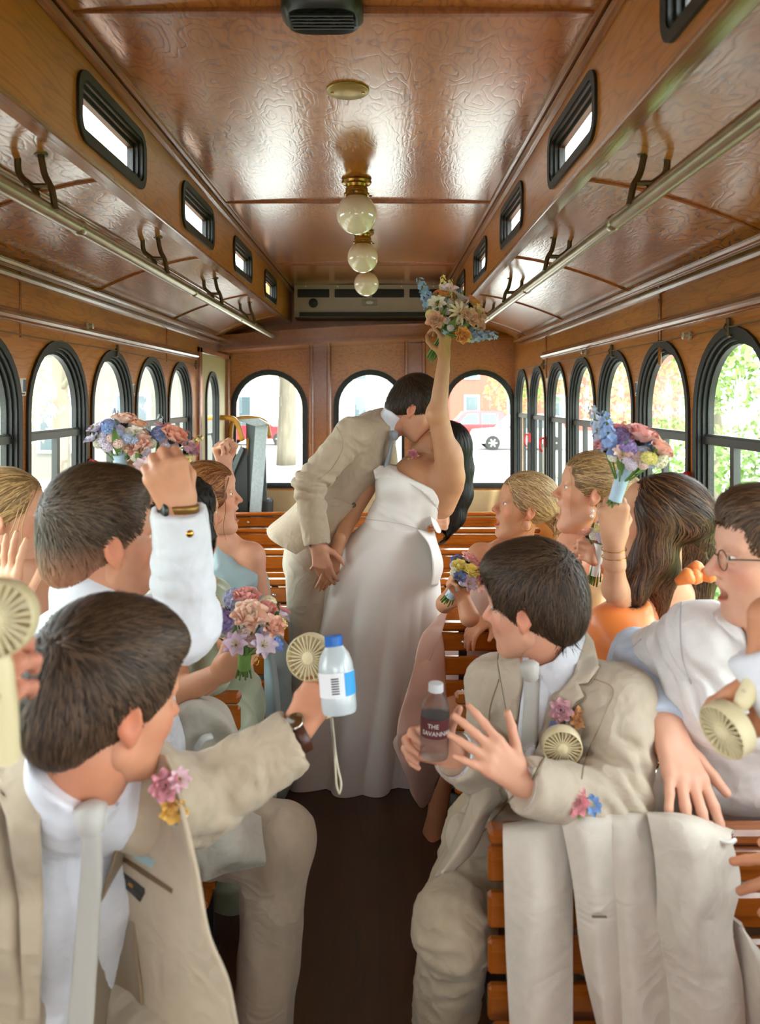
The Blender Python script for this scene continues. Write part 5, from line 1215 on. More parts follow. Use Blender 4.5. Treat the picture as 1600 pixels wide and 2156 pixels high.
# front edge of the jacket falling over his thigh
mb = MB(); mb.grid(patch([[P(1010, 1610, 1.70), P(1040, 1640, 1.68), P(1060, 1680, 1.70)], [P(985, 1690, 1.66), P(1015, 1700, 1.62), P(1030, 1720, 1.64)], [P(955, 1770, 1.63), P(975, 1775, 1.58), P(1000, 1790, 1.62)], [P(915, 1845, 1.62), P(930, 1838, 1.58), P(955, 1835, 1.60)]], 24, 14), thick=.006); p.piece('jacket_front', mb, M_suit2)
kn = np.array([.158, 1.665, .50]); an = np.array([.135, 1.80, .06]); kn2 = np.array([.45, 1.66, .5]); an2 = np.array([.45, 1.72, .06])
def tr(f):
    f.cone(np.array([.27, 1.98, .53]), kn, .098, .078, .03); f.cone(kn, an, .076, .062, .03); f.cone(np.array([.42, 1.98, .53]), kn2, .095, .075, .03); f.cone(kn2, an2, .072, .06, .03); f.ell(kn+np.array([0, -.01, .01]), (.075, .075, .075), k=.03)
p.cloth('trousers', tr, *bb(kn, an, kn2, pel, m=.14), linen('stone_linen_trousers', 'b9ab92'), .008, 2, [dict(amp=.008, scale=13, stretch=(.8, .8, 1.8), seed=21), dict(amp=.003, scale=24, seed=3)])
for (q, f_) in ((an, -1), (an2, -1)):
    mb = MB(); mb.tube(spline([q+np.array([0, .06, -.02]), q+np.array([0, 0, -.015]), q+np.array([0, -.10, -.03]), q+np.array([0, -.19, -.04])], 4), [.034, .038, .042, .043, .044, .045, .045, .044, .043, .042, .038, .032, .018], 12, flat=(.75, 1)); p.piece('shoe', mb, M_leather)
# shirt, tie, collar, lapels laid on the chest
sv = [(1112, 1388), (1165, 1450), (1150, 1500), (1122, 1610), (1108, 1650), (1088, 1652), (1084, 1600), (1096, 1480), (1104, 1420)]
p.piece('shirt_front', sheet(jf, sv, 1.4, 2.1, .004, .004, 9), M_shirt)
p.piece('tie', sheet(jf, [(1104, 1412), (1128, 1404), (1136, 1432), (1134, 1520), (1128, 1600), (1112, 1652), (1092, 1640), (1098, 1540), (1104, 1450)], 1.4, 2.1, .012, .006, 9), M_tie)
p.piece('tie_knot', MB().lathe([(.006, -.022), (.016, -.016), (.022, .014), (.014, .022)], 14, o=P(1116, 1414, 1.635), R=lookR((-.15, .1, 1))), M_tie)
fc = Field(*bb(nb, hc, sh2, m=.14), .006); fc.cone(nb+np.array([.0, 0, -.02]), p.loc((0, -.02, -.06)), .078, .068, 0); fc.cone(nb, sh2, .074, .07, .03); fc.cone(nb, sh, .07, .066, .03); fc.D = np.minimum(fc.D, .2)
p.piece('shirt_collar', sheet(fc, [(1228, 1316), (1232, 1345), (1205, 1425), (1166, 1470), (1126, 1406), (1165, 1392), (1195, 1360), (1214, 1322)], 1.4, 2.1, .010, .006, 8), M_shirt)
p.piece('shirt_collar', sheet(fc, [(1126, 1402), (1112, 1420), (1100, 1404), (1100, 1384), (1112, 1384)], 1.4, 2.1, .008, .005, 6), M_shirt)
p.seam(jf, [(1262, 1400), (1240, 1440), (1214, 1441), (1232, 1468), (1205, 1500), (1150, 1590), (1120, 1645)], 1.3, 2.1, '8f8068', .0022, .004); p.seam(jf, [(1055, 1352), (1048, 1392), (1058, 1450), (1074, 1540)], 1.3, 2.1, '8f8068', .002, .004)
p.piece('lapel', sheet(jf, [(1232, 1325), (1250, 1350), (1262, 1405), (1238, 1438), (1218, 1440), (1230, 1466), (1212, 1478), (1150, 1580), (1118, 1640), (1128, 1580), (1168, 1470), (1208, 1420)], 1.4, 2.1, .020, .014, 8, 4), M_suit2)
p.piece('lapel', sheet(jf, [(1060, 1350), (1105, 1378), (1110, 1392), (1098, 1450), (1084, 1540), (1074, 1536), (1058, 1450), (1048, 1392)], 1.4, 2.1, .020, .014, 8, 4), M_suit2)
tp = []; hd = unit(P(912, 1548, 1.50)-wr)
p.field(lambda f: tp.extend(hand(f, wr+hd*.0, unit(np.array([-.93, .02, .34])), (-.12, -1, .0), (.34, .0, .93), .98, dict(index=(.85, 1.05, .6), middle=(.85, 1.05, .6), ring=(.85, 1.05, .6), pinky=(.85, 1.05, .6)), ((.75, .35, .3), (.95, .05, .25), (1, -.05, .15)), fore=wr-unit(wr-el)*.06)), *bb(wr, wr+hd*.15, m=.13), h=.003)
p.parts[-1] = (p.parts[-1][0], p.parts[-1][1], p.parts[-1][2])
h2 = unit(np.array([-.62, -.08, .55]))
p.field(lambda f: tp.extend(hand(f, wr2+h2*.012, h2, (-.35, .85, -.35), (.62, .1, .75), .96, FLAT, ((.75, .6, .1), (.65, .7, .0), (.60, .75, 0)), spread=.55, fore=wr2-unit(wr2-el2)*.05)), *bb(wr2, wr2+h2*.2, m=.10), h=.003)
u_ = unit(wr-el); cuff(p, wr-u_*.02, wr+u_*.022, .047); u_ = unit(wr2-el2); cuff(p, wr2-u_*.02, wr2+u_*.016, .046)
p.arms(nb, [sh, el, wr], [sh2, el2, wr2], [che, pel, kn, an], [pel, kn2, an2])
po = p.build(); PB = (.35, 1.9, 0)
boutonniere(ray_hit(jf, [1188], [1498], 1.4, 2.1)[0][0]-np.array([0, .02, 0]), (-.1, -1, .15), [('rose', 'd9a8b4', .026, -.012, .012), ('rose', 'efb878', .024, .022, -.002), ('ball', '7f9cd0', .012, -.028, -.022), ('open', 'e6dcc0', .012, 0, -.024), ('ball', '8fb4b4', .010, -.022, -.036)], parent=po, base=PB)
# ---- man with glasses at the right edge
p = Person('man with glasses and a white shirt leaning on his arm at the right edge', 'rosy', 'dba68c', base=(.75, 1.8, 0))
hc = P(1622, 1180, 1.52); p.head(hc, (-.97, .08, -.02), (.05, 0, 1), 1.03, .45, brow='5a4028'); nb = P(1610, 1345, 1.58); p.neck(nb, .062)
p.hair(lambda f: short_hair(f, .003, nape=-.05, puff=.006), '4a3524', radial((.0, -.06, .13), 1), n=4200, ln=.04, hl='6a4e36')
sh = P(1478, 1345, 1.62); sh2 = P(1735, 1350, 1.66); el = P(1345, 1392, 1.84); wr = P(1398, 1520, 1.62); che = P(1585, 1440, 1.66); wai = P(1570, 1600, 1.74); pel = np.array([.83, 1.95, .54]); sd = unit(sh2-sh)
def jk(f):
    f.cone(pel, wai, .125, .125, .03, (sd, 1.35)); f.cone(wai, che, .12, .135, .04, (sd, 1.5)); f.cone(sh, sh2, .065, .065, .04); f.cone(nb, sh, .058, .058, .04); f.cone(nb, sh2, .06, .06, .04)
    f.cone(sh, el, .070, .056, .03); f.cone(sh2, sh2+np.array([.0, .0, -.3]), .07, .06, .03)
jf = p.cloth('shirt', jk, *bb(sh, sh2, el, pel, che, m=.17), linen('white_stripe_shirt', 'e6e3e2', .8, .06), .0068, 2, [dict(amp=.006, scale=8, stretch=(1, 1, .6), seed=31), WF], creases=[(sh+np.array([-.03, .0, -.06]), el-sh, .08, .008, 20), (el, el-sh, .08, .008, 22)])
p.seam(jf, [(1440, 1235), (1432, 1300), (1436, 1380), (1455, 1440)], 1.3, 2, 'c4c2c6', .0016); p.seam(jf, [(1350, 1345), (1322, 1375), (1330, 1400)], 1.3, 2, 'c4c2c6', .0014)
def sl_(f): f.cone(P(1352, 1388, 1.80), el, .064, .064, .02); f.cone(el, wr, .062, .047, .03); trim(f, wr, wr-el, .08)
p.cloth('pale_blue_sleeve', sl_, *bb(sh, el, wr, m=.13), linen('pale_blue_cotton', 'c6d6ea', .75, .06), .006, 2, [dict(amp=.006, scale=14, seed=7)], creases=[(el, wr-el, .12, .007, 22)])
hd = unit(P(1448, 1650, 1.52)-wr)
p.field(lambda f: hand(f, wr+hd*.01, hd, (-.25, .85, -.3), (.85, .15, .1), 1.22, dict(all=(.22, .2, .1)), ((.75, .75, .1), (.55, .95, .05), (.5, 1, 0)), spread=.55, fore=wr-unit(wr-el)*.06, fr=.032, rw=1.15), *bb(wr, wr+hd*.24, m=.1), h=.003)
p.piece('tie', sheet(jf, [(1572, 1330), (1592, 1322), (1600, 1345), (1600, 1420), (1575, 1380)], 1.3, 2, .010, .006, 8), M_tie)
p.piece('shirt_collar', sheet(jf, [(1500, 1290), (1520, 1275), (1566, 1330), (1575, 1365), (1545, 1345), (1510, 1310)], 1.3, 2, .010, .006, 8), MATS['white_stripe_shirt'])
mb = MB(); e1 = p.loc((-.034, .098, .012)); e2 = p.loc((.034, .098, .012)); rgt = p.R
for e in (-1, 1):
    c = np.array([e*.035, .102, .008]); q = [p.loc(c+np.array([.024*math.cos(t), 0, .019*math.sin(t)])) for t in np.linspace(0, 2*math.pi, 25)]; mb.tube(q, .0014, 6)
    mb.tube([p.loc((e*.058, .100, .014)), p.loc((e*.080, .03, .016)), p.loc((e*.083, -.01, .016)), p.loc((e*.080, -.025, .0))], .0014, 6)
mb.tube([p.loc((-.012, .103, .012)), p.loc((0, .107, .015)), p.loc((.012, .103, .012))], .0014, 6); p.piece('glasses', mb, mat('wire_frame', '7d7468', .25, metal=1))
kn = np.array([.74, 1.68, .52])
p.cloth('trousers', lambda f: (f.cone(np.array([.72, 1.98, .54]), kn, .10, .085, .03), f.cone(kn, np.array([.74, 1.66, .06]), .08, .06, .03), f.cone(np.array([.93, 1.98, .54]), np.array([.95, 1.68, .52]), .1, .085, .03), f.cone(np.array([.95, 1.68, .52]), np.array([.95, 1.7, .06]), .08, .06, .03)), *bb(kn, (.95, 1.98, .06), m=.14), M_suit2, .009, 2, [dict(amp=.006, scale=12, seed=6)])
p.build()
# ---- brunette in orange
p = Person('brunette woman in an orange satin dress holding a bouquet up', 'warm', 'cf9a78', base=(.72, 2.3, 0))
hc = P(1388, 1102, 2.06); p.head(hc, (-.90, .36, .10), (.08, -.05, 1), 1.0, .6, fem=True, brow='33231a'); nb = P(1395, 1255, 2.15)
sh = P(1325, 1285, 2.12); sh2 = P(1470, 1290, 2.30); el = P(1295, 1240, 1.99); wr = P(1292, 1140, 1.93); che = P(1345, 1345, 2.25); pel = np.array([.72, 2.62, .55])
def bt(f):
    f.cone(p.loc((0, -.015, -.02)), nb, .045, .05, .02); f.cone(nb, che, .07, .10, .05, ((1, .2, 0), 1.3)); f.cone(sh, sh2, .05, .05, .05); f.cone(sh, el, .040, .033, .02); f.cone(el, wr, .031, .022, .02); f.cone(che, pel, .1, .11, .04, ((1, .2, 0), 1.3)); f.cone(sh2, sh2+np.array([.05, .05, -.28]), .045, .04, .03)
p.field(bt, *bb(hc, sh, sh2, wr, pel, m=.12), h=.0065, relax=2)
hd = unit(P(1290, 1070, 1.92)-wr)
p.field(lambda f: hand(f, wr, hd, (.15, .85, .3), (.85, -.25, .2), .98, FIST, TC_FIST, fore=wr-hd*.06, fr=.024), *bb(wr, wr+hd*.15, m=.08), h=.003)
M_or = mat('orange_satin', 'e8823a', .36, sheen=.3, var=.05, vscale=6, bump=.03, bscale=60)
def dr_(f): f.cone(nb+np.array([-.02, .0, -.10]), che, .085, .118, .04, ((1, .2, 0), 1.3)); f.cone(che, pel, .118, .13, .05, ((1, .2, 0), 1.35)); f.cone(P(1335, 1285, 2.06), P(1320, 1345, 2.04), .05, .09, .04); f.cone(P(1285, 1310, 2.04), P(1310, 1360, 2.04), .05, .09, .04); f.cone(P(1320, 1350, 2.10), P(1400, 1370, 2.12), .10, .10, .04); f.ell(P(1405, 1265, 2.12), (.075, .09, .085), k=.04, mode='sub'); f.ell(P(1320, 1245, 2.10), (.04, .09, .05), k=.02, mode='sub')
p.cloth('dress', dr_, *bb(nb, che, pel, sh, m=.2), M_or, .0065, 2, [dict(amp=.004, scale=9, stretch=(1.3, 1, .5), seed=9)])
mb = MB(); c0 = P(1464, 1214, 1.97)
for (a, b_) in (((1424, 1226, 1.98), (1462, 1212, 1.98)), ((1516, 1216, 1.98), (1466, 1214, 1.98)), ((1440, 1208, 2.0), (1482, 1200, 2.0))):
    q = np.array([P(*a), (P(*a)+P(*b_))/2+np.array([0, -.02, .012]), P(*b_)]); mb.tube(spline(q, 5), np.concatenate([np.linspace(.010, .022, 6), np.linspace(.022, .010, 5)]), 10, flat=(1, .55))
mb.lathe([(.004, -.02), (.018, -.012), (.02, .01), (.004, .02)], 10, o=c0); p.piece('shoulder_bow', mb, M_or)
R_ = p.R; L = lambda q: (q-p.hc) @ R_
def wh(f):
    f.ell((0, -.022, .05), (.088, .110, .092), k=0); f.ell((0, -.085, .03), (.06, .05, .055), k=.03); f.ell((0, .125, -.005), (.10, .072, .085), k=.01, mode='sub'); f.ell((0, .09, -.07), (.11, .08, .085), k=.012, mode='sub')
    f.chain([L(q) for q in (P(1430, 1080, 2.14), P(1452, 1180, 2.22), P(1440, 1260, 2.22), P(1415, 1335, 2.18))], [.085, .080, .065, .02], .04)
    f.chain([L(q) for q in (P(1385, 1080, 2.00), P(1372, 1170, 2.03), P(1330, 1235, 2.04), P(1292, 1262, 2.05))], [.045, .045, .04, .018], .03)
    f.chain([L(q) for q in (P(1395, 1120, 2.05), P(1385, 1200, 2.08), P(1392, 1300, 2.10))], [.04, .05, .015], .03)
dn = np.array([-.1, 0, -1.]) @ R_
def dfn(p_):
    d = p_-np.array([0, .03, .13]); d /= np.linalg.norm(d, axis=1)[:, None]; lo = np.clip((.06-p_[:, 2])/.08, 0, 1)[:, None]; return (d+np.array([0, -.8, 0]))*(1-lo)+(dn+.30*np.stack([np.sin(p_[:, 2]*55+p_[:, 0]*30), np.cos(p_[:, 2]*48), 0*p_[:, 0]], 1))*lo
p.hair(wh, '3b2619', dfn, n=4200, ln=.14, w=.0014, steps=10, lo=(-.25, -.28, -.36), hi=(.25, .2, .2), h=.0062, lift=.003, hl='6b4a30')
mb = MB(); q = p.loc((-.082, .0, -.034)); mb.lathe([(.001, -.005), (.006, 0), (.001, .005)], 8, o=q); p.piece('earring', mb, M_gold)
for (dd, nm) in ((.0, 'bracelet'), (.02, 'bracelet')):
    c = wr-hd*(.02+dd); u1 = unit(np.cross(hd, (0, 1, 0))); u2 = np.cross(hd, u1); p.piece('bracelet', MB().tube([c+(u1*math.cos(t)+u2*math.sin(t))*.0305 for t in np.linspace(0, 6.3, 20)], .0012, 5), M_gold)
p.build()
bouquet(P(1302, 1030, 1.91), P(1335, 930, 1.87)-P(1300, 1040, 1.91), (1, 0, 0), 'raised bouquet of pink roses, purple stock and blue blooms on the right', [
 ('rose', 'e8a49a', .036, .10, -.15), ('ball', '8a6aa8', .026, -.42, .05), ('ball', '8f70b4', .024, -.35, -.5), ('del', '6d90c8', .026, -.9, -.35), ('del', 'a9b4cc', .024, -1.0, .45), ('rose', 'd9787a', .024, -.35, .55), ('ball', 'e3976a', .022, .1, .5), ('spike', 'e8d070', .018, -.05, .95),
 ('open', '2f7fc6', .024, .55, .45), ('open', '2468c0', .022, .75, -.1), ('open', '3a86d0', .020, .95, .35), ('ball', 'efe6c8', .024, 1.05, -.25), ('rose', 'eab6a4', .030, .65, -.4), ('ball', 'e8d86a', .016, .45, -.75), ('rose', 'd88a90', .024, -1.05, -.1), ('open', 'e8c0b0', .022, -.6, -.85), ('ball', 'e6d872', .014, .2, -.9)], spread=.62, L=.15, stem_back=.06, wrap=(-.045, .03), leaf=5)
# ---- blonde in yellow, hair pulled back
p = Person('blonde woman in a pale yellow dress with pearl earrings and mouth wide open', 'rosy2', 'd69c7c', base=(.68, 2.8, 0))
hc = P(1242, 1040, 2.52); p.head(hc, (-.94, .10, .14), (.10, 0, 1), 1.0, 1.0, fem=True, brow='7a5a3a', iris='4a6a7a'); nb = P(1222, 1155, 2.58)
sh = P(1180, 1195, 2.50); sh2 = P(1330, 1195, 2.72); che = P(1240, 1255, 2.62); pel = np.array([.68, 3.2, .6])
def bt(f): f.cone(p.loc((0, -.012, -.03)), nb, .044, .05, .02); f.cone(nb, che, .07, .11, .05, ((1, .25, 0), 1.25)); f.cone(sh, sh2, .05, .05, .05); f.cone(sh, P(1170, 1300, 2.46), .046, .042, .03); f.cone(sh2, P(1345, 1260, 2.55), .044, .038, .03); f.cone(P(1345, 1260, 2.55), P(1275, 1190, 2.40), .036, .027, .02)
p.field(bt, *bb(hc, sh, sh2, che, P(1170, 1320, 2.46), m=.12), h=.007, relax=2)
hw = P(1285, 1195, 2.38); hd = unit(P(1250, 1165, 2.36)-hw)
p.field(lambda f: hand(f, hw, hd, (-.3, .8, -.3), (.2, .1, .9), .95, GRIP, TC_GRIP, fore=hw-hd*.05, fr=.024), *bb(hw, hw+hd*.14, m=.09), h=.0035)
M_ye = mat('pale_yellow_satin', 'e6cf94', .42, sheen=.3, bump=.03, bscale=60)
p.cloth('dress', lambda f: (f.cone(che+np.array([0, 0, -.03]), che, .118, .122, .03, ((1, .25, 0), 1.25)), f.cone(che, pel, .12, .14, .04, ((1, .25, 0), 1.25)), f.cone(P(1235, 1275, 2.50), P(1260, 1330, 2.5), .10, .10, .04)), *bb(che, pel, P(1190, 1200, 2.5), m=.24), M_ye, .007, 2, [dict(amp=.004, scale=10, stretch=(1.2, 1, .6), seed=14)], cuts=[(P(1240, 1222, 2.5), (0, -.25, 1))])
for x in (1196, 1255): p.piece('strap', MB().tube(spline([P(x-4, 1232, 2.45), P(x, 1200, 2.46), P(x+8, 1170, 2.52)], 5), .005, 6, flat=(1, .4)), M_ye)
def wh(f):
    f.ell((0, -.016, .048), (.087, .115, .097), k=0); f.ell((0, .125, .010), (.10, .075, .078), k=.008, mode='sub'); f.ell((0, .085, -.088), (.11, .075, .076), k=.012, mode='sub')
    for s_ in (-1, 1): f.ell((s_*.092, .002, -.012), (.03, .026, .042), k=.006, mode='sub')
    f.cut((0, 0, -.05), (0, .3, -1)); f.chain([(0, -.11, .05), (0, -.145, .03), (0, -.15, -.06), (.01, -.12, -.17)], [.03, .034, .034, .01], .02)
def pull(tx):
    tx = np.array(tx)
    def fn(q):
        d = tx-q; n_ = np.linalg.norm(d, axis=1)[:, None]; dn_ = np.array([0, -.1, -1.]); return np.where((q[:, 1] < -.115)[:, None], dn_, d/(n_+1e-6))
    return fn
p.hair(wh, '8a6c48', pull((0, -.125, .06)), n=3600, ln=.09, w=.0011, steps=8, lo=(-.13, -.22, -.22), hi=(.13, .15, .17), hl='c09a68')
mb = MB(); mb.tube(spline([p.loc((-.05, .085, .075)), p.loc((-.075, .075, .03)), p.loc((-.074, .07, -.03)), p.loc((-.07, .06, -.075))], 6), np.linspace(.0018, .0006, 19), 6); p.piece('loose_strand', mb, mat('blonde_strand', 'b8935f', .4))
for dz in (-.045, -.062): p.piece('pearl_earring', MB().lathe([(.0005, -.006), (.0045, -.0042), (.0062, 0), (.0045, .0042), (.0005, .006)], 10, o=p.loc((-.088, .0, dz))), mat('pearl', 'f0ebe2', .15, coat=.5))
p.build()
bouquet(P(1258, 1172, 2.36), P(1262, 1105, 2.36)-P(1245, 1200, 2.36), (1, 0, 0), 'bouquet with white ribbon held low between the yellow and orange dresses', [('ball', '8a76b8', .024, .1, .1), ('ball', '6f90c8', .022, .2, -.5), ('del', '88a4d0', .02, .3, .6), ('rose', 'e8a890', .022, -1.4, .2), ('ball', 'd8a0b0', .02, .7, .1), ('ball', 'e8d68a', .018, -.3, -.4)], spread=.5, L=.10, stem_back=.085, wrap=(-.02, .06), wrapm=mat('white_ribbon', 'dcdcd8', .4), leaf=3)
# ---- woman in pink with the braided bun
p = Person('woman in pink satin with a low braided blonde bun and hoop earring', 'warm2', 'c98e6a', base=(.5, 3.1, 0))
hc = P(1103, 1072, 2.86); p.head(hc, (-.93, -.08, .16), (.14, 0, 1), 1.0, .5, fem=True, brow='6a4a30', iris='4a6a7a'); nb = P(1085, 1165, 2.92)
sh = P(1012, 1172, 2.84); sh2 = P(1140, 1175, 3.08); che = P(1070, 1235, 2.98); pel = np.array([.52, 3.38, .58]); el = P(936, 1272, 2.76); wr = P(974, 1256, 2.60)
def bt(f): f.cone(p.loc((0, -.012, -.03)), nb, .044, .05, .02); f.cone(nb, che, .07, .11, .05, ((1, .25, 0), 1.25)); f.cone(sh, sh2, .05, .05, .05); f.cone(sh, el, .040, .029, .03); f.cone(el, wr, .029, .023, .02); f.cone(sh2, P(1110, 1310, 2.95), .045, .04, .03); f.cone(P(1110, 1310, 2.95), P(1035, 1300, 2.90), .036, .027, .02)
p.field(bt, *bb(hc, sh, sh2, che, el, P(1110, 1320, 2.95), m=.12), h=.007, relax=2)
hd = unit(P(962, 1230, 2.60)-wr+np.array([.0, -.02, .0]))
p.field(lambda f: hand(f, wr, unit(np.array([-.35, -.3, .75])), (.5, -.75, 0), (.5, .3, .6), .95, GRIP, TC_GRIP, fore=wr-np.array([-.02, .03, .06])), *bb(wr, m=.17), h=.0035)
hb = P(1032, 1302, 2.90)
p.field(lambda f: hand(f, hb, (-.55, -.45, -.15), (0, .1, -1), (.1, -.9, .2), .95, dict(all=(.5, .6, .3)), TC_OUT, fore=hb+np.array([.05, .04, .02]), fr=.024), *bb(hb, m=.17), h=.0035)
M_pk = mat('blush_satin', 'd6b3a4', .33, sheen=.2, spec=.6, bump=.03, bscale=50)
p.cloth('dress', lambda f: (f.cone(che+np.array([0, 0, -.02]), che+np.array([0, 0, .03]), .118, .11, .03, ((1, .25, 0), 1.25)), f.cone(che, pel, .12, .14, .04, ((1, .25, 0), 1.25)), f.cone(P(1062, 1160, 2.86), che, .035, .08, .04), f.cone(pel, np.array([.36, 3.12, .58]), .12, .10, .04), f.cone(np.array([.36, 3.12, .58]), np.array([.30, 3.10, .35]), .10, .085, .04)), *bb(che, pel, P(1050, 1150, 2.9), (.3, 2.9, .3), m=.2), M_pk, .0075, 2, [dict(amp=.006, scale=10, stretch=(1.2, 1, .6), seed=15)])
mb = MB(); mb.grid(patch([[P(948, 1268, 2.92), P(925, 1300, 2.85), P(912, 1330, 2.82), P(925, 1310, 2.90)], [P(930, 1330, 2.78), P(888, 1340, 2.74), P(905, 1380, 2.74), P(935, 1360, 2.84)], [P(893, 1420, 2.72), P(865, 1430, 2.66), P(905, 1470, 2.70), P(940, 1450, 2.80)], [P(852, 1520, 2.66), P(838, 1530, 2.62), P(885, 1560, 2.66), P(945, 1540, 2.78)], [P(828, 1570, 2.64), P(846, 1600, 2.62), P(880, 1640, 2.66), P(930, 1620, 2.78)], [P(872, 1640, 2.68), P(862, 1660, 2.66), P(884, 1700, 2.68), P(905, 1690, 2.76)]], 40, 26), thick=.003)
mb.v[0] = mb.v[0]+np.stack([0*mb.v[0][:, 0], .012*noise3(mb.v[0]*18), 0*mb.v[0][:, 0]], 1); p.piece('trailing_skirt', mb, M_pk)
mb = MB(); an = P(915, 1740, 2.90); p.field(lambda f: (f.cone(np.array([.28, 2.95, .45]), an, .052, .034, 0), f.cone(an, an+np.array([-.01, -.0, -.03]), .034, .036, .02), f.cone(an+np.array([0, 0, -.03]), an+np.array([-.03, -.13, -.075]), .036, .024, .02), f.ell(an+np.array([-.035, -.15, -.08]), (.036, .045, .016), k=.02)), *bb(an, (.28, 2.95, .45), an+np.array([0, -.2, -.1]), m=.08), h=.006)
mb = MB(); s0 = an+np.array([-.035, -.15, -.075])
mb.tube(spline([s0+np.array([.042, .0, -.02]), s0+np.array([.03, .0, .012]), s0+np.array([-.01, 0, .020]), s0+np.array([-.04, 0, -.015])], 4), .010, 8, flat=(1, .5)); mb.tube([an+np.array([0, .05, -.085]), an+np.array([-.01, -.05, -.085]), s0+np.array([0, -.05, -.022])], [.03, .036, .026], 10, flat=(.3, 1)); mb.tube([an+np.array([.035*math.cos(t), .035*math.sin(t), .0]) for t in np.linspace(0, 6.3, 16)], .004, 6); p.piece('sandal', mb, mat('tan_sandal', '7d5a42', .5))
def wh(f):
    f.ell((0, -.016, .048), (.087, .115, .097), k=0); f.ell((0, .125, .010), (.10, .075, .078), k=.008, mode='sub'); f.ell((0, .085, -.088), (.11, .075, .076), k=.012, mode='sub')
    for s_ in (-1, 1): f.ell((s_*.092, .004, -.018), (.03, .024, .04), k=.006, mode='sub')
    f.cut((0, 0, -.052), (0, .3, -1))
    for i in range(9): a = i*.7; f.ell((.030*math.cos(a), -.128-.014*(i % 2), -.014+.034*math.sin(a)), (.021, .022, .021), k=.005)
    f.ell((0, -.122, -.014), (.034, .034, .036), k=.008)
p.hair(wh, '9c7a54', pull((0, -.12, -.01)), n=3600, ln=.07, w=.0012, steps=8, lo=(-.13, -.20, -.12), hi=(.13, .15, .17), hl='d8b98a', clump=.0015)
q = p.loc((-.084, .004, -.048)); p.piece('hoop_earring', MB().tube([q+(p.R[:, 1]*math.cos(t)+p.R[:, 2]*math.sin(t))*.020 for t in np.linspace(0, 6.3, 24)], .0013, 6), M_gold)
mb = MB(); mb.tube(spline([p.loc((-.05, .082, .07)), p.loc((-.078, .068, .02)), p.loc((-.076, .06, -.04)), p.loc((-.07, .055, -.085))], 6), np.linspace(.0018, .0006, 19), 6); p.piece('loose_strand', mb, MATS['blonde_strand'])
p.build()
bouquet(P(957, 1240, 2.58), P(992, 1185, 2.54)-P(950, 1248, 2.58), (1, 0, 0), 'bouquet with twin yellow blooms held by the woman in pink', [('rose', 'f0d860', .024, -.55, -.35), ('rose', 'efd75a', .024, -.05, -.55), ('rose', 'dd9a94', .026, -.1, .2), ('rose', 'd88a86', .024, .35, -.1), ('lily', 'e3a49a', .026, .15, .55), ('spike', 'e8dc98', .016, .3, 1.2), ('ball', '7f6cb4', .018, -.5, .6), ('ball', '6a5aa8', .014, -.7, .9), ('open', '2a5aa8', .02, -.55, -.95), ('open', 'b8a0b4', .026, .1, -1.1), ('rose', 'c86a58', .02, .4, -.55), ('open', 'e0a898', .024, .75, -.9), ('ball', 'e6dca0', .016, .75, .9), ('ball', '86a8cc', .016, .7, .4)], spread=.75, L=.115, stem_back=.06, wrap=(-.005, .035), leaf=5)
# ---- guest just outside the right edge: sleeve, hands
p = Person('guest at the right edge showing only a white cuff and two hands', 'tan2', 'c98a66', base=(.82, 1.05, 0))
hc = np.array([.80, .98, 1.33]); p.head(hc, (-.6, .8, 0), (0, 0, 1), 1.02, 0); nb = hc+np.array([0, .02, -.17]); p.neck(nb, .058); p.hair(lambda f: short_hair(f, .01), '4a3524', radial(), n=900)
sh = nb+np.array([-.19, .0, -.06]); sh2 = nb+np.array([.17, 0, -.06]); el = np.array([.70, 1.02, 1.02]); wr = P(1612, 1375, 1.13)
def jk(f): f.cone(nb+np.array([0, 0, -.2]), nb+np.array([0, .05, -.55]), .13, .13, .03, ((1, 0, 0), 1.4)); f.cone(sh, sh2, .065, .065, .06); limb(f, sh, el, wr, (.07, .06, .052)); limb(f, sh2, sh2+np.array([.02, .05, -.28]), np.array([.74, 1.22, .85]), (.07, .06, .05)); trim(f, wr, wr-el, .08)
p.cloth('shirt', jk, *bb(nb, sh, sh2, el, wr, (.8, 1.1, .6), m=.17), M_shirt, .009, 2, [dict(amp=.006, scale=9, seed=17)])
hd = unit(P(1588, 1440, 1.14)-wr); p.field(lambda f: hand(f, wr+np.array([.0, 0, -.01]), unit(np.array([.10, .15, -.9])), (-.6, .6, 0), (-.4, -.6, 0), 1.05, GRIP, TC_GRIP, fore=wr+np.array([.01, 0, .05])), *bb(wr, wr+np.array([0, 0, -.16]), m=.1), h=.0035)
h3 = P(1800, 1815, 1.30); p.field(lambda f: hand(f, h3, (-.85, -.1, -.2), (-.1, .6, -.7), (-.1, -.3, .8), 1.1, dict(index=(.15, .2, .1), middle=(.3, .35, .2), ring=(.4, .45, .25), pinky=(.45, .5, .3)), ((.6, .8, .2), (.4, 1, .1), (.3, 1, .1)), spread=.6, fore=h3+np.array([.08, .02, .04])), *bb(h3, h3+np.array([-.16, 0, 0]), m=.12), h=.0035)
p.arms(nb, [sh, el, wr], [sh2, sh2+np.array([.02, .05, -.28]), np.array([.78, 1.22, .95]), h3])
p.cloth('trousers', lambda f: (f.cone(np.array([.86, 1.15, .55]), np.array([.80, .75, .52]), .1, .085, .03), f.cone(np.array([.80, .75, .52]), np.array([.8, .8, .06]), .08, .06, .03)), *bb((.86, 1.2, .06), (.8, .7, .6), m=.14), M_suit2, .01)
p.build()
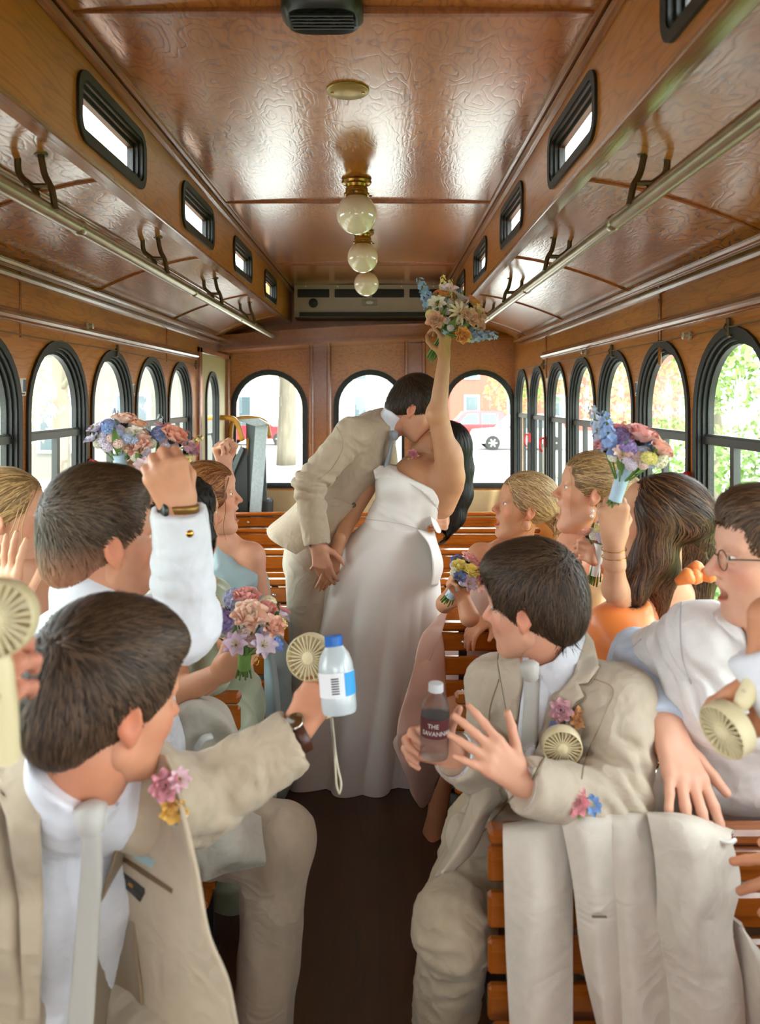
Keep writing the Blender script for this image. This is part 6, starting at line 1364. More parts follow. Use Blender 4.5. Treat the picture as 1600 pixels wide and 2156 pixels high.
# ================================================================ guests on the left
# ---- foreground man with the open jacket
PB1 = np.array([-.42, 1.15, 0]); p = Person('foreground man in an open beige jacket holding out a blue-capped bottle', 'light3', 'cf9170', base=PB1)
hc = P(224, 1490, 1.20); p.head(hc, (.68, .72, -.16), (.14, .12, 1), 1.06, 0, brow='33241a'); nb = P(165, 1665, 1.22); p.neck(nb, .066)
p.hair(lambda f: (short_hair(f, .012, nape=-.052, puff=.011), f.ell((0, .07, .095), (.055, .04, .03), k=.02)), '3d2d20', radial((.02, -.08, .10), .8), hl='5c4634', n=8000, ln=.030, w=.0012, steps=7, h=.004)
sh = P(-10, 1720, 1.22); sh2 = P(325, 1680, 1.30); el = P(415, 1684, 1.40); wr = P(606, 1566, 1.46); che = P(116, 1850, 1.31); wai = P(70, 2030, 1.36); pel = np.array([-.60, 1.36, .53]); sd = unit(sh2-sh)
def tor(f, e=0): f.cone(pel, wai, .125+e, .12+e, .03, (sd, 1.25)); f.cone(wai, che, .115+e, .12+e, .04, (sd, 1.3)); f.cone(sh+sd*.02, sh2-sd*.02, .06+e, .06+e, .05); f.cone(nb, sh, .06+e, .055+e, .05); f.cone(nb, sh2, .06+e, .055+e, .05)
sf = p.cloth('shirt', tor, *bb(sh, sh2, pel, nb, m=.2), M_shirt, .007, 2, [dict(amp=.007, scale=7, stretch=(1.5, 1, .45), seed=41), WF])
def js(f): f.cone(sh2-sd*.01, el, .075, .070, .02); f.cone(el, wr, .068, .056, .02); f.cone(nb+sd*.05+np.array([0, .03, 0]), sh2, .045, .072, .04); trim(f, wr, wr-el, .085)
jf = p.cloth('jacket_sleeve', js, *bb(nb, sh2, el, wr, m=.13), M_suit, .006, 2, [dict(amp=.006, scale=12, stretch=(1.3, 1.3, .8), seed=43), WF], creases=[(el, wr-el, .10, .006, 16)])
def jl(f): tor(f, .022)
p.cloth('jacket_side', jl, *bb(sh, sh2, pel, nb, m=.22), M_suit, .008, 2, [dict(amp=.005, scale=7, seed=44)], cuts=[(P(-34, 1700, 1.1), unit(np.array([1, -.1, 0.02])))])
lap = Field(*bb(sh, sh2, pel, nb, m=.24), .009); tor(lap, .026)
p.piece('lapel', sheet(lap, [(8, 1488), (52, 1530), (70, 1600), (84, 1720), (92, 1900), (84, 2150), (48, 2150), (40, 1900), (12, 1720), (-10, 1660), (14, 1680), (-10, 1640), (-12, 1500)], .8, 1.7, .014, .008, 12), M_suit)
p.cloth('shirt_collar', lambda f: (f.cone(P(160, 1680, 1.22), p.loc((0, -.03, -.07)), .078, .077, 0), f.cone(P(140, 1705, 1.16), P(200, 1715, 1.13), .035, .022, .03)), *bb(P(120, 1740, 1.2), p.loc((0, -.03, -.07)), m=.13), M_shirt, .005, 1, cuts=[(P(132, 1606, 1.18), unit(np.array([.60, 0.05, .72])))])
p.piece('tie_knot', MB().lathe([(.008, -.026), (.018, -.02), (.024, .014), (.012, .022)], 14, o=P(191, 1722, 1.115), R=lookR((-.1, .1, 1))), M_tie)
p.seam(sf, [(150, 1735), (185, 1760), (215, 1740), (250, 1690)], .8, 1.7, 'b9bfd0', .0016, .003)
p.piece('tie', MB().tube(spline([P(190, 1726, 1.125), P(192, 1750, 1.12), P(192, 1830, 1.14), P(184, 1960, 1.17), P(168, 2180, 1.19)], 8), np.concatenate([[.011], np.linspace(.012, .020, 32)]), 12, flat=(1, .22), up=(1, 0, 0)), M_tie)
# open front panel: beige facing, taupe lining, pocket, tags
c_f = [[P(285, 1592, 1.250), P(318, 1590, 1.230), P(345, 1592, 1.210)], [P(290, 1700, 1.270), P(345, 1705, 1.220), P(378, 1700, 1.150)], [P(230, 1820, 1.290), P(330, 1830, 1.210), P(412, 1830, 1.130)], [P(262, 1960, 1.300), P(350, 1970, 1.210), P(436, 1960, 1.120)], [P(285, 2080, 1.290), P(370, 2090, 1.210), P(476, 2060, 1.120)], [P(290, 2165, 1.280), P(390, 2180, 1.210), P(497, 2170, 1.130)]]
Gf = patch(c_f, 50, 30); Gf = Gf+np.stack([0*Gf[..., 0], .010*noise3(Gf*np.array([14, 14, 3]), 4), 0*Gf[..., 0]], -1)
p.piece('jacket_facing', MB().grid(Gf, thick=.007), M_suit); nf = Gf.shape; sfac = Surf(Gf.reshape(-1, 3), [(i*nf[1]+j, (i+1)*nf[1]+j, (i+1)*nf[1]+j+1, i*nf[1]+j+1) for i in range(nf[0]-1) for j in range(nf[1]-1)])
mb = MB(); mb.grid(patch([[P(262, 1690, 1.230), P(300, 1690, 1.260), P(312, 1700, 1.255)], [P(240, 1810, 1.230), P(268, 1840, 1.300), P(290, 1830, 1.265)], [P(198, 1960, 1.230), P(235, 1970, 1.320), P(282, 1970, 1.275)], [P(196, 2080, 1.230), P(240, 2090, 1.320), P(296, 2090, 1.270)], [P(196, 2170, 1.230), P(250, 2180, 1.320), P(300, 2170, 1.270)]], 40, 24), thick=.003)
mb.v[0] = mb.v[0]+np.stack([0*mb.v[0][:, 0], .008*noise3(mb.v[0]*np.array([40, 20, 5])), 0*mb.v[0][:, 0]], 1); p.piece('jacket_lining', mb, M_lining)
def ong(u, v, o=.006):
    i = int(u*(Gf.shape[0]-1)); j = int(v*(Gf.shape[1]-1)); q = Gf[i, j]; return q+unit(np.array([0, 0, CZ])-q)*o
def strip(nm, a, b_, w_, m, o=.007):
    A = [ong(a[0]+(b_[0]-a[0])*t, a[1]+(b_[1]-a[1])*t, o) for t in np.linspace(0, 1, 8)]; dn_ = np.array([.25, 0, -1.])*w_; p.piece(nm, MB().grid([[q, q+dn_] for q in A], thick=.0015), m)
for (nm, pl_, m_, o_) in (('inner_pocket', [(247, 1795), (300, 1828), (364, 1872), (362, 1882), (296, 1840), (245, 1804)], mat('pocket_piping', '6a5334', .5), .003), ('black_label', [(237, 1845), (252, 1830), (309, 1874), (295, 1900)], mat('black_label', '1a1816', .5), .003), ('label_mark', [(268, 1862), (272, 1857), (282, 1865), (278, 1870)], M_gold, .005), ('blue_tag', [(285, 1789), (328, 1812), (318, 1828), (280, 1807)], mat('blue_tag', '9fb9bd', .5), .003)):
    p.piece(nm, sheet(sfac, pl_, .8, 1.7, o_, .003, 6, 1), m_, False)
p.cloth('trousers', lambda f: (f.cone(np.array([-.40, 1.38, .55]), np.array([-.28, .95, .54]), .10, .09, .03), f.cone(np.array([-.28, .95, .54]), np.array([-.29, 1.0, .06]), .085, .06, .03), f.cone(np.array([-.60, 1.38, .55]), np.array([-.64, .95, .54]), .10, .09, .03), f.cone(np.array([-.64, .95, .54]), np.array([-.64, 1.0, .06]), .085, .06, .03), f.cone(pel+np.array([-.1, .05, .03]), pel+np.array([.1, .05, .03]), .115, .115, .04)), *bb((-.64, .9, .06), (-.26, 1.4, .6), m=.15), M_suit2, .01, 2, [dict(amp=.005, scale=10, seed=46)])
tp = []; hd = unit(P(676, 1458, 1.50)-wr); u0 = unit(wr-el)
p.field(lambda f: tp.extend(hand(f, wr+hd*.022, hd, (.45, .80, -.15), (-.60, .2, .75), 1.02, dict(index=(.65, .75, .4), middle=(.65, .8, .4), ring=(.65, .8, .45), pinky=(.65, .8, .45)), ((.35, .85, -.1), (.1, 1, .3), (-.1, 1, .55)), fore=wr-u0*.05, fr=.024)), *bb(wr, wr+hd*.2, m=.1), h=.0032)
u_ = unit(wr-el); cuff(p, wr-u_*.015, wr+u_*.014, .050)
c = wr+u_*.024+hd*.004; e1 = unit(np.cross(u_, (0, 0, 1))); e2 = np.cross(u_, e1)
mb = MB(); ringp = lambda o, r: [c+u_*o+(e1*math.cos(t)*1.0+e2*math.sin(t)*.86)*r for t in np.linspace(0, 2*math.pi, 33)]
mb.grid(np.stack([ringp(-.012, .0355), ringp(-.011, .0395), ringp(.011, .0385), ringp(.012, .0345)], 1)); p.piece('watch_strap', mb, M_leather)
mb = MB(); mb.lathe([(.017, 0), (.019, .003), (.019, .007), (.016, .009)], 24, o=c-e2*.032+e1*.012, R=lookR(-e2+e1*.4)); p.piece('watch_case', mb, mat('steel_watch', 'b8b0a4', .2, metal=1))
p.arms(nb, [sh, sh+np.array([0, 0, -.28])], [sh2, el, wr], [che, pel])
m1 = p.build(); q = ong(.155, .78, .038)
boutonniere(q, (.1, -1, .2), [('rose', 'd48a94', .024, -.004, .012), ('open', 'dcb4c0', .018, .016, .020), ('rose', 'e0b22c', .022, .008, -.022), ('ball', 'd8d0b0', .008, .022, -.034)], parent=m1, base=PB1)
# ---- man in the white shirt with the raised fist
PB2 = np.array([-.62, 1.9, 0]); p = Person('man with a faded haircut in a white shirt raising his fist', 'light4', 'd39878', base=PB2)
hc = P(214, 1150, 1.60); p.head(hc, (.76, .64, .02), (-.02, 0, 1), 1.06, 0, brow='33241a'); nb = P(190, 1310, 1.66); p.neck(nb, .066)
fadefn = lambda V: np.clip((.022-V[:, 2])/.075, 0, 1)*.9
p.hair(lambda f: short_hair(f, .016, nape=-.075, puff=.005), '42301f', radial((.0, -.088, .075), .9), hl='5e4a34', n=7000, ln=.030, w=.0009, steps=6, fade=fadefn, h=.004)
sh = P(50, 1400, 1.66); sh2 = P(315, 1330, 1.74); el = P(388, 1318, 1.56); wr = P(378, 1085, 1.50); che = P(190, 1460, 1.78); pel = np.array([-.66, 1.97, .55]); sd = unit(sh2-sh)
def sh_(f):
    f.cone(pel, che, .125, .125, .03, (sd, 1.4)); f.cone(sh, sh2, .066, .06, .05); f.cone(nb, sh, .062, .058, .05); f.cone(nb, sh2, .06, .056, .05); f.cone(nb, nb+np.array([.01, .0, .05]), .076, .07, .02)
    f.cone(sh2, el, .068, .064, .03); f.cone(el, wr, .062, .050, .03); f.cone(sh, sh+np.array([-.04, -.05, -.26]), .070, .06, .03); trim(f, wr, wr-el, .085)
    f.ell(p.loc((0, .0, -.04)), (.066, .066, .12), k=.006, mode='sub')
p.cloth('shirt', sh_, *bb(sh, sh2, el, wr, pel, m=.16), M_shirt, .0062, 2, [dict(amp=.007, scale=10, stretch=(1, 1, .8), seed=51), WF], creases=[(el+np.array([0, 0, .05]), wr-el, .10, .0045, 13)])
p.cloth('shirt_collar', lambda f: (f.cone(nb+np.array([.0, 0, .0]), p.loc((0, -.03, -.085)), .082, .074, 0), f.ell(p.loc((0, .0, -.02)), (.071, .071, .10), k=.004, mode='sub')), *bb(nb, p.loc((0, -.03, -.085)), m=.12), M_shirt, .005, 1)
u_ = unit(wr-el); hd = unit(P(352, 1010, 1.47)-wr)
p.field(lambda f: hand(f, wr+u_*.006, hd, (-.35, .9, .0), (.85, .3, .1), 1.12, FIST, TC_FIST, fore=wr-u_*.05, fr=.032), *bb(wr, wr+hd*.14, m=.1), h=.0032)
cuff(p, wr-u_*.05, wr+u_*.006, .054)
c = wr+u_*.014; e1 = np.array([1., 0, 0]); e2 = np.array([0, 1., 0]); ringp = lambda o, r: [c+u_*o+(e1*math.cos(t)*1.15+e2*math.sin(t)*.9)*r for t in np.linspace(0, 2*math.pi, 33)]
p.piece('watch_strap', MB().grid(np.stack([ringp(-.009, .031), ringp(-.008, .034), ringp(.008, .034), ringp(.009, .031)], 1)), mat('gold_strap', '8a6530', .35, metal=.6)); p.piece('watch_case', MB().lathe([(.016, 0), (.018, .003), (.018, .008), (.014, .010)], 20, o=c+np.array([-.022, -.022, 0]), R=lookR((-.7, -.7, 0))), M_black)
p.piece('cufflink', MB().lathe([(.003, -.004), (.009, 0), (.007, .004), (.002, .006)], 12, o=wr-u_*.03+np.array([.03, -.046, 0]), R=lookR((.4, -1, 0))), M_gold)
kn = np.array([-.262, 1.92, .535]); an = np.array([-.30, 1.86, .06])
p.cloth('trousers', lambda f: (f.cone(np.array([-.62, 1.98, .54]), kn, .105, .088, .03), f.cone(kn, an, .086, .068, .03), f.cone(np.array([-.72, 1.98, .54]), np.array([-.74, 1.66, .53]), .10, .085, .03), f.cone(np.array([-.74, 1.66, .53]), np.array([-.74, 1.68, .06]), .08, .06, .03)), *bb(kn, an, pel, (-.75, 1.56, .06), m=.14), linen('greige_linen_trousers', 'b5a590'), .008, 2, [dict(amp=.007, scale=10, stretch=(1.2, 1, .6), seed=52)])
p.build()
# ---- blonde in mauve at the left edge
p = Person('blonde woman in a mauve dress at the left edge, smiling in profile', 'warm3', 'd09c7c', base=(-1.02, 2.4, 0))
hc = P(14, 1092, 2.14); p.head(hc, (.95, .22, 0), (0, 0, 1), 1.0, .3, fem=True, brow='7a5a3a'); nb = P(40, 1215, 2.22)
sh = P(-12, 1260, 2.20); sh2 = P(112, 1245, 2.38); che = P(68, 1330, 2.32); pel = np.array([-.98, 2.66, .55])
def bt(f): f.cone(p.loc((0, -.012, -.03)), nb, .044, .05, .02); f.cone(nb, che, .07, .11, .05, ((1, .2, 0), 1.25)); f.cone(sh, sh2, .05, .05, .05); f.cone(sh2, P(215, 1240, 2.36), .045, .04, .03); f.cone(P(215, 1240, 2.36), P(258, 1050, 2.20), .038, .026, .02); f.cone(sh, P(-40, 1400, 2.05), .045, .04, .03); f.cone(P(-40, 1400, 2.05), P(22, 1285, 1.82), .038, .026, .02)
p.field(bt, *bb(hc, sh, sh2, che, P(215, 1240, 2.36), P(258, 1050, 2.2), P(22, 1285, 1.82), P(-40, 1400, 2.05), m=.11), h=.0075, relax=2)
w_ = P(258, 1045, 2.20); p.field(lambda f: hand(f, w_, (0, -.05, 1), (.1, .9, 0), (.9, 0, 0), .95, FIST, TC_FIST, fore=w_+np.array([0, 0, -.05]), fr=.024), *bb(w_, m=.16), h=.004)
w_ = P(26, 1282, 1.82); p.field(lambda f: hand(f, w_, (-.06, -.1, 1), (.4, .9, 0), (.9, -.3, 0), .98, FLAT, TC_OUT, spread=.5, fore=w_+np.array([0, .01, -.05]), fr=.024), *bb(w_, w_+np.array([0, 0, .18]), m=.09), h=.0032)
M_mv = mat('mauve_chiffon', '6d4a55', .6, sheen=.3, bump=.05, bscale=60, stretch=(1, 1, .2))
p.cloth('dress', lambda f: (f.cone(che+np.array([0, 0, -.02]), che, .12, .12, .03, ((1, .2, 0), 1.25)), f.cone(che, pel, .12, .14, .04, ((1, .2, 0), 1.25)), f.cone(sh2+np.array([-.02, -.02, .012]), che, .062, .1, .05), f.cone(P(78, 1190, 2.27), sh2, .035, .05, .03)), *bb(che, pel, sh2, m=.2), M_mv, .007, 2, [dict(amp=.008, scale=14, stretch=(1.4, 1, .35), seed=61)])
def wh(f):
    f.ell((0, -.016, .048), (.087, .115, .097), k=0); f.ell((0, .125, .010), (.10, .075, .078), k=.008, mode='sub'); f.ell((0, .085, -.088), (.11, .075, .076), k=.012, mode='sub'); f.ell((.094, .0, -.03), (.03, .026, .035), k=.006, mode='sub')
    f.chain([(0, -.10, .02), (0, -.11, -.06), (.01, -.09, -.16), (.02, -.07, -.22)], [.05, .055, .045, .015], .03)
p.hair(wh, '9c7c50', lambda q: np.where((q[:, 2] < .0)[:, None], np.array([0, -.1, -1.]), np.array([0, -1, -.55])), n=2600, ln=.10, w=.0012, steps=8, lo=(-.14, -.2, -.26), hi=(.14, .15, .17), hl='d0ac74')
mb = MB()
for k in range(3): mb.tube(spline([p.loc((.05+.008*k, .078-.012*k, .07)), p.loc((.082, .060-.01*k, .0)), p.loc((.076, .055-.018*k, -.06)), p.loc((.085+.006*k, .04, -.12)), p.loc((.07, .05-.01*k, -.185))], 6), np.linspace(.0018, .0006, 25), 6)
p.piece('loose_strands', mb, MATS['blonde_strand']); p.build()
# ---- curly dark-haired woman in sage green
p = Person('curly dark-haired woman in a sage green dress, face hidden behind the raised fist', 'warm4', 'c08866', base=(-.55, 2.5, 0))
hc = P(393, 1092, 2.36); p.head(hc, (.78, .60, .05), (0, 0, 1), .98, .2, fem=True, brow='1c120c'); nb = P(385, 1215, 2.42)
sh = P(345, 1270, 2.34); sh2 = P(452, 1255, 2.54); che = P(405, 1345, 2.46); pel = np.array([-.60, 2.68, .56]); el = P(372, 1462, 2.06); wr = P(462, 1418, 2.04)
def bt(f): f.cone(p.loc((0, -.012, -.03)), nb, .044, .05, .02); f.cone(nb, che, .07, .11, .05, ((1, .2, 0), 1.25)); f.cone(sh, sh2, .05, .05, .05); f.cone(sh, el, .046, .042, .03); f.cone(el, wr, .040, .028, .02); f.cone(sh2, P(480, 1370, 2.42), .045, .040, .03); f.cone(P(480, 1370, 2.42), P(478, 1345, 2.2), .038, .03, .02); f.cone(sh2, P(350, 1150, 2.4), .044, .036, .03); f.cone(P(350, 1150, 2.4), P(322, 1060, 2.28), .034, .026, .02)
p.field(bt, *bb(hc, sh, sh2, che, el, wr, P(322, 1060, 2.28), P(480, 1370, 2.42), m=.1), h=.0072, relax=2)
w_ = P(322, 1055, 2.27); p.field(lambda f: hand(f, w_, (.1, -.05, 1), (.1, .9, 0), (.9, 0, 0), .95, FIST, TC_FIST, fore=w_+np.array([0, 0, -.05]), fr=.024), *bb(w_, m=.16), h=.004)
hd = unit(P(522, 1375, 1.99)-wr)
p.field(lambda f: hand(f, wr, hd, (.30, .75, .35), (-.35, -.1, .9), 1.04, GRIP, TC_GRIP, fore=wr-hd*.06, fr=.026), *bb(wr, wr+hd*.16, m=.09), h=.0032)
c = P(540, 1392, 1.955); p.piece('ring', MB().tube([c+np.array([.004*math.cos(t), .008*math.cos(t), .0105*math.sin(t)]) for t in np.linspace(0, 6.3, 18)], .0018, 6), M_gold)
M_sg = mat('sage_satin', 'a7b59a', .40, sheen=.25, bump=.04, bscale=60)
p.cloth('dress', lambda f: (f.cone(che+np.array([0, 0, -.02]), che, .125, .125, .03, ((1, .2, 0), 1.25)), f.cone(che, pel, .12, .15, .04, ((1, .2, 0), 1.25)), f.cone(sh2+np.array([0, -.03, .01]), che, .058, .1, .05), f.cone(P(448, 1265, 2.44), P(445, 1420, 2.26), .042, .06, .04), f.cone(sh+np.array([0, -.01, .0]), che, .055, .09, .05), f.cone(pel, np.array([-.52, 2.42, .57]), .14, .11, .04), f.cone(np.array([-.52, 2.42, .57]), np.array([-.47, 2.40, .15]), .115, .10, .04)), *bb(che, pel, sh, sh2, (-.5, 2.2, .1), m=.2), M_sg, .0075, 2, [dict(amp=.008, scale=10, stretch=(1, 1, .8), seed=71)])
mb = MB(); mb.grid(patch([[P(508, 1590, 2.02), P(545, 1588, 2.0), P(580, 1600, 2.05)], [P(508, 1660, 2.02), P(552, 1665, 1.99), P(584, 1660, 2.05)], [P(512, 1730, 2.02), P(545, 1740, 2.0), P(572, 1735, 2.05)]], 20, 14), thick=.003); p.piece('trailing_skirt', mb, M_sg)
def wh(f):
    f.ell((0, -.022, .045), (.095, .115, .098), k=0); f.ell((0, .125, .010), (.10, .075, .078), k=.008, mode='sub'); f.chain([(.03, -.10, .0), (.05, -.09, -.08), (.05, -.06, -.15)], [.06, .06, .03], .03); f.chain([(.085, .02, .02), (.092, .02, -.05), (.085, .03, -.11)], [.022, .024, .01], .02)
p.hair(wh, '1b120c', lambda q: np.array([0, -.15, -1.])+1.1*np.stack([np.sin(q[:, 2]*170), np.cos(q[:, 2]*170), 0*q[:, 0]], 1), n=2200, ln=.10, w=.0022, steps=14, lo=(-.16, -.2, -.2), hi=(.16, .15, .17), lift=.006)
p.build()
bouquet(P(515, 1385, 1.96), P(520, 1275, 1.90)-P(512, 1400, 1.96), (1, 0, 0), 'coral and lilac bouquet held by the woman in sage green', [
 ('rose', 'f8c8ae', .040, .10, -.42), ('rose', 'f4b89c', .028, .72, -.45), ('rose', 'da9082', .030, -.05, .12), ('ball', '8a74b8', .030, -.62, -.38), ('rose', 'c793a0', .024, -.95, .0), ('lily', 'e08a80', .034, .72, 1.05), ('ball', 'aeb0cc', .028, -.45, .55), ('ball', 'b8b4c8', .026, -.05, .75), ('ball', '9fb8cc', .02, .25, .75), ('spike', 'e8d88a', .020, -1.15, .85), ('ball', 'e4dcb4', .024, .45, .35), ('open', 'c4b0c8', .026, .95, .45), ('ball', 'd8d060', .018, 1.05, .05), ('open', 'c0a4b8', .028, -.15, -1.15), ('open', 'c8b4c4', .030, .72, -1.0), ('open', 'b8a4b8', .024, -1.2, -.45), ('open', '3d68b8', .018, 1.75, -.45), ('rose', 'd88a7c', .022, .45, .05)], spread=.72, L=.165, stem_back=.055, wrap=(-.0, .03), wrapm=M_stem, leaf=6)
bouquet(P(256, 985, 2.18), P(247, 925, 2.16)-P(257, 990, 2.18), (1, 0, 0), 'lilac and peach bouquet raised at left, the farther-left of two', [
 ('rose', 'efb8a0', .030, .25, .2), ('daisy', 'f2eadc', .026, .55, .75), ('ball', '8a86b8', .022, -.85, .3), ('ball', '9ab0d4', .022, -.55, .55), ('rose', 'e8a070', .022, .75, .25), ('ball', 'cc9a78', .022, 1.1, .7), ('open', 'c8bcd8', .024, -.55, -.3), ('ball', '7a8cc0', .02, -.2, .0), ('open', 'b8b4d4', .022, -.9, -.45), ('del', '8fa8d8', .018, -.3, 1.0), ('open', 'e8dcd4', .02, .9, -.3), ('ball', '7f9cd0', .018, -.1, -.4)], spread=.66, L=.14, stem_back=.05, wrap=(-.02, .03), leaf=4)
bouquet(P(322, 1010, 2.26), P(336, 945, 2.20)-P(322, 1012, 2.26), (1, 0, 0), 'bouquet with a dusky red lily and peach roses, beside the fist', [
 ('lily', 'b8606a', .034, .15, .85), ('rose', 'eca080', .034, .25, .15), ('rose', 'eebaa4', .036, -.55, -.35), ('ball', '6f90cc', .024, -.65, .45), ('ball', '8aa0d4', .026, -.15, .5), ('rose', 'c48c9a', .028, .85, .25), ('spike', 'ead88a', .022, 1.0, .75), ('ball', '88a8dc', .028, .2, -.75), ('open', 'e6c4cc', .024, -.3, -1.0), ('ball', 'efe9da', .022, -1.05, .25), ('spike', 'c4c8d4', .02, -.3, 1.1), ('ball', 'e8d680', .02, 1.15, .35), ('ball', 'e0d8a0', .02, -.95, -.2), ('rose', 'e0c070', .02, .65, 1.0)], spread=.75, L=.16, stem_back=.05, wrap=(-.02, .03), leaf=5)
# ---- redhead in pale blue
p = Person('auburn-haired woman in a pale blue one-shoulder dress cheering with a raised fist', 'fair', 'd9a284', base=(-.6, 3.1, 0))
hc = P(442, 1050, 2.86); p.head(hc, (.97, .06, .10), (-.08, 0, 1), 1.0, 1.0, fem=True, brow='6a4426'); nb = P(458, 1150, 2.92)
sh = P(410, 1178, 3.0); sh2 = P(528, 1172, 2.92); che = P(478, 1240, 3.0); pel = np.array([-.62, 3.38, .58]); el = P(552, 1290, 2.92)
def bt(f): f.cone(p.loc((0, -.012, -.03)), nb, .046, .052, .02); f.cone(nb, che, .07, .11, .05, ((1, .1, 0), 1.25)); f.cone(sh, sh2, .05, .052, .05); f.cone(sh2, el, .048, .04, .03); f.cone(el, P(520, 1360, 2.8), .038, .03, .02); f.cone(sh, P(452, 1100, 3.08), .046, .04, .03); f.cone(P(452, 1100, 3.08), P(474, 985, 3.0), .036, .027, .02)
p.field(bt, *bb(hc, sh, sh2, che, el, P(474, 985, 3.0), P(520, 1360, 2.8), m=.11), h=.007, relax=2)
w_ = P(473, 985, 3.0); p.field(lambda f: hand(f, w_, (-.22, -.05, .9), (.8, -.4, .2), (.2, .5, .6), 1.02, FIST, TC_FIST, fore=w_+np.array([.01, 0, -.05]), fr=.026), *bb(w_, m=.17), h=.0038)
M_pb = mat('pale_blue_satin', '9db7bd', .42, sheen=.3, bump=.05, bscale=50)
p.cloth('dress', lambda f: (f.cone(che+np.array([0, 0, -.02]), che+np.array([0, 0, .01]), .12, .118, .03, ((1, .1, 0), 1.25)), f.cone(che, pel, .12, .14, .04, ((1, .1, 0), 1.25)), f.cone(P(452, 1128, 2.88), P(470, 1195, 2.90), .032, .05, .03), f.cone(P(470, 1190, 2.90), che, .055, .09, .04), f.cone(P(475, 1215, 2.90), P(512, 1222, 2.90), .07, .062, .04), f.cone(pel, np.array([-.50, 3.12, .57]), .14, .11, .04), f.cone(np.array([-.50, 3.12, .57]), np.array([-.47, 3.10, .1]), .12, .10, .04)), *bb(che, pel, P(452, 1128, 2.9), (-.45, 2.95, .1), m=.2), M_pb, .0075, 2, [dict(amp=.007, scale=12, stretch=(1.2, 1, .9), seed=81)])
mb = MB(); mb.grid(patch([[P(556, 1350, 2.86), P(566, 1352, 2.83), P(576, 1356, 2.88)], [P(556, 1420, 2.84), P(574, 1425, 2.81), P(586, 1430, 2.88)], [P(558, 1490, 2.84), P(580, 1500, 2.80), P(592, 1500, 2.88)], [P(560, 1560, 2.84), P(582, 1575, 2.80), P(594, 1560, 2.88)]], 24, 14), thick=.003); p.piece('trailing_skirt', mb, M_pb)
def wh(f):
    f.ell((0, -.016, .048), (.087, .115, .097), k=0); f.ell((0, .125, .010), (.10, .075, .078), k=.008, mode='sub'); f.ell((0, .085, -.088), (.11, .075, .076), k=.012, mode='sub'); f.ell((.06, .02, .005), (.03, .05, .04), k=.02); f.cut((0, 0, -.06), (0, .3, -1)); f.ell((0, -.11, -.01), (.04, .04, .045), k=.02)
p.hair(wh, '7a4a26', pull((0, -.12, -.0)), n=3000, ln=.08, w=.0011, steps=8, lo=(-.13, -.18, -.12), hi=(.13, .15, .17), hl='b07a48')
mb = MB(); mb.tube(spline([p.loc((.045, .085, .075)), p.loc((.078, .070, .02)), p.loc((.078, .066, -.04)), p.loc((.07, .05, -.10)), p.loc((.075, .055, -.15))], 6), np.linspace(.0022, .0006, 25), 6); p.piece('loose_strand', mb, mat('auburn_strand', '8f5c32', .4)); p.build()
# ---- guest just outside the left edge: a hand with a fan
p = Person('guest at the left edge of whom only the hand with a cream fan shows', 'rosy3', 'd48f78', base=(-.72, .8, 0))
hc = np.array([-.78, .82, 1.36]); p.head(hc, (.5, .85, 0), (0, 0, 1), 1.02, 0); nb = hc+np.array([0, .02, -.17]); p.neck(nb, .058); p.hair(lambda f: short_hair(f, .01), '4a3524', radial(), n=900)
sh = nb+np.array([.17, .0, -.06]); sh2 = nb+np.array([-.17, 0, -.06]); el = np.array([-.60, .86, 1.02]); wr = P(-118, 1585, .82)
def jk(f): f.cone(nb+np.array([0, 0, -.2]), nb+np.array([0, .05, -.55]), .13, .13, .03, ((1, 0, 0), 1.4)); f.cone(sh, sh2, .07, .07, .08); f.cone(sh, el, .07, .062, .03); f.cone(el, wr-unit(wr-el)*.05, .06, .05, .03); limb(f, sh2, sh2+np.array([-.02, .05, -.28]), sh2+np.array([.1, -.1, -.4]), (.07, .06, .05)); trim(f, wr-unit(wr-el)*.05, wr-el, .08)
p.cloth('shirt', jk, *bb(nb, sh, sh2, el, wr, (-.8, .9, .6), m=.17), M_shirt, .010, 2)
p.arms(nb, [sh, el, wr], [sh2, sh2+np.array([-.02, .05, -.28])])
hd = unit(P(-58, 1470, .80)-wr); p.field(lambda f: hand(f, wr, hd, (.25, .9, 0), (-.8, .2, .55), 1.05, GRIP, TC_GRIP, fore=wr-unit(wr-el)*.06), *bb(wr, wr+hd*.16, m=.09), h=.0035)
p.build()
# ================================================================ bottles, fans, coats
M_clear = bpy.data.materials.new('clear_bottle_plastic'); M_clear.use_nodes = True; b_ = M_clear.node_tree.nodes['Principled BSDF']; b_.inputs['Transmission Weight'].default_value = .93; b_.inputs['Roughness'].default_value = .06; b_.inputs['IOR'].default_value = 1.12; b_.inputs['Base Color'].default_value = (.95, .97, .98, 1); b_.inputs['Alpha'].default_value = .55
M_cloud = mat('clouded_plastic', 'bcc6ca', .25, spec=.6, coat=.3)
def bottle(base, up, label, prof, body, cap, capm, lab, labm, labR, extra=None, view=(0, -1, 0)):
    R = lookR(up, (1, 0, 0)); b = empty('water_bottle', tuple(base)); tag(b, label, 'bottle', 'water bottles')
    MB().lathe(prof, 28, R=R).build('bottle_body', body, b, smooth=50)
    m = MB(); m.lathe(cap, 24, R=R)
    for k in range(24): a = k*math.pi/12; r = cap[0][0]; m.box((r-.0004, -.0009, cap[0][1]), (r+.0009, .0009, cap[-2][1]), R=R @ rotm('Z', a))
    m.build('cap', capm, b)
    MB().grid(np.stack([[R @ np.array([labR*math.cos(t), labR*math.sin(t), z]) for t in np.linspace(0, 2*math.pi, 41)] for z in lab], 1)).build('paper_label', labm, b, smooth=True)
    return b, R
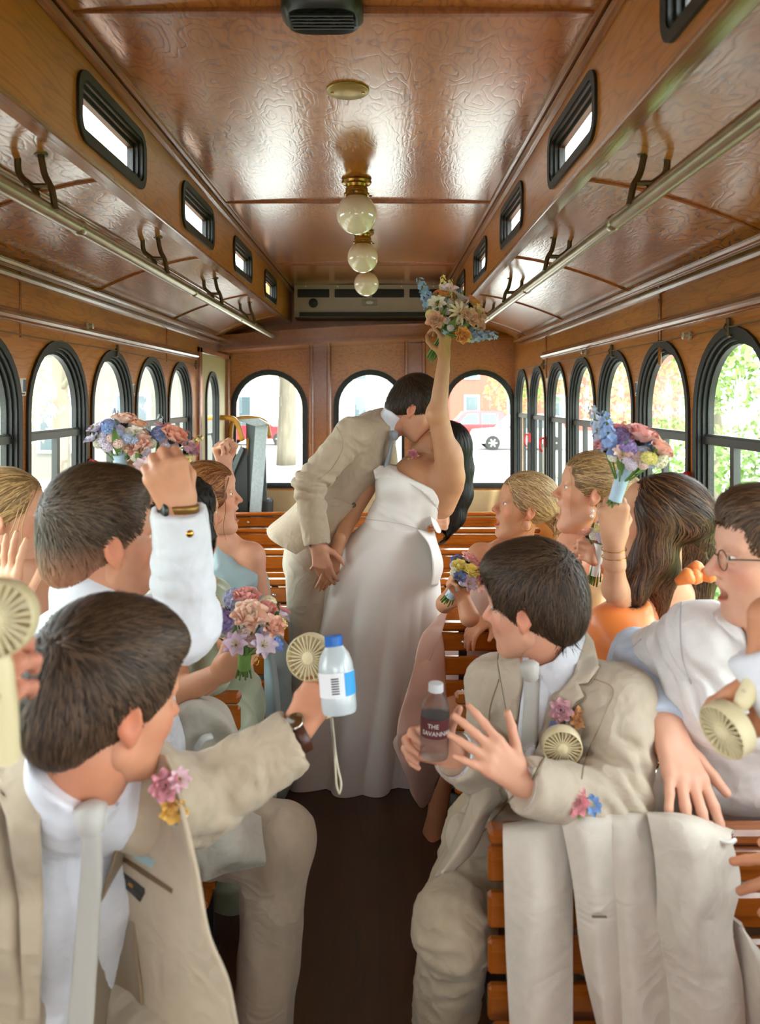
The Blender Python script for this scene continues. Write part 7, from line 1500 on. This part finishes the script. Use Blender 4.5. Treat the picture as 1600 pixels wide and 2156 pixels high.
W_ = [(.022, 0), (.030, .003), (.032, .012), (.032, .05), (.0315, .052), (.032, .054), (.032, .108), (.031, .122), (.026, .142), (.018, .158), (.0135, .166), (.0125, .172), (.0125, .182)]
def wrap_text(txt, size, R, r, z, ang, m, b, nm='lettering'):
    me = text_mesh(txt, size, .0003); n = len(me.vertices); co = np.empty(n*3); me.vertices.foreach_get('co', co); co = co.reshape(-1, 3)
    a = ang+co[:, 0]/r; rr = r+.0004+co[:, 2]; V = np.stack([rr*np.cos(a), rr*np.sin(a), z+co[:, 1]], 1) @ R.T; me.vertices.foreach_set('co', V.ravel().astype(np.float32)); me.update(); me.materials.append(m); obj(nm, me, b)
up = unit(P(700, 1350, 1.49)-P(712, 1495, 1.47)); b1, R = bottle(P(715, 1502, 1.465), up, 'cloudy water bottle with a blue cap in the foreground hand', [(r*1.06, h*.78) for r, h in W_], M_cloud, [(.0165, .126), (.0165, .142), (.0150, .145), (.002, .146)], mat('blue_cap', '1f6fc4', .4), (.035, .080), mat('white_label', 'e4e6ea', .5), .0348)
m = MB(); th = np.linspace(-math.pi/2-.05, -math.pi/2+1.0, 16)
MB().grid(np.stack([[R @ np.array([.0352*math.cos(t+.55), .0352*math.sin(t+.55), z]) for t in th] for z in (.036, .079)], 1)).build('blue_label_panel', mat('label_blue', '2f9bdc', .5), b1, smooth=True)
for k in range(7): t0 = -math.pi/2-.25; MB().grid(np.stack([[R @ np.array([.0353*math.cos(t), .0353*math.sin(t), z]) for t in np.linspace(t0, t0+.42, 5)] for z in (.042+k*.0045, .0445+k*.0045)], 1)).build('barcode_line', M_black, b1)
up = unit(P(918, 1435, 1.55)-P(914, 1590, 1.55)); b2, R = bottle(P(914, 1594, 1.55), up, 'clear water bottle with a maroon label and white cap', [(r*.92, h*.83) for r, h in W_], M_clear, [(.0145, .135), (.0145, .149), (.0135, .151), (.002, .152)], mat('white_cap', 'd9dcde', .4), (.048, .086), mat('maroon_label', '5e2a2c', .5), .0299)
wrap_text('THE', .0125, R, .0299, .0735, -math.pi/2-.20, M_white, b2); wrap_text('SAVANNAH', .0125, R, .0299, .0590, -math.pi/2+.12, M_white, b2)
MB().lathe([(.001, .002), (.028, .003), (.029, .09), (.001, .09)], 24, R=R).build('water', M_clear, b2, smooth=50)
M_fan = mat('cream_plastic', 'ded0a8', .4, var=.03); M_fand = mat('darker_cream_plastic', 'c4b48a', .5)  # second, darker cream for back plate, blades and switch
def fan(head, facing, handle, label, r=.042, hl=.10, group='handheld fans'):
    """hand fan: round grille with radial ribs, hub, handle"""
    f = empty('handheld_fan', tuple(head)); tag(f, label, 'fan', group); R = lookR(facing, handle)
    MB().lathe([(r*.96, -.014), (r, -.012), (r, .010), (r*.95, .013), (r*.93, .010), (r*.93, -.010)], 32, R=R).build('housing', M_fan, f, smooth=40)
    MB().lathe([(r*.9, -.013), (r*.9, -.011), (.001, -.011)], 24, R=R).build('back_plate', M_fand, f, smooth=40)
    rib = MB()
    rib.box((r*.2, -.0011, .008), (r*.96, .0011, .0105)); me = rib.mesh('rib', M_fan)
    for k in range(26): o = obj('rib', me, f); o.matrix_local = Matrix((R @ rotm('Z', k*2*math.pi/26)).tolist()).to_4x4()
    MB().lathe([(r*.26, .007), (r*.26, .012), (r*.1, .014)], 16, R=R).build('hub', M_fan, f, smooth=40)
    for k in range(5): a = k*1.257; MB().grid(np.array([[R @ (rotm('Z', a) @ np.array([x*r, y*r*.28, -.004+.008*y])) for y in (-1, 1)] for x in (.2, .55, .85)])).build('blade', M_fand, f)
    h = unit(handle); MB().tube([h*r*.9, h*(r+.01), h*(r+hl*.5), h*(r+hl)], [.010, .013, .0145, .013], 14).build('handle', M_fan, f, smooth=50)
    MB().lathe([(.004, 0), (.004, .003), (.003, .004)], 10, o=h*(r+hl*.35)+R[:, 2]*.0135, R=R).build('switch', M_fand, f)
    return f
f1 = fan(P(652, 1383, 1.52), (-.25, -1, .12), (.35, -.1, -1), 'cream handheld fan beside the blue-capped bottle', .046, .075)
f1p = P(652, 1383, 1.52); m = MB()
for s_ in (0, 1): m.tube(spline([P(697, 1500, 1.44), P(703, 1560, 1.44), P(706+s_*4, 1610, 1.44), P(708+s_*10, 1650, 1.44), P(714, 1672, 1.44)], 6)-f1p, .0022, 6)
m.build('wrist_strap', mat('strap_cord', 'cfc8b0', .6), f1, smooth=True)
fan(P(1183, 1570, 1.545), (-.10, -1, -.15), (.05, 1, .05), 'small cream fan clipped to the lapel below the boutonniere', .040, .012)
fan(P(1530, 1535, 1.10), (-.85, -.40, -.25), (.50, .05, .80), 'cream fan held upside down at the right edge', .040, .085)
fan(P(-8, 1302, .78), (.15, -1, .1), (.05, .05, -1), 'blurred cream fan at the left edge of the picture', .040, .11)
# ---- jackets laid over the benches
M_coat = linen('white_beige_linen', 'd2cabd')
c = empty('draped_jacket', (.52, 1.53, .78)); tag(c, 'off-white linen jacket draped over the nearest right bench back', 'jacket', 'jackets laid aside'); C0 = np.array([.52, 1.53, .78])
def CP(px, py, d): return P(px, py, d)-C0
def cloth_patch(nm, ct, nu=60, nv=40, th=.007, amp=.006, sc=(12, 8, 4), seed=0, m=None, par=None):
    G = patch(ct, nu, nv); G = G+np.stack([.3*amp*noise3(G*np.array(sc), seed+5), amp*noise3(G*np.array(sc), seed), 0*G[..., 0]], -1); o = MB().grid(G, thick=th).build(nm, m or M_coat, par or c, smooth=60); return G
cols = [(1062, .0), (1120, .02), (1180, -.01)]
cloth_patch('front_panel', [[CP(1062, 1735, 1.60), CP(1120, 1725, 1.60), CP(1192, 1718, 1.60)], [CP(1060, 1745, 1.50), CP(1125, 1738, 1.49), CP(1192, 1732, 1.495)], [CP(1062, 1860, 1.47), CP(1130, 1860, 1.45), CP(1204, 1860, 1.49)], [CP(1066, 2010, 1.47), CP(1126, 2010, 1.44), CP(1205, 2010, 1.49)], [CP(1074, 2165, 1.47), CP(1130, 2165, 1.44), CP(1205, 2165, 1.49)]], seed=3)
cloth_patch('front_panel', [[CP(1180, 1715, 1.60), CP(1240, 1715, 1.60), CP(1300, 1712, 1.60)], [CP(1182, 1726, 1.47), CP(1230, 1724, 1.455), CP(1290, 1722, 1.47)], [CP(1206, 1860, 1.45), CP(1250, 1860, 1.43), CP(1305, 1860, 1.46)], [CP(1222, 2010, 1.46), CP(1262, 2010, 1.425), CP(1320, 2010, 1.46)], [CP(1258, 2165, 1.46), CP(1280, 2165, 1.425), CP(1325, 2165, 1.46)]], seed=7, amp=.003)
cloth_patch('front_panel', [[CP(1262, 1712, 1.60), CP(1320, 1715, 1.60), CP(1372, 1716, 1.60)], [CP(1266, 1722, 1.475), CP(1320, 1722, 1.465), CP(1372, 1722, 1.475)], [CP(1282, 1860, 1.46), CP(1330, 1865, 1.445), CP(1420, 1870, 1.48)], [CP(1296, 2010, 1.455), CP(1340, 2010, 1.435), CP(1430, 2010, 1.48)], [CP(1300, 2165, 1.455), CP(1350, 2165, 1.435), CP(1450, 2165, 1.48)]], seed=9, amp=.003)
cloth_patch('back_panel', [[CP(1362, 1712, 1.60), CP(1450, 1718, 1.60), CP(1548, 1745, 1.60)], [CP(1364, 1720, 1.455), CP(1450, 1726, 1.43), CP(1540, 1760, 1.46)], [CP(1384, 1850, 1.44), CP(1470, 1860, 1.39), CP(1556, 1850, 1.45)], [CP(1386, 1960, 1.45), CP(1460, 1960, 1.38), CP(1540, 1950, 1.44)], [CP(1400, 2060, 1.46), CP(1480, 2060, 1.40), CP(1562, 2060, 1.45)], [CP(1408, 2165, 1.46), CP(1490, 2165, 1.41), CP(1575, 2165, 1.45)]], seed=11, amp=.014, sc=(9, 8, 4))
cloth_patch('sleeve', [[CP(1536, 1930, 1.48), CP(1560, 1950, 1.44), CP(1585, 1980, 1.48)], [CP(1550, 2000, 1.47), CP(1590, 2010, 1.42), CP(1625, 2030, 1.47)], [CP(1562, 2080, 1.47), CP(1605, 2090, 1.42), CP(1650, 2100, 1.47)], [CP(1575, 2165, 1.47), CP(1625, 2165, 1.42), CP(1670, 2165, 1.47)]], 30, 20, seed=13)
MB().box((-.014, -.003, -.0012), (.014, .003, .0012), .0008, o=CP(1262, 1930, 1.412)).build('buttonhole', mat('buttonhole_thread', '6e6658', .7), c)
MB().tube(spline([CP(1510, 1768, 1.44), CP(1535, 1775, 1.43), CP(1548, 1768, 1.44)], 5), .004, 6).build('collar_edge', M_white, c)
bt_ = boutonniere(np.array([0, 0, 0]), (0, -1, .5), [('rose', 'e89aa4', .028, -.004, .012), ('open', '4f86c4', .020, .028, .004), ('ball', '8a9a4a', .014, .004, -.008), ('open', 'e8d4d0', .016, -.036, -.008)], parent=c); bt_.location = tuple(CP(1212, 1700, 1.46))
# grey-beige jacket over the second left bench and folded cloth on the lap
c = empty('folded_jacket', (-.50, 2.1, .78)); tag(c, 'grey-beige jacket bunched over the second left bench back', 'jacket', 'jackets laid aside'); C0 = np.array([-.50, 2.1, .78])
cloth_patch('jacket_back', [[CP(330, 1510, 2.10), CP(400, 1462, 2.14), CP(470, 1480, 2.12), CP(500, 1540, 2.10)], [CP(330, 1530, 1.98), CP(400, 1490, 1.96), CP(470, 1510, 1.96), CP(502, 1560, 2.02)], [CP(335, 1590, 1.96), CP(395, 1600, 1.92), CP(440, 1560, 1.98), CP(490, 1590, 2.02)], [CP(345, 1640, 1.98), CP(400, 1650, 1.96), CP(450, 1630, 2.0), CP(492, 1640, 2.04)]], 40, 36, seed=21, amp=.012, m=linen('grey_beige_linen', 'b9b5a8'))
MB().tube(spline([CP(412, 1580, 1.91), CP(428, 1556, 1.90), CP(446, 1550, 1.92)], 5), .010, 8, flat=(1, .5)).build('satin_trim', mat('satin_trim', 'c4cac8', .2), c, smooth=True)
c = empty('folded_cloth', (-.42, 1.85, .62)); tag(c, 'pale grey folded suit jacket lying across the lap in the aisle', 'jacket', 'jackets laid aside'); C0 = np.array([-.42, 1.85, .62])
cloth_patch('fold', [[CP(385, 1735, 1.84), CP(440, 1715, 1.82), CP(500, 1700, 1.82), CP(552, 1722, 1.84)], [CP(395, 1770, 1.78), CP(450, 1765, 1.76), CP(505, 1760, 1.76), CP(556, 1770, 1.80)], [CP(415, 1810, 1.76), CP(455, 1815, 1.74), CP(505, 1812, 1.74), CP(558, 1812, 1.79)], [CP(425, 1845, 1.78), CP(440, 1848, 1.75), CP(500, 1836, 1.76), CP(556, 1826, 1.80)]], 40, 40, seed=23, amp=.016, sc=(16, 10, 14), m=MATS['grey_beige_linen'])
